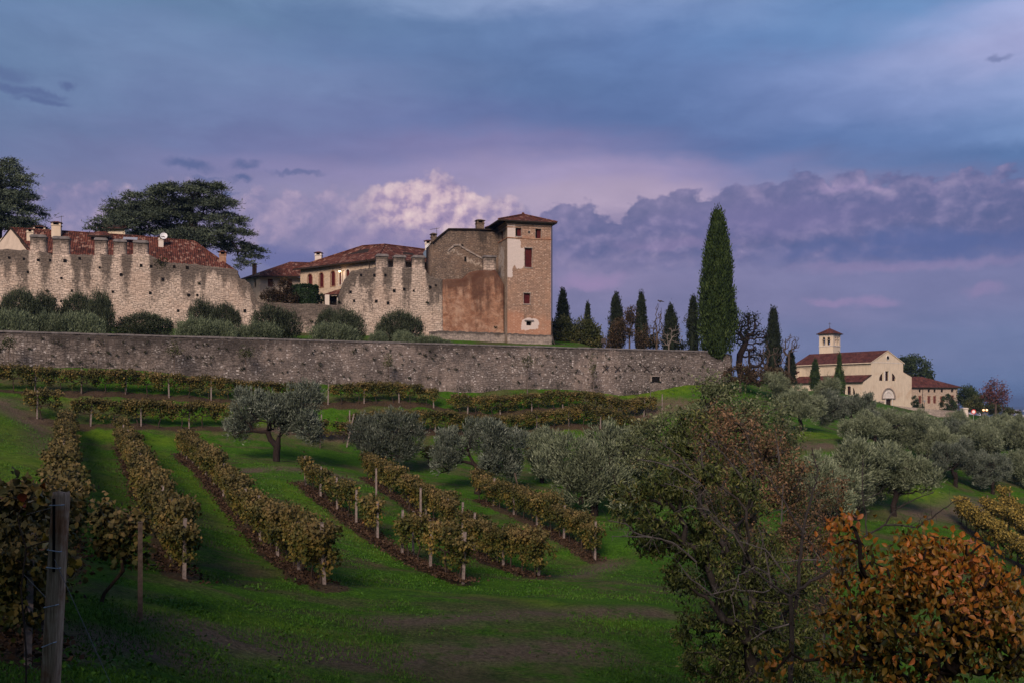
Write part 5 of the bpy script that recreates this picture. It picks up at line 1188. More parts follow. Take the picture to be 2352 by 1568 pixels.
def lamp_post(u, Y, v0, v1, label):
    b = P(u, v1, Y); t_ = thing('lamp_post', label, 'street lamp', tuple(b)); h = ln(v1 - v0, Y)
    mb = MB(); mb.tube([(0, 0, -.8), (0, 0, h - .5)], .05, 6); mb.build('pole', M['iron'], t_)
    mb = MB(); mb.tube([(0, 0, h - .5), (0, 0, h - .1)], [.12, .22], 6); mb.tube([(0, 0, h - .1), (0, 0, h)], [.28, .05], 6); mb.build('lantern', M['lightmetal'], t_)
lamp_post(2123.5, 226, 918, 938, 'slim lamp post standing in front of the farmhouse')
b = P(1387, 803, 130); t_ = thing('signal_mast', 'thin twin-pole mast with small boxed head beside dark rounded bush', 'mast', tuple(b)); h = ln(26, 130)
mb = MB(); mb.tube([(-.1, 0, -2), (-.1, 0, h)], .045, 5); mb.tube([(.28, 0, -2), (.28, 0, h * .7)], .04, 5); mb.build('pole', M['iron'], t_)
mb = MB(); mb.box(-.35, .25, -.15, .15, h * .62, h); mb.build('head', M['iron'], t_)
b = P(2236, 950, 205); t_ = thing('road_sign', 'round red and white road sign among olives near the hilltop', 'sign', tuple(b))
mb = MB(); mb.tube([(0, 0, -2), (0, 0, .35)], .04, 5); mb.build('pole', M['lightmetal'], t_)
m_r = flat('sign_red', (.55, .06, .04), .5, .3, .05); m_w = flat('sign_white', (.75, .72, .7), .5, .3, .05)
mb = MB(); mb.tube([(0, -.02, .48), (0, -.07, .48)], .5, 18, 0); mb.tube([(0, -.071, .48), (0, -.085, .48)], .33, 18, 1); mb.build('disc', [m_r, m_w], t_)
m, t, b_ = newmat('amber_glow'); b_.inputs['Emission Color'].default_value = (1, .38, .06, 1); b_.inputs['Emission Strength'].default_value = 2.2
for u_, lab in ((2259, 'amber warning lamp at road works, nearer the red sign'), (2266.5, 'amber warning lamp at road works, farther from the red sign')):
    b = P(u_, 950, 205); t_ = thing('warning_lamp', lab, 'lamp', tuple(b), 0, 'amber lamps by the road sign')
    mb = MB(); mb.tube([(0, 0, -1.5), (0, 0, .6)], .05, 5); mb.box(-.22, .22, -.1, .1, .35, .62); mb.build('stand', M['iron'], t_); mb = MB(); mb.ball((0, 0, .82), .24, .2, .22, 8, 6); mb.build('lens', m, t_)
# distant town on the plain
mb = MB(); r_ = random.Random(4)
for k in range(260):
    Y_ = r_.uniform(3200, 7500); u_ = r_.uniform(2180, 2700); x_ = X(u_, Y_); w_ = r_.uniform(6, 20); h_ = r_.uniform(5, 14)
    mb.box(x_ - w_, x_ + w_, Y_, Y_ + w_, -74.5, -74 + h_, 0 if r_.random() < .6 else 1)
tag(mb.build('town', [flat('town_white', (.75, .68, .66), .8, .1, .1, 1), flat('town_roofs', (.30, .15, .12), .8, .1, .1, 1)]), 'pale distant town houses scattered over the hazy plain', 'town', kind='stuff')
# ------------------------------------------------------------------ plants
def unit(v): return v / np.maximum(np.linalg.norm(v, axis=-1, keepdims=True), 1e-9)
def leaves(C, D, L, Wd, r, fold=.18, bias=None):
    """diamond leaves: base at C, pointing along D"""
    n = len(C); D = unit(D); L = np.broadcast_to(np.asarray(L, float), (n,))[:, None]; Wd = np.broadcast_to(np.asarray(Wd, float), (n,))[:, None]
    s = unit(np.cross(D, r.normal(size=(n, 3)) if bias is None else bias + r.normal(size=(n, 3)) * .35)); nn = np.cross(D, s)
    a = C + D * L * .45 + s * Wd / 2 + nn * L * fold * .5; b = C + D * L * .45 - s * Wd / 2 + nn * L * fold * .5
    V = np.stack([C, b, C + D * L, a], 1).reshape(-1, 3)
    return V, np.arange(n * 4).reshape(n, 4)
def big_leaves(C, D, L, Wd, r, droop=.25):
    """six-sided pointed oval leaf, folded along the midrib"""
    n = len(C); D = unit(D); L = np.asarray(L, float)[:, None]; Wd = np.asarray(Wd, float)[:, None]
    s = unit(np.cross(D, r.normal(size=(n, 3)))); nn = np.cross(s, D); f = .16
    q = lambda t, w, h: C + D * L * t + s * Wd * w + nn * L * h
    V = np.stack([C, q(.22, .36, f * .8), q(.55, .5, f), q(.82, .28, f * .6 - droop * .3), q(1, 0, -droop), q(.82, -.28, f * .6 - droop * .3), q(.55, -.5, f), q(.22, -.36, f * .8), q(.3, 0, 0), q(.65, 0, -droop * .25)], 1).reshape(-1, 3)
    base = np.array([[0, 8, 1, 1], [1, 8, 9, 2], [2, 9, 4, 3], [0, 7, 8, 8], [7, 6, 9, 8], [6, 5, 4, 9]])
    tri = []
    Fq = np.array([[0, 8, 1], [1, 8, 2], [8, 9, 2], [2, 9, 3], [9, 4, 3], [0, 7, 8], [7, 6, 8], [6, 9, 8], [6, 5, 9], [5, 4, 9]])
    return V, (Fq[None] + 10 * np.arange(n)[:, None, None]).reshape(-1, 3)
def skeleton(trunk, attr, r, seg=.5, wob=.12, lift=.0, pathk=.3, sag=0.0):
    """trunk polyline, then a branch grown to every attractor from the handiest node"""
    pos = [np.array(p, float) for p in trunk]; par = [-1] + list(range(len(trunk) - 1)); pl = [0.0]
    for i in range(1, len(pos)): pl.append(pl[-1] + np.linalg.norm(pos[i] - pos[i - 1]))
    t0 = pos[len(trunk) - 1]; order = np.argsort(np.linalg.norm(attr - t0, axis=1)); tips = []
    for ai in order:
        a = attr[ai]; Pn = np.array(pos); d = np.linalg.norm(Pn - a, axis=1); cost = d + pathk * np.array(pl)
        if len(trunk) > 2: cost[:max(1, int(len(trunk) * .5))] += 1e3
        cost = cost + np.where(Pn[:, 2] > a[2] + .3, .5 * d, 0)
        j = int(np.argmin(cost)); D = d[j]; k = max(1, int(round(D / seg))); p0 = pos[j]; prev = j
        for q in range(1, k + 1):
            f = q / k; p = p0 + (a - p0) * f
            if q < k: p = p + r.normal(size=3) * wob * seg
            p = p + np.array([0, 0, lift * D * math.sin(math.pi * f) - sag * D * math.sin(math.pi * f)])
            pos.append(p); par.append(prev); pl.append(pl[prev] + D / k); prev = len(pos) - 1
        tips.append(prev)
    pos = np.array(pos); par = np.array(par); w = np.zeros(len(pos)); w[tips] += 1
    for i in range(len(pos) - 1, 0, -1): w[par[i]] += w[i]
    return pos, par, np.maximum(w, 1), np.array(tips)
def tubes(pos, par, rad, sides=5):
    i = np.nonzero(par >= 0)[0]; a = pos[par[i]]; b = pos[i]; ra = rad[par[i]]; rb = rad[i]; ra = np.minimum(ra, rb * 1.7)
    d = unit(b - a); h = np.where(np.abs(d[:, 2:3]) < .9, np.array([[0, 0, 1.]]), np.array([[1., 0, 0]])); s = unit(np.cross(d, h)); n = np.cross(d, s)
    b = b + d * (rb * .35)[:, None]
    th = 2 * np.pi * np.arange(sides) / sides; cs, sn = np.cos(th), np.sin(th)
    ring = lambda c, rr: c[:, None] + (s[:, None] * cs[None, :, None] + n[:, None] * sn[None, :, None]) * rr[:, None, None]
    V = np.concatenate([ring(a, ra), ring(b, rb)], 1).reshape(-1, 3); k = np.arange(sides); k2 = (k + 1) % sides
    Fq = np.stack([k, k2, k2 + sides, k + sides], 1)
    return V, (Fq[None] + 2 * sides * np.arange(len(i))[:, None, None]).reshape(-1, 4)
def in_ell(n, c, rr, r, shell=0.0):
    v = unit(r.normal(size=(n, 3))); u = r.random(n) ** (1 / 3); u = shell + (1 - shell) * u
    return np.array(c) + v * u[:, None] * np.array(rr)
def plant(name, label, cat, loc, parts, group=None, rz=0.0):
    t = thing(name, label, cat, loc, rz, group)
    for nm, (V, Fc), mt in parts: obj(nm, mesh_np(nm, V, Fc), t, mt)
    return t
def scale_to(t, s): t.scale = (s, s, s) if not isinstance(s, tuple) else s
used_first = {}
def place(proto, x, y, z, label, group, rz=0.0, s=1.0):
    if id(proto) not in used_first: used_first[id(proto)] = 1; o = proto
    else: o = copy_tree(proto)
    o.location = (x, y, z); o.rotation_euler = (0, 0, rz); scale_to(o, s); relabel(o, label, group)
    return o

# ---- olives: lobed crown of fine grey leaves on a forked trunk (unit size: 5.6 m wide, 4.6 m tall)
def olive(seed, lobes, trunk, mat, nl=26000, ls=.24, trunkmat='darkbark'):
    r = np.random.default_rng(seed); at = np.concatenate([in_ell(26, c, np.array(q) * .8, r, .3) for c, q in lobes])
    pos, par, w, tips = skeleton(trunk, at, r, .4, .22, .05, .25)
    rad = .0135 * np.sqrt(w) + .004
    rad[:len(trunk)] *= 1.25
    sub = []                                             # break every lobe into a core and a few tufts
    for c, q in lobes:
        c, q = np.array(c), np.array(q); sub.append((c, q * .74))
        for k in range(5):
            d = unit(r.normal(size=3) + np.array([0, 0, .35])); sub.append((c + d * q * r.uniform(.55, .85), q * r.uniform(.30, .50)))
    vol = np.array([q[0] * q[1] * q[2] for c, q in sub]) ** (2 / 3); vol /= vol.sum(); Cs, Ds = [], []
    for (c, q), f in zip(sub, vol):
        n = int(nl * f); m_ = max(14, int(n / 46)); cc = in_ell(m_, c, np.array(q) * .95, r, .55)
        k = r.integers(0, m_, n); C = cc[k] + r.normal(size=(n, 3)) * np.array([.13, .13, .13])
        out = unit((cc[k] - np.array(c)) / np.array(q)); D = out * .9 + r.normal(size=(n, 3)) * .42 + np.array([0, 0, .95])
        Cs.append(C); Ds.append(D)
    C = np.concatenate(Cs); D = np.concatenate(Ds)
    return plant('olive_tree', 'olive', 'olive tree', (0, 0, 0), [('trunk', tubes(pos, par, rad, 6), M[trunkmat]), ('crown', leaves(C, D, r.uniform(.5, 1.3, len(C)) * ls, ls * .2, r), M[mat])])
OL = [olive(21, [((-1.7, 0, 3.1), (1.25, 1.2, 1.25)), ((1.5, .2, 3.2), (1.4, 1.3, 1.35)), ((0, -.2, 3.0), (1.2, 1.2, 1.0)), ((-2.2, .2, 2.0), (.8, .8, 1.1)), ((1.9, -.2, 2.1), (.9, .9, 1.0)), ((.2, .5, 2.4), (1.0, .9, .9))],
            [(0, 0, -.2), (.0, 0, .5), (.05, 0, .9), (-.35, 0, 1.3), (-.55, .05, 1.8)], 'olive'),
      olive(22, [((-1.5, 0, 2.6), (1.3, 1.2, 1.4)), ((.9, .1, 2.9), (1.6, 1.3, 1.5)), ((2.0, -.1, 2.3), (1.0, 1.1, 1.4)), ((-.3, -.5, 2.0), (1.5, 1.1, 1.3)), ((1.0, -.4, 1.4), (1.5, 1.0, .9))],
            [(0, 0, -.2), (-.05, 0, .35), (.1, .05, .8), (.0, 0, 1.2)], 'olive'),
      olive(23, [((-1.6, .1, 2.9), (1.4, 1.3, 1.2)), ((0.3, 0, 3.3), (1.3, 1.2, 1.2)), ((1.9, 0, 2.9), (1.2, 1.2, 1.3)), ((-2.0, 0, 1.9), (1.0, .9, .9)), ((1.2, -.4, 2.0), (1.3, 1.0, .9)), ((2.2, .1, 1.7), (.7, .7, .9))],
            [(0, 0, -.2), (.1, 0, .5), (-.1, 0, 1.0), (.2, 0, 1.5)], 'olive'),
      olive(24, [((-1.2, 0, 2.8), (1.7, 1.5, 1.5)), ((1.3, .2, 2.9), (1.5, 1.4, 1.5)), ((.1, -.6, 2.0), (2.2, 1.3, 1.3)), ((-.9, -.5, 1.2), (1.3, 1.0, .9)), ((1.3, -.5, 1.2), (1.2, 1.0, .9))],
            [(0, 0, -.2), (.0, 0, .5), (.05, 0, 1.0)], 'olive2'),
      olive(25, [((0, 0, 2.9), (1.9, 1.6, 1.5)), ((-1.5, 0, 2.3), (1.2, 1.1, 1.2)), ((1.6, .1, 2.4), (1.2, 1.1, 1.2)), ((.2, -.8, 1.8), (1.6, 1.0, 1.0))],
            [(0, 0, -.2), (.1, 0, .6), (-.1, 0, 1.3)], 'olive2')]
G_MID, G_RIGHT = 'olive trees between the vine rows', 'olive trees on the right-hand slope'
for k, u, Y, s, rz, lab, g in (
    (0, 635, 74, 1.24, .0, 'big grey olive with dark forked trunk, alone above the vine rows', G_MID),
    (1, 880, 80, 1.16, .0, 'silvery olive beside two leaning stakes, foliage reaching the ground', G_MID),
    (2, 1095, 74, 1.24, .1, 'broad flat-topped olive with two thin dark stems, centre of the slope', G_MID),
    (3, 1245, 80, 1.0, 1.2, 'smaller olive half hidden behind the large dark olive', G_MID),
    (3, 1365, 67, 1.4, .2, 'large dark-bottomed olive beside the brown-leaved foreground trees', G_MID),
    (4, 1440, 75, 1.1, .8, 'olive squeezed between large dark olive and foreground cherry tree', G_MID),
    (4, 1838, 98, 1.02, .3, 'olive on bright grass just left of the two small church cypresses', G_RIGHT),
    (0, 1945, 101, 1.03, 2.7, 'olive with slanting dark trunk on bright grass below the church', G_RIGHT),
    (3, 2010, 112, .95, 2.0, 'olive standing in front of the church portal', G_RIGHT),
    (3, 2068, 95, 1.02, 3.4, 'dark olive below the churchyard parapet pillar', G_RIGHT),
    (4, 2130, 104, 1.05, 1.1, 'olive below the farmhouse windows', G_RIGHT),
    (1, 2190, 116, 1.0, 2.2, 'olive below the white gate pillar', G_RIGHT),
    (4, 2245, 110, 1.05, 4.4, 'olive below the round red road sign', G_RIGHT),
    (3, 2300, 120, 1.0, .4, 'olive below the purple-leaved tree at the hill edge', G_RIGHT),
    (4, 2345, 108, 1.1, 1.9, 'olive at the right picture edge below the hazy plain', G_RIGHT),
    (4, 1888, 68, 1.15, .5, 'pale olive nearest the bare branches, leftmost of a tight cluster of three', G_RIGHT),
    (3, 1968, 72, 1.38, 4.0, 'tall pale olive in the middle of a tight cluster of three', G_RIGHT),
    (4, 2055, 75, 1.2, 2.9, 'pale olive on the right end of a tight cluster of three', G_RIGHT),
    (0, 2195, 92, .98, .6, 'spreading olive with visible trunk on the open slope above yellow vines', G_RIGHT),
    (1, 2280, 94, .95, 3.6, 'dense olive right behind the yellow vine rows', G_RIGHT),
    (3, 2362, 98, .95, 5.1, 'olive cut by the right picture edge above yellow vines', G_RIGHT),
    (4, 2105, 118, 1.0, 5.6, 'olive tucked behind others between church corner and farmhouse', G_RIGHT),
    (3, 2205, 138, 1.0, .9, 'farther olive under the farmhouse corner', G_RIGHT),
    (4, 2290, 140, 1.0, 3.0, 'farther olive right of the amber lamps', G_RIGHT),
    (3, 2350, 150, 1.0, 2.2, 'farthest olive at the picture edge', G_RIGHT),
    (3, 1900, 122, 1.05, 4.4, 'olive under the right one of the small church cypresses', G_RIGHT),
    (4, 1985, 92, .9, 3.3, 'low olive right of the olive with the slanting trunk', G_RIGHT),
    (4, 2160, 96, 1.1, .2, 'olive above the spreading olive on the open slope', G_RIGHT),
    (3, 2255, 104, 1.1, 1.5, 'olive above the dense olive behind the yellow vines', G_RIGHT),
    (4, 2325, 128, 1.05, 5.0, 'olive between the amber lamps and the picture edge', G_RIGHT),
    (3, 1788, 118, .95, 1.0, 'olive at the foot of the double-tipped cypress', G_RIGHT)):
    x = X(u, Y); place(OL[k], x, Y, zg(x, Y), lab, g, rz, s * (.97 if g == G_RIGHT and Y > 90 else 1))

# ---- clipped olive bushes on the castle terrace
def shrub(seed, lobes, mat, nl=12000, ls=.27, name='olive_bush'):
    r = np.random.default_rng(seed); at = np.concatenate([in_ell(14, c, np.array(q) * .8, r, .3) for c, q in lobes])
    pos, par, w, tips = skeleton([(0, 0, -.2), (0, 0, .4)], at, r, .4, .2, 0, .2); rad = .014 * np.sqrt(w) + .004
    Cs, Ds = [], []; vol = np.array([q[0] * q[2] for c, q in lobes]); vol /= vol.sum()
    for (c, q), f in zip(lobes, vol):
        n = int(nl * f); m_ = max(20, n // 40); cc = in_ell(m_, c, np.array(q) * .93, r, .6); k = r.integers(0, m_, n)
        cc = cc + unit(cc - np.array(c)) * (r.random((m_, 1)) ** 5) * .55; Cs.append(cc[k] + r.normal(size=(n, 3)) * .20); Ds.append(unit((cc[k] - np.array(c)) / np.array(q)) * .8 + r.normal(size=(n, 3)) * .42 + np.array([0, 0, 1.2]))
    C = np.concatenate(Cs); D = np.concatenate(Ds); keep = C[:, 2] > 0.02; C, D = C[keep], D[keep]
    return plant(name, 'bush', 'bush', (0, 0, 0), [('stems', tubes(pos, par, rad, 5), M['bark']), ('crown', leaves(C, D, r.uniform(.5, 1.3, len(C)) * ls, ls * .2, r), M[mat])])
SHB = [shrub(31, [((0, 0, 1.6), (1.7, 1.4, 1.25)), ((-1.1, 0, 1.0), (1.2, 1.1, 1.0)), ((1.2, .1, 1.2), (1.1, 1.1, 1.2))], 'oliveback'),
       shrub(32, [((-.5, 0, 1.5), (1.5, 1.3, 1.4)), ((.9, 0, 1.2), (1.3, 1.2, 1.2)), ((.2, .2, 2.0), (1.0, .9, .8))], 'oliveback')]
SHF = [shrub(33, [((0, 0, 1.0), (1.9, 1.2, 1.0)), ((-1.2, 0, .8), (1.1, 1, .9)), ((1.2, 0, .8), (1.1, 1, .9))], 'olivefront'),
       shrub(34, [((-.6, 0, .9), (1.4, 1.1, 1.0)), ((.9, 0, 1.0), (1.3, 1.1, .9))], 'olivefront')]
BK, FT = 'dark olive bushes against the castle wall', 'paler olive bushes along the retaining wall top'
def on_terrace(u, w):
    """point seen in column u at distance w behind the retaining wall"""
    q = RW.back(w); t_ = q.t(u); x, y = q.w(t_); return x, y
for i, (u, wd, vt, vb, lab) in enumerate(((45, 95, 671, 733, 'dark olive bush under the first merlon from the left edge'), (105, 60, 679, 730, 'dark olive bush between second merlon and the left edge clump'), (178, 80, 680, 740, 'dark olive bush under the second and third merlons'), (232, 62, 677, 765, 'tall dark olive bush reaching the retaining wall, under the third merlon'),
      (330, 120, 722, 778, 'wide low olive bush filling the gap under the fifth merlon'), (470, 75, 696, 760, 'dark olive bush under the red roof hip end'), (515, 70, 703, 775, 'dark olive bush at the corner where the castle wall steps down'), (633, 108, 709, 785, 'large dark olive bush below the bronze tree'),
      (755, 62, 714, 760, 'small dark olive bush below the porch'), (800, 75, 716, 786, 'dark olive bush below the broken wall edge'), (915, 104, 720, 790, 'round dark olive bush below the three right-hand merlons'))):
    w = 12.0 if vb < 765 else 7.0; x, y = on_terrace(u, w); z = float(z2(x, y)); top_ = (VH - vt) / F * y; s = ln(wd, y) / 4.4
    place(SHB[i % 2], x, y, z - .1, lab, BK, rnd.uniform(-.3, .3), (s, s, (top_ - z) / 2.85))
for i, (u, wd, vt, lab) in enumerate(((30, 90, 718, 'pale low olive bush at the left picture edge on the wall top'), (110, 70, 724, 'pale low olive bush second from the left edge on the wall top'), (185, 90, 723, 'pale low olive bush in front of the tall dark bush'), (450, 85, 735, 'pale low bush right of the wide low bush'), (510, 60, 740, 'pale low bush at the foot of the corner bush'),
      (595, 88, 744, 'pale bush overlapping the left side of the large dark bush'), (765, 100, 746, 'pale bush in front of the dark bush below the porch'), (868, 40, 763, 'small pale tuft left of the round dark bush'), (925, 45, 762, 'small pale tuft in front of the round dark bush'), (980, 70, 772, 'low trailing bush where grass begins before the tower'), (1020, 36, 780, 'tiny last bush on the grass left of the tower'))):
    x, y = on_terrace(u, 3.2); z = float(z2(x, y)); top_ = (VH - vt) / F * y; s = ln(wd, y) / 4.2
    place(SHF[i % 2], x, y, z - .15, lab, FT, rnd.uniform(-.3, .3), (s, max(s, .5), (top_ - z) / 1.95))

# ---- cypresses: flame-shaped clumps of upright sprays
def cypress(seed, H, Rr, mat, prof, nclump=260, per=34, ls=.34, lean=0.0, name='cypress_tree'):
    r = np.random.default_rng(seed); n = nclump
    f = r.random(n) ** .8; th = r.uniform(0, 2 * np.pi, n); rad = np.interp(f, [p[0] for p in prof], [p[1] for p in prof]) * Rr
    rad = rad * (.72 + .3 * vnoise(th * 2.2 + 9, f * 11, 1.0, seed)) * r.uniform(.66, 1.06, n)
    cc = np.stack([np.cos(th) * rad + lean * f * H, np.sin(th) * rad, f * H * .97], 1)
    k = r.integers(0, n, n * per); sc = Rr * .16 + .06; C = cc[k] + r.normal(size=(n * per, 3)) * np.array([sc * .55, sc * .55, sc * 1.5])
    out = np.stack([np.cos(th[k]), np.sin(th[k]), np.zeros(len(k))], 1)
    D = out * .35 + r.normal(size=(len(k), 3)) * .25 + np.array([0, 0, 1.1])
    core = []
    zs = np.linspace(0, H * .98, 14); core_r = np.interp(zs / H, [p[0] for p in prof], [p[1] for p in prof]) * Rr * .58
    mb = MB(); mb.tube([(lean * z_, 0, z_) for z_ in zs], [max(.02, float(q_)) for q_ in core_r], 9)
    V1, F1 = leaves(C, D, r.uniform(.6, 1.3, len(C)) * ls, ls * .34, r)
    V2 = np.array(mb.v); F2 = np.array([q_ if len(q_) == 4 else (q_[0], q_[1], q_[2], q_[2]) for q_ in mb.f if len(q_) == 4])
    tr = MB(); tr.tube([(0, 0, -1.0), (0, 0, H * .5)], [Rr * .12, Rr * .05], 7)
    t = plant(name, 'cypress', 'cypress', (0, 0, 0), [('crown', join_np([(V2, F2), (V1, F1)]), M[mat])])
    tr.build('trunk', M['bark'], t)
    return t
CPF = [(0, .45), (.04, .7), (.15, .93), (.3, 1), (.5, .9), (.7, .68), (.85, .42), (.95, .2), (1, .03)]
CPB = [(0, .35), (.03, .55), (.08, .86), (.2, 1), (.4, .97), (.6, .84), (.78, .62), (.9, .34), (.96, .2), (1, .04)]
def put_cyp(seed, u, Y, vt, vb, wpx, mat, label, prof=CPF, n=200, per=34, ls=.3, zoff=0, lean=0.0, group='dark cypresses along the ridge', name='cypress_tree'):
    zb = (VH - vb) / F * Y; H = ln(vb - vt, Y); t = cypress(seed, H, ln(wpx, Y) / 2, mat, prof, n, per, ls, lean, name)
    t.location = (X(u, Y), Y, zb); relabel(t, label, group); return t
put_cyp(41, 1648, 121.5, 494, 822, 82, 'cypress', 'giant dark green cypress towering at the end of the retaining wall', CPB, 760, 44, .42, group=None)
put_cyp(42, 1293, 142, 668, 800, 36, 'cypressdark', 'dense blue-green fir-like cypress immediately right of the castle tower', [(0, .9), (.3, 1), (.6, .8), (.85, .45), (1, .04)], 200, 34, .32)
put_cyp(43, 1350, 146, 697, 810, 19, 'cypressdark', 'thin ragged cypress rising behind the rounded bush', n=110, per=26)
put_cyp(44, 1416, 137, 680, 815, 40, 'cypressdark', 'broad cypress with brown creeper on its face, left of the rusty tree', n=220)
put_cyp(45, 1473, 139, 676, 815, 31, 'cypressdark', 'slim straight cypress between rusty tree and bare poplar', n=190)
put_cyp(46, 1540, 137, 705, 815, 40, 'cypressdark', 'short cone-shaped cypress behind grey bare twigs', n=200)
put_cyp(47, 1592, 134, 685, 815, 29, 'cypressdark', 'narrow cypress touching the left side of the giant cypress', n=180)
put_cyp(48, 1776, 150, 711, 885, 40, 'cypressdark', 'tall cypress with a double tip right of the crooked dark tree', [(0, .6), (.1, .95), (.4, 1), (.6, .82), (.75, .62), (.9, .42), (.97, .25), (1, .05)], 230, 34, .34)
put_cyp(49, 1816, 148, 810, 885, 28, 'cypressdark', 'low cypress shoulder left of the church transept', n=120)
put_cyp(50, 1872, 205, 829, 897, 25, 'cypress', 'small cypress in front of the church aisle, the left one of two', n=130, per=30, ls=.36, group='small cypresses before the church')
put_cyp(51, 1928, 203, 817, 910, 26, 'cypress', 'spiked small cypress in front of the church aisle, the right one of two', [(0, .5), (.08, .9), (.3, 1), (.55, .75), (.68, .35), (.8, .22), (1, .05)], 140, 30, .36, group='small cypresses before the church')

# ---- rounded bushes and broadleaf trees
def blobtree(seed, lobes, mat, nl, ls, trunk, trunkmat='bark', name='tree', tr=.02, up=.4, asp=.5, seg=.6):
    r = np.random.default_rng(seed); at = np.concatenate([in_ell(18, c, np.array(q) * .8, r, .3) for c, q in lobes])
    pos, par, w, tips = skeleton(trunk, at, r, seg, .18, .04, .25); rad = tr * np.sqrt(w) + .006
    vol = np.array([(q[0] * q[1] * q[2]) ** (2 / 3) for c, q in lobes]); vol /= vol.sum(); Cs, Ds = [], []
    for (c, q), f in zip(lobes, vol):
        n = int(nl * f); m_ = max(16, n // 30); cc = in_ell(m_, c, np.array(q) * .95, r, .6); k = r.integers(0, m_, n); s_ = min(q) * .17
        Cs.append(cc[k] + r.normal(size=(n, 3)) * s_); Ds.append(unit((cc[k] - np.array(c)) / np.array(q)) * .7 + r.normal(size=(n, 3)) * .6 + np.array([0, 0, up]))
    C = np.concatenate(Cs); D = np.concatenate(Ds)
    return [('trunk', tubes(pos, par, rad, 6), M[trunkmat]), ('crown', leaves(C, D, r.uniform(.6, 1.3, len(C)) * ls, ls * asp, r), M[mat])]
b = P(1320, 803, 134); plant('rounded_bush', 'large rounded dark bush with golden tints beside the castle tower', 'bush', tuple(b), blobtree(61, [((1.2, 0, 1.9), (2.2, 1.8, 2.0)), ((-1.7, .4, 2.2), (1.8, 1.6, 2.0)), ((2.6, -.2, 1.0), (1.2, 1.2, 1.2)), ((-.2, -.6, 1.2), (2.4, 1.4, 1.4))], 'bush', 15000, .32, [(0, 0, -1.2), (0, 0, .8)]))
r_ = np.random.default_rng(62); b0, b1 = P(1270, 788, 127), P(1372, 801, 127.5); n = 5000
f_ = r_.random(n); C = np.array(b0)[None] * (1 - f_[:, None]) + np.array(b1)[None] * f_[:, None] - np.array(b0); C[:, 2] -= r_.random(n) * 1.0; C[:, 1] += r_.uniform(-.4, .4, n)
hd_t = thing('clipped_hedge', 'low clipped hedge sloping down from the tower foot along the wall', 'hedge', tuple(b0))
V1, F1 = leaves(C, r_.normal(size=(n, 3)) + np.array([0, 0, .4]), .22, .13, r_)
core = MB(); d_ = b1 - b0; core.poly([(0, -.3, -1.2), (d_.x, d_.y - .3, d_.z - 1.2), (d_.x, d_.y - .3, d_.z - .12), (0, -.3, -.12)]); core.poly([(0, -.3, -.12), (d_.x, d_.y - .3, d_.z - .12), (d_.x, d_.y + .3, d_.z - .12), (0, .3, -.12)])
obj('foliage', mesh_np('foliage', *join_np([(np.array(core.v), np.array(core.f)), (V1, F1)])), hd_t, M['hedge'])
b = P(2098, 900, 262); plant('rounded_tree', 'dark green domed tree rising behind the church roof', 'tree', tuple(b), blobtree(63, [((0, 0, 4.5), (4.3, 3.5, 4.8)), ((-2.6, 0, 5.2), (2.6, 2.4, 4.0)), ((3.0, 0, 3.2), (2.2, 2, 3.2))], 'greenbush', 8000, .6, [(0, 0, -5), (0, 0, 1.5)]))
b = P(2221, 930, 236); plant('rounded_tree', 'dark green low domed tree right of the farmhouse roof', 'tree', tuple(b), blobtree(64, [((0, 0, 2.1), (2.2, 2, 2.2)), ((1.2, 0, 1.2), (1.8, 1.6, 1.7))], 'greenbush', 4000, .45, [(0, 0, -2), (0, 0, .8)]))
b = P(2255, 945, 225); plant('golden_tree', 'golden-green bushy tree left of the purple-leaved tree', 'tree', tuple(b), blobtree(65, [((0, 0, 1.8), (2.6, 2, 2.0)), ((-2.0, 0, 1.2), (2.0, 1.6, 1.5)), ((2.3, 0, 1.0), (1.8, 1.6, 1.3))], 'bush', 5000, .4, [(0, 0, -2), (0, 0, .8)]))
b = P(2176, 946, 222); plant('shrub', 'green shrub against the farmhouse front beside its door', 'shrub', tuple(b), blobtree(66, [((0, 0, 1.6), (1.5, 1.2, 2.2)), ((1.0, 0, 1.0), (1.0, 1, 1.5))], 'greenbush', 2600, .36, [(0, 0, -2), (0, 0, .6)]))
b = P(2101, 938, 228); plant('shrub', 'green shrub in the corner between church facade and farmhouse', 'shrub', tuple(b), blobtree(67, [((0, 0, 1.4), (.8, .8, 1.5)), ((.9, 0, .5), (1.3, .8, .6))], 'greenbush', 1500, .32, [(0, 0, -2), (0, 0, .6)]))
b = P(2300, 960, 215); plant('shrub', 'dark shrub at the foot of the purple-leaved tree', 'shrub', tuple(b), blobtree(68, [((0, 0, 1.2), (2.4, 1.5, 1.5)), ((2.6, 0, .5), (2.0, 1.3, 1.1))], 'bush', 2600, .36, [(0, 0, -2), (0, 0, .5)]))
b = P(1700, 880, 118); plant('shrub', 'brown-tinted shrubbery at the foot of the giant cypress', 'shrub', tuple(b), blobtree(69, [((0, 0, 1.0), (2.0, 1.5, 1.1)), ((2.6, 0, .8), (1.8, 1.3, 1.0)), ((4.6, 0, .6), (1.5, 1.2, 1.1))], 'russet', 5000, .26, [(0, 0, -1), (0, 0, .4)]))
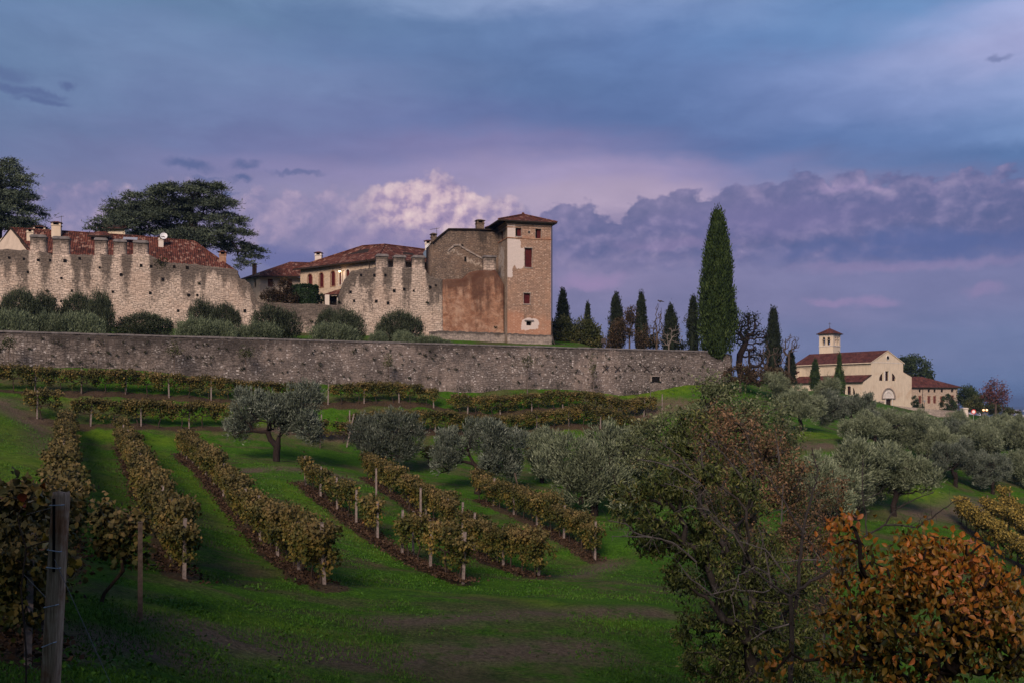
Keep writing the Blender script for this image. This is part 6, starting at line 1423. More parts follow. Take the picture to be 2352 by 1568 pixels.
# villa courtyard
b = P(640, 700, 128); plant('bronze_tree', 'low bronze-green layered tree in front of the small stone house', 'tree', tuple(b), blobtree(70, [((.3, 0, 1.9), (1.2, 1, 1.5)), ((-.9, 0, 1.0), (1.4, 1, .9)), ((1.2, 0, 1.1), (1.2, 1, .9)), ((.3, 0, .6), (2.4, 1, .7))], 'bronze', 4500, .34, [(0, 0, -1), (.1, 0, 1.2), (.2, 0, 2.4)], up=.1, asp=.28))
tp_ = thing('clipped_hedge', 'green clipped topiary block in front of the arched villa windows', 'hedge', tuple(P(700, 700, 129)))
r_ = np.random.default_rng(71); n = 5200; hw, hh = 1.55, 2.45; pnt = np.stack([r_.uniform(-hw, hw, n), r_.uniform(-.8, .8, n), r_.uniform(-.2, hh, n)], 1)
ax_ = r_.integers(0, 3, n); sg = r_.choice([-1, 1], n); ii = np.arange(n); lim = np.array([hw, .8, 0])
for a_ in (0, 1): q_ = ax_ == a_; pnt[q_, a_] = sg[q_] * lim[a_]
pnt[ax_ == 2, 2] = hh - .25 * (pnt[ax_ == 2, 0] / hw) ** 2; pnt += r_.normal(size=pnt.shape) * .06
mb = MB(); mb.box(-hw + .1, hw - .1, -.7, .7, -.6, hh - .35)
obj('foliage', mesh_np('foliage', *join_np([(np.array(mb.v), np.array(mb.f)), leaves(pnt, r_.normal(size=(n, 3)) + np.array([0, -.3, .3]), .24, .14, r_)])), tp_, M['hedge'])
b = P(736, 700, 129.5); plant('shrub', 'small dark shrub between topiary block and porch', 'shrub', tuple(b), blobtree(72, [((0, 0, .7), (.45, .4, .7)), ((.9, 0, .8), (.5, .4, .7))], 'hedge', 1400, .2, [(0, 0, -1), (0, 0, .3)]))
# ---- cedars: flat tiers of needles on long level limbs
def cedar(label, base, Y, trunk_px, pads, seed, dens=1.0):
    r = np.random.default_rng(seed); b = np.array(P(base[0], base[1], Y))
    tk = [np.array(P(u, v, Y)) - b for u, v in trunk_px]; Cs, Ds, at = [], [], []
    for u, v, ru, rv in pads:
        dep = r.uniform(-3.0, 3.0) if ru > 25 else r.uniform(-1.5, 1.5); c = np.array(P(u, v, Y)) - b + np.array([0, dep, 0]); rx, rz_ = ln(ru, Y), ln(rv, Y) * 1.45; ry = max(1.2, rx * .8)
        n_cl = int(max(8, rx * ry * 7.5)); th = r.uniform(0, 2 * np.pi, n_cl); q = np.sqrt(r.random(n_cl)); ax = np.stack([np.cos(th) * q * rx, np.sin(th) * q * ry], 1)
        cz_ = c[2] + rz_ * (1 - 1.5 * q ** 2) * .55 + r.normal(size=n_cl) * rz_ * .45; cc = np.stack([c[0] + ax[:, 0], c[1] + ax[:, 1], cz_], 1)
        at.append(cc[r.permutation(n_cl)[:max(4, n_cl // 4)]])
        k = r.integers(0, n_cl, int(n_cl * 46 * dens)); out = unit(np.stack([ax[k, 0], ax[k, 1], np.zeros(len(k))], 1) + 1e-3)
        sp = r.normal(size=(len(k), 3)) * np.array([.42, .42, .09]); along_ = (sp * out).sum(1, keepdims=True)
        C = cc[k] + sp + out * np.abs(along_) * .4 - np.array([0, 0, .12]) * (along_ > .3)
        D = out * .8 + r.normal(size=(len(k), 3)) * .5 + np.array([0, 0, .35]); Cs.append(C); Ds.append(D)
    at = np.concatenate(at); pos, par, w, tips = skeleton(tk, at, r, 1.0, .10, .03, .12); rad = .032 * np.sqrt(w) + .012
    C, D = np.concatenate(Cs), np.concatenate(Ds)
    return plant('cedar_tree', label, 'cedar', tuple(b), [('trunk', tubes(pos, par, rad, 6), M['darkbark']), ('crown', leaves(C, D, r.uniform(.6, 1.3, len(C)) * .42, .11, r), M['cedar'])])
cedar('broad spreading cedar with flat dark tiers behind the courtyard house', (455, 720), 140, [(455, 720), (453, 600), (450, 540), (438, 490), (440, 450)],
      [(465, 434, 52, 7), (423, 450, 62, 9), (380, 446, 34, 7), (324, 455, 36, 8), (296, 473, 52, 9), (352, 482, 70, 10), (395, 468, 50, 8), (493, 453, 38, 8), (455, 474, 62, 9), (510, 476, 38, 8), (324, 504, 62, 10), (395, 500, 55, 9), (282, 521, 52, 9),
       (225, 528, 20, 6), (262, 497, 26, 7), (409, 524, 55, 9), (350, 530, 60, 9), (470, 505, 36, 7), (522, 497, 32, 8), (536, 517, 36, 8), (500, 530, 42, 7), (550, 543, 38, 8), (505, 555, 36, 7), (564, 568, 26, 8), (545, 574, 34, 7), (577, 588, 16, 8), (555, 606, 12, 14), (570, 600, 10, 12), (455, 560, 60, 8), (430, 545, 50, 7), (252, 482, 14, 5), (535, 560, 30, 7)], 81)
cedar('tall cone-shaped cedar cut by the left picture edge', (-5, 720), 142, [(-5, 720), (-5, 560), (0, 460), (5, 370)],
      [(8, 366, 16, 6), (15, 380, 26, 7), (0, 392, 34, 7), (38, 400, 26, 7), (-20, 405, 40, 7), (25, 415, 40, 8), (-30, 428, 55, 8), (45, 432, 30, 8), (20, 445, 48, 8), (-25, 455, 60, 9), (55, 458, 28, 8), (10, 470, 60, 8), (-40, 480, 70, 9), (60, 482, 28, 8), (30, 490, 40, 7), (-10, 505, 60, 8), (75, 512, 28, 7), (40, 515, 38, 7), (-50, 515, 70, 8), (20, 530, 50, 7), (88, 524, 18, 5)], 82)

# ---- bare and half-bare trees on the ridge
def baretree(name, label, cat, u, v, Y, ells, seed, n=46, tr=.014, mat='palebark', seg=.45, trunk=None, leaf=None, wob=.22, sag=0.0, group=None):
    r = np.random.default_rng(seed); b = np.array(P(u, v, Y))
    at = np.concatenate([in_ell(max(4, int(n * f)), np.array(P(a, c, Y)) - b, (ln(ru, Y), ln((ru + rv) / 2, Y) * .8, ln(rv, Y)), r, .2) for a, c, ru, rv, f in ells])
    tk = [(0, 0, -1)] + [tuple(np.array(P(a, c, Y)) - b) for a, c in (trunk or [(u, v - 20)])]
    pos, par, w, tips = skeleton(tk, at, r, seg, wob, .03, .3, sag); rad = tr * np.sqrt(w) + .006
    prt = [('trunk', tubes(pos, par, rad, 5), M[mat])]
    if leaf:
        mt_, nl, ls = leaf; k = r.integers(0, len(at), nl); C = at[k] + r.normal(size=(nl, 3)) * ls * 1.1; prt.append(('crown', leaves(C, r.normal(size=(nl, 3)) + np.array([0, 0, -.2]), r.uniform(.6, 1.2, nl) * ls, ls * .55, r), M[mt_]))
    return plant(name, label, cat, tuple(b), prt, group)
baretree('bare_tree', 'crooked dark tree with sparse leaves and low spreading limbs right of giant cypress', 'tree', 1706, 868, 128, [(1722, 745, 34, 30, 1.0), (1745, 775, 22, 26, .5), (1700, 770, 18, 30, .5), (1735, 815, 18, 14, .3)], 91, 90, .03, 'darkbark', .5,
         [(1698, 840), (1700, 815), (1712, 790), (1718, 770)], ('cypressdark', 1500, .26), .3)
baretree('bare_tree', 'low forked black limbs leaning right below the sparse dark tree', 'tree', 1712, 870, 127, [(1752, 838, 10, 6, .4), (1742, 806, 10, 14, .4), (1724, 800, 10, 14, .4)], 92, 20, .05, 'darkbark', .5, [(1716, 852), (1726, 840)], None, .3)
baretree('bare_tree', 'bare pale poplar with upright twigs between two dark cypresses', 'tree', 1508, 806, 136, [(1512, 735, 9, 42, 1.0), (1500, 760, 10, 30, .6), (1519, 770, 8, 26, .4)], 93, 60, .016, 'bark', .5, [(1508, 790), (1510, 765)])
baretree('bare_tree', 'bare grey twigs spreading in front of the short cone cypress', 'tree', 1536, 806, 130, [(1530, 770, 26, 28, 1.0), (1555, 765, 16, 26, .5)], 94, 60, .012, 'palebark', .5, [(1536, 800)])
baretree('rusty_tree', 'thin tree with sparse rusty leaves right of the broad cypress', 'tree', 1446, 806, 134, [(1445, 750, 13, 40, 1.0), (1450, 722, 8, 18, .3)], 95, 60, .014, 'bark', .5, [(1446, 790), (1446, 760)], ('russet', 1700, .26))
baretree('creeper', 'rusty brown creeper covering the front of the broad cypress', 'creeper', 1418, 806, 132.5, [(1418, 765, 14, 32, 1.0), (1405, 785, 14, 16, .5)], 96, 50, .01, 'bark', .5, None, ('russet', 2400, .26))
baretree('creeper', 'thin rusty growth over the foot of the slim straight cypress', 'creeper', 1476, 806, 134.5, [(1476, 780, 13, 22, 1.0), (1486, 765, 6, 20, .3)], 97, 40, .01, 'bark', .5, None, ('russet', 1000, .24))
baretree('bare_tree', 'bare twiggy tree left of the church roof', 'tree', 1812, 878, 146, [(1816, 790, 20, 24, 1.0), (1828, 785, 12, 16, .4), (1805, 815, 16, 20, .4)], 98, 70, .016, 'bark', .6, [(1812, 850), (1812, 820)])
baretree('bare_tree', 'grey bare trunks standing before the double-tipped cypress', 'tree', 1760, 880, 145, [(1760, 815, 8, 40, 1.0), (1788, 820, 14, 40, .8), (1745, 830, 10, 30, .5)], 99, 60, .02, 'bark', .6, [(1762, 865)])
baretree('bare_tree', 'thin pale saplings in the gap beneath the crooked dark tree', 'tree', 1735, 880, 150, [(1735, 830, 26, 34, 1.0)], 100, 46, .012, 'palebark', .6, [(1735, 868)])
baretree('bare_tree', 'fine bare twigs peeking out between narrow and giant cypress', 'tree', 1600, 808, 140, [(1578, 735, 10, 12, .6), (1602, 745, 8, 40, .6)], 101, 30, .012, 'palebark', .6, [(1598, 780)], ('cypressdark', 160, .24))
baretree('shrub', 'loose dark shrubs under the bare poplar', 'shrub', 1500, 806, 138, [(1500, 785, 16, 16, 1.0), (1565, 795, 8, 10, .4)], 102, 40, .01, 'bark', .5, None, ('cypressdark', 1300, .28))
baretree('purple_tree', 'purple-red leaved tree at the edge of the hill, far right', 'tree', 2287, 955, 208, [(2285, 895, 24, 24, 1.0), (2300, 915, 14, 18, .4), (2268, 905, 14, 16, .4)], 103, 80, .02, 'bark', .6, [(2287, 930), (2286, 910)], ('purple', 1500, .42))
# bird on the top twig of the poplar
bd = thing('bird', 'small dark bird perched on the top twig of the bare poplar', 'bird', tuple(P(1516.5, 694, 136)))
mb = MB(); mb.ball((0, 0, .12), .26, .11, .11, 10, 6); mb.ball((-.26, 0, .22), .09, .08, .085, 8, 5); mb.tube([(-.33, 0, .22), (-.44, 0, .20)], [.03, .005], 5); mb.tube([(.18, 0, .10), (.55, 0, .02)], [.08, .035], 5); mb.tube([(0, -.04, .03), (0, -.04, -.10)], .012, 4); mb.tube([(0, .04, .03), (0, .04, -.10)], .012, 4); mb.build('body', M['iron'], bd, smooth=True)
mb = MB(); mb.ball((.06, -.10, .14), .24, .03, .08, 8, 5); mb.build('wing', M['iron'], bd); mb = MB(); mb.ball((.06, .10, .14), .24, .03, .08, 8, 5); mb.build('wing', M['iron'], bd)

# ---- young staked trees along the foot of the retaining wall
def sapling(u, Y, vt, vb, crown, label, seed, stake=True):
    b = np.array(P(u, vb, Y)); b[2] = zg(b[0], Y); r = np.random.default_rng(seed); H = (VH - vt) / F * Y - b[2]; t = thing('sapling', label, 'sapling', tuple(b), 0, 'staked saplings along the wall foot')
    if stake: mb = MB(); mb.tube([(.08, 0, -.3), (.08, 0, H * (.92 if not crown else .62))], .035, 5); mb.build('stake', M['palebark'], t)
    if crown:
        cw_, ch_ = crown; at = in_ell(16, (0, 0, H - ln(ch_, Y) / 2), (ln(cw_, Y) / 2, ln(cw_, Y) / 2, ln(ch_, Y) / 2), r, .2); pos, par, w, tips = skeleton([(0, 0, -.2), (0.02, 0, H * .35), (0, 0, H * .6)], at, r, .3, .1); obj('trunk', mesh_np('trunk', *tubes(pos, par, .007 * np.sqrt(w) + .006, 5)), t, M['bark'])
        k = r.integers(0, 16, 260); C = at[k] + r.normal(size=(260, 3)) * .16; obj('crown', mesh_np('crown', *leaves(C, r.normal(size=(260, 3)), .16, .09, r)), t, M['bush'])
for i, (u, vt, vb, cr, lab) in enumerate(((20, 777, 842, (24, 22), 'staked sapling near the left picture edge'), (223, 822, 860, None, 'thin bare stake left of the first leafy sapling'), (400, 780, 856, (32, 38), 'leafy sapling with widest crown, against the left stretch of wall'), (565, 794, 862, (32, 26), 'sapling with compact dark crown on a tall bare stem'),
      (727, 834, 872, None, 'thin pale stake above a gap in the upper vine row'), (893, 812, 876, (16, 30), 'slender sapling just right of the olive bushes'), (1051, 846, 884, None, 'short pale stake against the middle of the wall'), (1210, 815, 884, (30, 28), 'dark-crowned sapling right below the castle tower'), (1362, 815, 890, (14, 60), 'narrow climbing sapling left of the iron wall anchors'), (1492, 871, 893, None, 'short post beside the drain opening in the wall'))):
    q = RW.back(-1.6); t_ = q.t(u); sapling(u, q.Y(t_), vt, vb, cr, lab, 110 + i)

# ---- weeds growing on the retaining wall and along its foot
r = np.random.default_rng(120); Cs, Ds = [], []
tl, tr_ = RW.t(-60), RW.t(1630)
for k in range(190):
    t_ = r.uniform(tl, tr_); zb_ = zg(*RW.w(t_)); f = r.random() ** .9
    z = zb_ + f * (RTOP - .4 - zb_); s_ = r.uniform(.04, .11) * (1 + 1.8 * (r.random() < .12)) if f > .15 else r.uniform(.2, .5); n = int(12 + 200 * s_)
    C = np.array([t_, -.06, z]) + r.normal(size=(n, 3)) * np.array([s_, .05, s_ * .7]); C[:, 1] = -np.abs(C[:, 1]) - .05; Cs.append(C); Ds.append(r.normal(size=(n, 3)) + np.array([0, -.8, -.2]))
C, D = np.concatenate(Cs), np.concatenate(Ds); wd = obj('wall_weeds', mesh_np('wall_weeds', *leaves(C, D, r.uniform(.06, .15, len(C)), .06, r)), None, M['weed']); wd.location = (RW.x0, RW.y0, 0); wd.rotation_euler = (0, 0, RW.a); tag(wd, 'dark weeds and tufts sprouting from joints of the rubble retaining wall', 'weeds', kind='stuff')
Cs, Ds = [], []
for k in range(11):
    t_ = r.uniform(CW.t(0), CW.t(1150)); z = bz0 = float(z2(*CW.w(t_))) + r.uniform(.5, 6.5); s_ = r.uniform(.06, .13); n = 26; C = np.array([t_, -.06, z]) + r.normal(size=(n, 3)) * np.array([s_, .04, s_ * .6]); C[:, 1] = -np.abs(C[:, 1]) - .05; Cs.append(C); Ds.append(r.normal(size=(n, 3)) + np.array([0, -.6, 0]))
t_, z = CW.tz(371, 602); C = np.array([t_, -.2, z]) + r.normal(size=(160, 3)) * np.array([.4, .12, .28]); Cs.append(C); Ds.append(r.normal(size=(160, 3)))
C, D = np.concatenate(Cs), np.concatenate(Ds); wd = obj('castle_weeds', mesh_np('castle_weeds', *leaves(C, D, .2, .1, r)), None, M['weed']); wd.location = (CW.x0, CW.y0, 0); wd.rotation_euler = (0, 0, CW.a); tag(wd, 'small green tufts rooted in cracks of the castle wall', 'weeds', kind='stuff')

# ---- vineyard
def vine(seed, mat, n=1000, ls=.155, z0=.35, z1=1.82, half=.95, wid=.42, lean=.0, big=False, trunkh=.85):
    r = np.random.default_rng(seed); m_ = 54
    cc = np.stack([r.uniform(-half, half, m_), r.normal(size=m_) * wid * .55, z0 + (z1 - z0) * r.random(m_) ** .55], 1); cc[:, 1] *= np.clip(.55 + .6 * (cc[:, 2] - z0) / (z1 - z0), 0, 1.2)
    top = r.random(m_) < .30; cc[top, 2] = z1 - .16 * vnoise(cc[top, 0] * 2.3 + seed, cc[top, 0] * 0, 1.0, seed) - np.abs(r.normal(size=top.sum())) * .08 + (r.random(top.sum()) < .2) * r.uniform(0, .28, top.sum()); cc[top, 1] = r.normal(size=top.sum()) * wid * .6
    k = r.integers(0, m_, n); C = cc[k] + r.normal(size=(n, 3)) * np.array([.13, .10, .11]); C[:, 2] = np.maximum(C[:, 2], .05)
    D = r.normal(size=(n, 3)) * .8 + np.array([0, 0, -.55]) + np.stack([np.zeros(n), np.sign(C[:, 1]) * .5, np.zeros(n)], 1)
    L = r.uniform(.6, 1.25, n) * ls
    tk = [(r.uniform(-.1, .1) - lean, 0, -.15), (r.uniform(-.08, .08) - lean * .75, r.uniform(-.05, .05), .3), (r.uniform(-.12, .12) - lean * .15, 0, trunkh * .7), (0, 0, trunkh)]
    at = np.concatenate([np.stack([s_ * np.linspace(.3, half, 4), np.zeros(4), trunkh + .05 + r.uniform(-.06, .1, 4)], 1) for s_ in (-1, 1)]); sh = cc[r.permutation(m_)[:12]]
    pos, par, w, tips = skeleton(tk, np.concatenate([at, sh]), r, .25, .15, 0, .1); rad = .0085 * np.sqrt(w) + .006; rad[:4] = [.05, .042, .038, .034]
    V, Fc = leaves(C, D, L, L * .85, r, .25) if not big else big_leaves(C, D, L, L * .8, r, .15)
    return plant('grapevine', 'vine', 'grapevine', (0, 0, 0), [('trunk', tubes(pos, par, rad, 5), M['vinebark']), ('foliage', (V, Fc), M[mat])])
VH_ = [vine(200 + i, 'vine', 2000, .125, .42) for i in range(5)]
VT_ = [vine(210 + i, 'vine', 1500, .15, .42, 1.85, 1.08, .38, trunkh=.85) for i in range(5)]
VY_ = [vine(220 + i, 'vineyellow', 800, .17, .6, 1.85, 1.1, .4) for i in range(3)]
VN_ = [vine(230 + i, 'vinegreen', 1500, .13, .45, 2.15, .85, .40, big=True, trunkh=1.05) for i in range(3)]
VS_ = [vine(240 + i, 'vine', 620, .16, .5, 1.75, .6, .34) for i in range(3)]
def post(seed, H, mat='post', w=.05):
    r = random.Random(seed); mb = MB(); mb.box(-w, w, -w, w, -.4, H, 0, w * .12); t = thing('vine_post', 'post', 'post'); mb.build('shaft', M[mat], t)
    mb = MB(); mb.box(-w * 1.02, w * 1.02, -w * 1.02, w * 1.02, H + .001, H + .02); mb.build('cut_top', M['palebark'] if mat == 'post' else M[mat], t)
    return t
PO_ = [post(1, 2.0), post(2, 2.1), post(3, 1.9)]; PD_ = [post(4, 2.05, 'postdark')]
RN = {'row1': ('tan row behind big wooden post', 1.5), 'row2': ('second long row from left', 1.5), 'row3': ('long row dotted with pale post tops', 1.5), 'row4': ('gappy row beside brown soil strip', 1.55), 'row5': ('short row right of gappy row', 1.5), 'row6': ('short row nearest large dark olive', 1.5),
      'rowA': ('upper terrace row under retaining wall', 1.95), 'rowB': ('lower terrace row', 1.95), 'rowR1': ('yellow row nearest orange tree', 1.45), 'rowR2': ('middle yellow row on right slope', 1.45), 'rowR3': ('farthest yellow row on right slope', 1.45)}
END = {'rowA': 'left end', 'rowB': 'left end'}
def vines(key, protos, postp, skip=None, pstep=4.5, s0=0.6, noise_=.12, vs=1.0, start_post=True):
    desc, step = RN[key]; step *= .9 if key in ('rowA', 'rowB') else 1; pl = along(ROWS[key], step, s0); r = random.Random(key); nv = 0; end = END.get(key, 'near end'); n = len(pl)
    col = 'yellow' if key.startswith('rowR') else 'brown and green' if key in ('row4', 'row5', 'row6') else 'rust-brown' if key in ('rowA', 'rowB') else 'tan-topped'
    for i, (x, y, a) in enumerate(pl):
        if skip and skip(i / max(1, n - 1), X_of(x, y)): continue
        nv += 1; z = zg(x, y) + .06; s = vs * r.uniform(.93, 1.07); x += r.uniform(-noise_, noise_) * .5; y += r.uniform(-noise_, noise_)
        place(r.choice(protos), x, y, z, '%s %s grapevine from %s of %s' % (ordi(nv), col, end, desc), 'grapevines of the ' + desc, a + (math.pi if r.random() < .5 else 0) + r.uniform(-.08, .08), (s * 1.05, s * r.uniform(.72, 1.0), s * (r.uniform(.97, 1.05) if key in ('rowA', 'rowB') else r.uniform(.84, 1.1))))
    pp = along(ROWS[key], pstep, 0.15)
    for i, (x, y, a) in enumerate(pp):
        z = zg(x, y); o = place(r.choice(postp), x, y, z, '%s post from %s of %s' % (ordi(i + 1), end, desc), 'posts of the ' + desc, a, (1, 1, r.uniform(.9, 1.04)))
        o.rotation_euler = (r.uniform(-.05, .05), r.uniform(-.05, .05), a)
X_of = lambda x, y: U0 + F * x / y
RN1 = dict(ROWS); ROWS['row1'] = ROWS['row1'][1:]
vines('row1', VH_, PO_, None, 4.5, .8)
vines('row2', VH_, PO_, None, 4.5, .5)
vines('row3', VH_, PO_, None, 4.0, .6)
vines('row4', VS_ + VH_[:1], PO_, lambda f, u: .10 < f < .17 or .30 < f < .42 or .55 < f < .6, 3.6, .5)
vines('row5', VH_[:3], PO_, lambda f, u: .30 < f < .38 or .62 < f < .72, 4.2, .5)
vines('row6', VH_[2:], PO_, None, 4.2, .5)
vines('rowA', VT_, PO_, lambda f, u: 735 < u < 750 or 1015 < u < 1050 or 620 < u < 645, 3.6, .4)
vines('rowB', VT_, PO_, lambda f, u: 145 < u < 200 or 555 < u < 820, 3.8, .4, vs=1.04)
vines('rowR1', VY_, PD_, None, 4.5, .5); vines('rowR2', VY_, PD_, None, 4.5, .5); vines('rowR3', VY_, PD_, None, 4.5, .5)
# single vines and posts outside the rows
def lone(proto, u, Y, label, rz=0.0, s=1.0, group=None):
    x = X(u, Y); return place(proto, x, Y, zg(x, Y) + .04, label, group, rz, s)
VL_ = vine(236, 'vinegreen', 1150, .13, .85, 2.05, .58, .40, .45, True, 1.15)
lone(VL_, 278, 21, 'lone green-brown vine with a leaning dark trunk right of the big wooden post', -.15, (1.0, 1.0, .95))
lone(VN_[1], 30, 16.6, 'dark leafy vine left of the big wooden post at the picture edge', .15, 1.02)
lone(VN_[2], -70, 16.0, 'leafy vine cut by the left picture edge', .1, 1.05)
for u, Y, lab in ((735, 86, 'thin vine under the right side of the big forked olive'), (790, 87, 'thin vine between the big forked olive and the two leaning stakes'), (985, 84, 'vine in the gap between the silvery and the flat-topped olive'), (1228, 90, 'golden vine in the gap left of the smaller olive'), (905, 66, 'vine below the silvery olive beside a tall pale post'), (1020, 57, 'bushy lone vine between gappy row and short row'), (940, 60, 'vine with golden leaves below the silvery olive, beside a short post')):
    lone(VS_[rnd.randrange(3)], u, Y, lab, .5, (1.3, 1.1, 1.0))
def lonepost(u, vt, vb, Y, label, lean=0.0, proto=None):
    x = X(u, Y); z = zg(x, Y); o = place(proto or PO_[0], x, Y, z, label, None, .4, (1, 1, max(.4, (((VH - vt) / F * Y) - z) / 2.0))); o.rotation_euler = (0, lean, .4); return o
lonepost(322, 1205, 1412, 20.5, 'slim dark post beside the lone leaning vine', 0, PD_[0])
lonepost(66, 1215, 1430, 16.8, 'short pale post among leaves left of the big wooden post', 0, PO_[1])
lonepost(796, 948, 1000, 86, 'pale stake leaning right above the silvery olive', .22)
lonepost(803, 942, 1000, 88, 'upright pale stake above the silvery olive')
lonepost(1521, 905, 940, 110, 'lone white post on the grass at the right end of the upper terrace')
lonepost(1198, 1085, 1135, 71, 'grey post leaning left between flat-topped and dark olive', -.25, PD_[0])
lonepost(864, 1075, 1130, 64, 'tall pale post below the silvery olive')
lonepost(966, 1115, 1190, 54, 'tall pale post near the middle of the vineyard', 0, PO_[2])
lonepost(1063, 1153, 1230, 51, 'tall pale post right of the bushy lone vine')
lonepost(949, 1178, 1260, 47, 'bare post standing on the brown soil strip', 0, PO_[1])
lonepost(988, 1190, 1275, 45, 'leaf-wrapped post just right of the bare post on the soil strip', 0, PO_[2])
lonepost(735, 1000, 1052, 84, 'dark post under the right edge of the big forked olive', 0, PD_[0])
# big weathered post in the left foreground
zb = zg(-3.28, 7) ; fp = thing('wooden_post', 'tall weathered wooden vine post with wire staples, left foreground', 'post', (-3.28, 7.0, zb)); H = -.64 - zb + .0
r = random.Random(3); rings = [(-.4, .068), (0, .068), (H * .3, .066), (H * .6, .064), (H * .85, .062), (H - .03, .061), (H, .054)]; n = 14; mb = MB(); ofs = [1 + r.uniform(-.06, .06) for _ in range(n)]; ofs[10] = .86; ofs[11] = .80
lx = .11
for z, rr in rings:
    for k in range(n): a = 2 * math.pi * k / n; mb.v.append((rr * ofs[k] * math.cos(a) + lx * z / H, rr * ofs[k] * math.sin(a), z + (.006 * math.sin(3 * a) if z == H else 0)))
for i in range(len(rings) - 1):
    for k in range(n): k2 = (k + 1) % n; mb.f.append((i * n + k, i * n + k2, (i + 1) * n + k2, (i + 1) * n + k)); mb.mi.append(0)
mb.f.append(tuple((len(rings) - 1) * n + k for k in range(n))); mb.mi.append(0)
m, t, b = newmat('weathered_oak', .85, .15); tc = t.n('ShaderNodeTexCoord'); v = t.vm('MULTIPLY', tc.outputs['Object'], (1, 1, .06)); w_ = t.noise(v, 70, 5, .7); w2 = t.noise(tc.outputs['Object'], 5, 4, .6); z_ = t.sep(tc.outputs['Object'])[2]
c = t.ramp(w_, [(.3, (.17, .10, .06, 1)), (.5, (.46, .29, .18, 1)), (.75, (.70, .50, .36, 1))]); c = t.mix(t.sm(w2, .45, .65), c, t.mix(1, c, (.7, .5, .4, 1), 'MULTIPLY')); t.L.new(c, b.inputs['Base Color']); bump(t, b, w_, .8, .01)
mb.build('shaft', m, fp, True)
mb = MB(); mb.box(lx - .012 - .02, lx + .004 - .02, -.064, -.055, H - .55, H - .04); mb.build('groove', M['dark'], fp)
for dz_, ti in ((.085, .02), (.40, -.10), (.52, -.05), (.79, .14), (1.06, .25)):
    z = H - dz_; cx = lx * z / H; mb = MB(); mb.tube([(cx - .045, -.05, z - ti * .05), (cx - .04, -.078, z - ti * .05), (cx + .04, -.078, z + ti * .08), (cx + .05, -.05, z + ti * .08)], .004, 5); mb.build('wire_staple', M['lightmetal'], fp)
def wire(name, pts, label, r_=.0022):
    p0 = Vector(pts[0]); mb = MB(); mb.tube([Vector(p) - p0 for p in pts], r_, 4); t = thing(name, label, 'wire', tuple(p0)); mb.build('strand', M['metal'], t)
top = Vector((-3.28 + lx, 7, zb + H)); q1 = Vector((-8.45, 17, zg(-8.45, 17) + 1.75)); q2 = Vector((-12.2, 27, zg(-12.2, 27) + 1.8))
wire('trellis_wire', [top + Vector((0, 0, -.09)), q1 + Vector((0, 0, .1)), q2], 'upper trellis wire from the big wooden post into its vine row')
wire('trellis_wire', [top + Vector((-.05, 0, -.80)), q1 + Vector((0, 0, -.75)), q2 + Vector((0, 0, -.8))], 'lower trellis wire from the big wooden post into its vine row')
wire('guy_wire', [top + Vector((-.03, -.05, -.45)), Vector((-1.4, 4.8, zg(-1.4, 4.8)))], 'slanting guy wire from the big wooden post to the ground')
# arching shoots by the post
rr_ = np.random.default_rng(300)
at = np.array([P(u, v, 9.5) for u, v in ((10, 1138), (60, 1150), (98, 1128), (140, 1180), (40, 1185), (150, 1240), (160, 1300))]); b0 = np.array([X(60, 9.5), 9.5, zg(X(60, 9.5), 9.5)])
pos, par, w, tips = skeleton([(0, 0, 0), (.0, 0, .6), (-.05, 0, 1.2), (0, 0, 1.6)], at - b0, rr_, .18, .14, .12, .1)
C = pos[rr_.integers(6, len(pos), 52)] + rr_.normal(size=(52, 3)) * .05; L = rr_.uniform(.06, .12, 52)
plant('grapevine', 'straggling vine shoots with red and yellow leaves around the big wooden post', 'grapevine', tuple(b0), [('trunk', tubes(pos, par, .0025 * np.sqrt(w) + .002, 5), M['vinebark']), ('foliage', big_leaves(C, rr_.normal(size=(52, 3)) + np.array([0, 0, -.4]), L, L * .85, rr_), M['redvine'])])

# ---- foreground trees on the right
def fgtree(name, label, cat, base, ells, seed, nat, leaf, tr=.010, mat='greybark', seg=.18, trunk=None, wob=.2, big=True, sag=0.0, spread=.10, droop=-.5, aspect=.42, dep=1.0, minr=.0022):
    r = np.random.default_rng(seed); u, Y = base; x = X(u, Y); b = np.array([x, Y, zg(x, Y)])
    tot = sum(e[2] * e[3] * e[5] for e in ells); at = []
    for a, c, ru, rv, dy, wgt in ells: at.append(in_ell(max(5, int(nat * ru * rv * wgt / tot)), np.array(P(a, c, Y + dy)) - b, (ln(ru, Y), ln((ru + rv) / 2, Y) * dep, ln(rv, Y)), r, .15))
    at = np.concatenate(at); tk = [(0, 0, -.3)] + [tuple(np.array(P(a, c, Y)) - b) for a, c in trunk]
    pos, par, w, tips = skeleton(tk, at, r, seg, wob, .04, .3, sag); rad = tr * w ** .46 * .55 + minr
    prt = [('trunk', tubes(pos, par, rad, 6), M[mat])]
    if leaf:
        mt_, nl, ls = leaf; fine_ = np.nonzero((w <= 3) & (np.arange(len(pos)) > len(tk)))[0]; k = fine_[r.integers(0, len(fine_), nl)]; f = r.random((nl, 1)); C = pos[k] * (1 - f) + pos[par[k]] * f + r.normal(size=(nl, 3)) * spread
        D = r.normal(size=(nl, 3)) * .6 + np.array([0, 0, droop]); L = r.uniform(.6, 1.2, nl) * ls
        prt.append(('crown', big_leaves(C, D, L, L * aspect, r, .22) if big else leaves(C, D, L, L * aspect, r), M[mt_]))
    return plant(name, label, cat, tuple(b), prt)
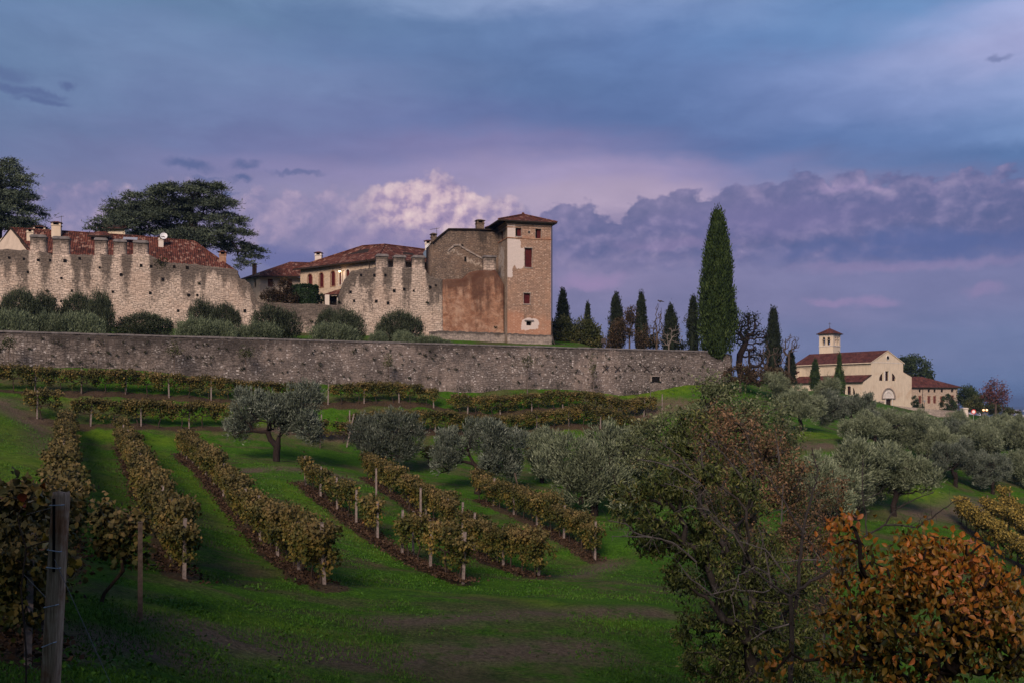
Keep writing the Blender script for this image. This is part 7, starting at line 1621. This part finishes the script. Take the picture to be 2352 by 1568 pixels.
fgtree('elm_tree', 'dull green bushy tree whose top overlaps the retaining wall end', 'tree', (1660, 36), [(1650, 905, 60, 40, 0, 1), (1660, 960, 110, 60, .5, 1), (1560, 1000, 90, 60, -.5, 1), (1760, 985, 80, 70, .5, 1), (1480, 1030, 60, 60, 0, 1), (1810, 1060, 40, 70, 0, 1), (1650, 1080, 150, 80, 1, 1), (1640, 880, 16, 24, 0, 1.5)], 401, 330, ('elm', 21000, .13), .02, 'greybark', .35, [(1665, 1250), (1660, 1140)], .2, False, 0, .20, .3, .5)
fgtree('oak_tree', 'brown-leaved oak in the middle of the foreground thicket', 'tree', (1735, 29), [(1700, 1015, 110, 70, 0, 1), (1640, 975, 75, 55, .8, .7), (1780, 1085, 80, 75, 0, .9), (1690, 1110, 140, 65, -.5, .9), (1825, 1130, 40, 60, 0, .7), (1740, 1200, 140, 70, -.5, .7), (1600, 1050, 70, 50, 0, .5)], 402, 360, ('oak', 13500, .105), .02, 'greybark', .3, [(1730, 1350), (1722, 1220)], .2, False, 0, .15, .2, .5)
fgtree('shrub', 'thin twiggy shrub with pale olive-brown leaves between pale olives and orange tree', 'shrub', (1885, 27), [(1880, 1185, 55, 55, 0, 1), (1920, 1140, 40, 60, 0, .7), (1850, 1250, 70, 60, 0, 1), (1900, 1290, 80, 60, 0, 1), (1860, 1370, 90, 70, 0, 1)], 403, 280, ('oak', 9500, .09), .012, 'greybark', .25, [(1890, 1400), (1885, 1320)], .2, False, 0, .12, -.2, .4)
cherry = fgtree('cherry_tree', 'dark green cherry tree with drooping leaves and long bare limbs, right foreground', 'tree', (1735, 16), [(1540, 1080, 90, 70, 0, .8), (1490, 1160, 80, 80, -.5, .8), (1560, 1200, 120, 90, 0, 1), (1680, 1200, 110, 90, .3, .7), (1640, 1300, 130, 90, -.3, 1), (1770, 1300, 100, 90, 0, .7), (1700, 1400, 150, 90, 0, 1), (1640, 1480, 90, 80, .3, 1), (1500, 1240, 60, 30, 0, .6), (1770, 1480, 100, 80, 0, .8), (1590, 1010, 60, 40, .3, .5), (1680, 1540, 120, 60, 0, .9), (1840, 1400, 80, 80, .4, .7), (1850, 1520, 70, 70, .4, .7), (1440, 1130, 50, 40, -.5, .5), (1650, 1090, 130, 60, -.6, .4), (1590, 960, 40, 40, .5, .4)], 404, 520, ('cherry', 19500, .085), .014, 'greybark', .2, [(1731, 1560), (1728, 1480), (1735, 1420)], .22, True, .02, .07, -.7, .36)
# bare grey twigs showing in front of the cherry's leaves
mb = MB(); r = np.random.default_rng(410); cb = np.array(cherry.location)
for pl in ([(1527, 1105), (1588, 1129), (1612, 1160), (1660, 1215)], [(1469, 1055), (1512, 1062), (1554, 1077), (1600, 1110)], [(1515, 1007), (1557, 1047), (1585, 1074), (1612, 1111)], [(1612, 998), (1649, 1029), (1679, 1059), (1712, 1110)], [(1710, 989), (1725, 1032), (1737, 1074), (1728, 1120)], [(1771, 1102), (1801, 1157), (1826, 1196), (1850, 1224)],
           [(1585, 1160), (1625, 1175), (1655, 1202), (1682, 1227), (1712, 1270)], [(1612, 1111), (1634, 1148), (1643, 1178), (1655, 1202)], [(1408, 1233), (1463, 1228), (1515, 1236), (1545, 1248), (1600, 1290)], [(1396, 1193), (1438, 1205), (1463, 1225), (1500, 1234)], [(1612, 1020), (1615, 1074)], [(1783, 989), (1786, 1065)], [(1800, 1111), (1792, 1202)], [(1700, 1240), (1760, 1262), (1815, 1330)],
           [(1687, 1347), (1698, 1321), (1735, 1300), (1764, 1318), (1775, 1347)], [(1629, 1365), (1684, 1351), (1749, 1362), (1768, 1354)], [(1800, 1292), (1841, 1285), (1888, 1285)], [(1720, 1467), (1771, 1442), (1819, 1427)], [(1690, 1420), (1680, 1370), (1687, 1347)], [(1560, 1290), (1590, 1330), (1640, 1370)], [(1740, 1200), (1760, 1260), (1775, 1347)]):
    d0 = r.uniform(-1.5, -.9); pts = [np.array(P(a, c, 16 + d0 + .12 * i)) - cb + r.normal(size=3) * .012 for i, (a, c) in enumerate(pl)]; den = []
    for a, b in zip(pts[:-1], pts[1:]): den += [a + (b - a) * q / 3 + r.normal(size=3) * .006 for q in range(3)]
    den.append(pts[-1]); k = len(den); mb.tube(den, [.006 + .010 * i / k for i in range(k)], 5)
    for _ in range(k):
        p = den[r.integers(0, k)]; d = unit(r.normal(size=3) + np.array([-.3, 0, .5])); L = r.uniform(.08, .3); mb.tube([p, p + d * L * .5 + r.normal(size=3) * .015, p + d * L], [.005, .0035, .002], 4)
M['twig'] = bark('grey_twig_bark', (.125, .11, .10), 14)
mb.build('bare_branches', M['twig'], cherry, uv=False)
# leafless limbs of a dead young tree, traced limb by limb
def limbs(name, label, base, polys, seed, Y, tw=70, mat='greybark'):
    r = np.random.default_rng(seed); u, Yb = base; x = X(u, Yb); b = np.array([x, Yb, zg(x, Yb)]); mb = MB()
    for pl, r0, r1, dy in polys:
        pts = [np.array(P(a, c, Y + dy * i / (len(pl) - 1))) - b for i, (a, c) in enumerate(pl)]
        if pl[0] == 'g': pass
        k = len(pts); den = []
        for i in range(k - 1):
            for q in range(4): den.append(pts[i] + (pts[i + 1] - pts[i]) * q / 4 + r.normal(size=3) * .008)
        den.append(pts[-1]); rd = [r0 + (r1 - r0) * i / (len(den) - 1) for i in range(len(den))]; mb.tube(den, rd, 6)
        for _ in range(int(tw * len(den) / 60)):
            i = r.integers(1, len(den)); p = den[i]; d = unit(r.normal(size=3) + np.array([0, 0, .3])); L = r.uniform(.06, .28); mb.tube([p, p + d * L * .5 + r.normal(size=3) * .012, p + d * L + np.array([0, 0, .04])], [rd[i] * .45 + .001, .002, .0012], 4)
    t = thing(name, label, 'tree', tuple(b)); mb.build('branches', M[mat], t, uv=False); return t
limbs('bare_tree', 'leafless dark sapling with forking bare limbs before the orange tree', (1815, 12), [
    ([(1815, 1640), (1817, 1500), (1815, 1369)], .035, .028, 0), ([(1815, 1369), (1860, 1335), (1920, 1303), (1965, 1238), (2024, 1210), (2065, 1159), (2143, 1131)], .024, .005, -.6), ([(2030, 1205), (2110, 1210), (2150, 1180), (2187, 1154), (2222, 1144)], .012, .004, -.4),
    ([(1815, 1369), (1770, 1340), (1735, 1310), (1690, 1290)], .016, .005, .4), ([(1827, 1400), (1835, 1320), (1843, 1223), (1858, 1160), (1871, 1114), (1879, 1083), (1874, 1063), (1865, 1027)], .022, .006, .5), ([(1843, 1223), (1800, 1150), (1770, 1101), (1745, 1060)], .014, .005, .3), ([(1866, 1120), (1845, 1105), (1836, 1095)], .006, .003, .2),
    ([(1995, 1228), (1991, 1225), (1980, 1134), (1982, 1043)], .012, .005, .6), ([(1982, 1148), (2010, 1135), (2030, 1120)], .005, .002, .2), ([(1815, 1385), (1740, 1380), (1690, 1330), (1620, 1365)], .010, .003, -.3), ([(1735, 1470), (1770, 1440), (1820, 1425)], .008, .003, -.3)], 405, 12)
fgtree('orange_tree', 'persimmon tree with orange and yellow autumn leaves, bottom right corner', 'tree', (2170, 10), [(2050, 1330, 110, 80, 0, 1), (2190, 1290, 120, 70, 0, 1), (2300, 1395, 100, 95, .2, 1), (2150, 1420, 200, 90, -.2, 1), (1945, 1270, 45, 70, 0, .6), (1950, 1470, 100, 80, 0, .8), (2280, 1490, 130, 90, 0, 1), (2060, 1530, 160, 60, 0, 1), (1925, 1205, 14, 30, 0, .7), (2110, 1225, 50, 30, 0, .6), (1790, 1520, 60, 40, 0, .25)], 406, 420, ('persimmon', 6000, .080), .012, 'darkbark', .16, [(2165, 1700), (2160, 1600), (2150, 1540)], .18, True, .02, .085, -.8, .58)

# ---- grass blades, broad weeds and fallen leaves
r = np.random.default_rng(500); n = 260000
Y_ = 11 + 62 * r.random(n) ** 1.7; U_ = r.uniform(-120, 2480, n); x = X(U_, Y_); s_ = np.zeros(n)
for p_ in [ROWS[k] for k in ('row1', 'row2', 'row3', 'row4', 'row5', 'row6')]: s_ = np.maximum(s_, seg_dist(x, Y_, p_) < .62)
pn = vnoise(x + 200, Y_, 1.6, 12) * .6 + vnoise(x + 200, Y_, .5, 13) * .4; keep = (s_ < .5) & (pn > .38); x, Y_, pn = x[keep], Y_[keep], pn[keep]; n = len(x)
z = zt(x, Y_) + .02; h = r.uniform(.03, .085, n) * (.6 + 1.1 * np.clip(pn - .38, 0, .5) * 2) * (1 + Y_ / 140); C = np.stack([x, Y_, z], 1)
blades = leaves(C, r.normal(size=(n, 3)) * .38 + np.array([0, 0, 1.0]), h, .009 + Y_ * .0005, r, .1)
m_ = 620; wy = 13 + 40 * r.random(m_) ** 1.4; wx = X(r.uniform(-60, 1700, m_), wy); kk = r.integers(0, m_, 9500)          # broad-leaved weeds in drifts
qx, qy = wx[kk] + r.normal(size=9500) * .22, wy[kk] + r.normal(size=9500) * .22; nq = (vnoise(qx + 90, qy, 3.0, 21) > .45); qx, qy = qx[nq], qy[nq]; nw = len(qx)
WC = np.c_[qx, qy, zt(qx, qy) + .03 + .05 * r.random(nw)]; weeds = leaves(WC, r.normal(size=(nw, 3)) + np.array([0, -.2, .5]), r.uniform(.05, .13, nw), .055, r, .2)
obj_g = obj('grass', mesh_np('grass', *join_np([blades, weeds])), None, M['grass']); tag(obj_g, 'uneven green grass tufts covering the vineyard slope', 'grass', kind='stuff')
Cs = []
for k, cnt, wd in (('row1', 9000, .55), ('row2', 8000, .5), ('row3', 9000, .5), ('row4', 8000, .6), ('row5', 5000, .5), ('row6', 4000, .5)):
    p = np.array(ROWS[k]); L = np.linalg.norm(np.diff(p, axis=0), axis=1); cum = np.r_[0, np.cumsum(L)]; t_ = r.random(cnt) * cum[-1]; i = np.clip(np.searchsorted(cum, t_) - 1, 0, len(L) - 1); f = (t_ - cum[i]) / L[i]; q = p[i] + (p[i + 1] - p[i]) * f[:, None] + r.normal(size=(cnt, 2)) * wd * .6; Cs.append(q)
q = np.concatenate(Cs); zz = zt(q[:, 0], q[:, 1]) + .12 + r.random(len(q)) * .05
obj_l = obj('leaf_litter', mesh_np('leaf_litter', *leaves(np.c_[q, zz], r.normal(size=(len(q), 3)) * np.array([1, 1, .25]), r.uniform(.07, .16, len(q)), .09, r, .2)), None, M['litter']); tag(obj_l, 'brown fallen leaves and soil debris under the vine rows', 'leaf litter', kind='stuff')
# ------------------------------------------------------------------ drop unused prototypes
def wipe(o):
    for ch in list(o.children): wipe(ch)
    bpy.data.objects.remove(o)
for o in [o for o in bpy.data.objects if o.parent is None and o.get('label') in ('vine', 'post', 'olive', 'bush', 'cypress')]: wipe(o)
HAZE = 1.6e-4
# ------------------------------------------------------------------ air: far plain fades to blue
mb = MB(); mb.box(-16000, 16000, -320, 13500, -82, 27)
m = bpy.data.materials.new('haze_air'); m.use_nodes = True; t = NT(m.node_tree); t.N.clear()
vo = t.n('ShaderNodeVolumePrincipled'); vo.inputs['Color'].default_value = (.20, .31, .56, 1); vo.inputs['Density'].default_value = HAZE; vo.inputs['Anisotropy'].default_value = 0
mo = t.n('ShaderNodeOutputMaterial'); t.L.new(vo.outputs[0], mo.inputs['Volume'])
hz = mb.build('haze', m, uv=False); tag(hz, 'thin blue evening haze lying over the distant plain', 'haze', kind='stuff')
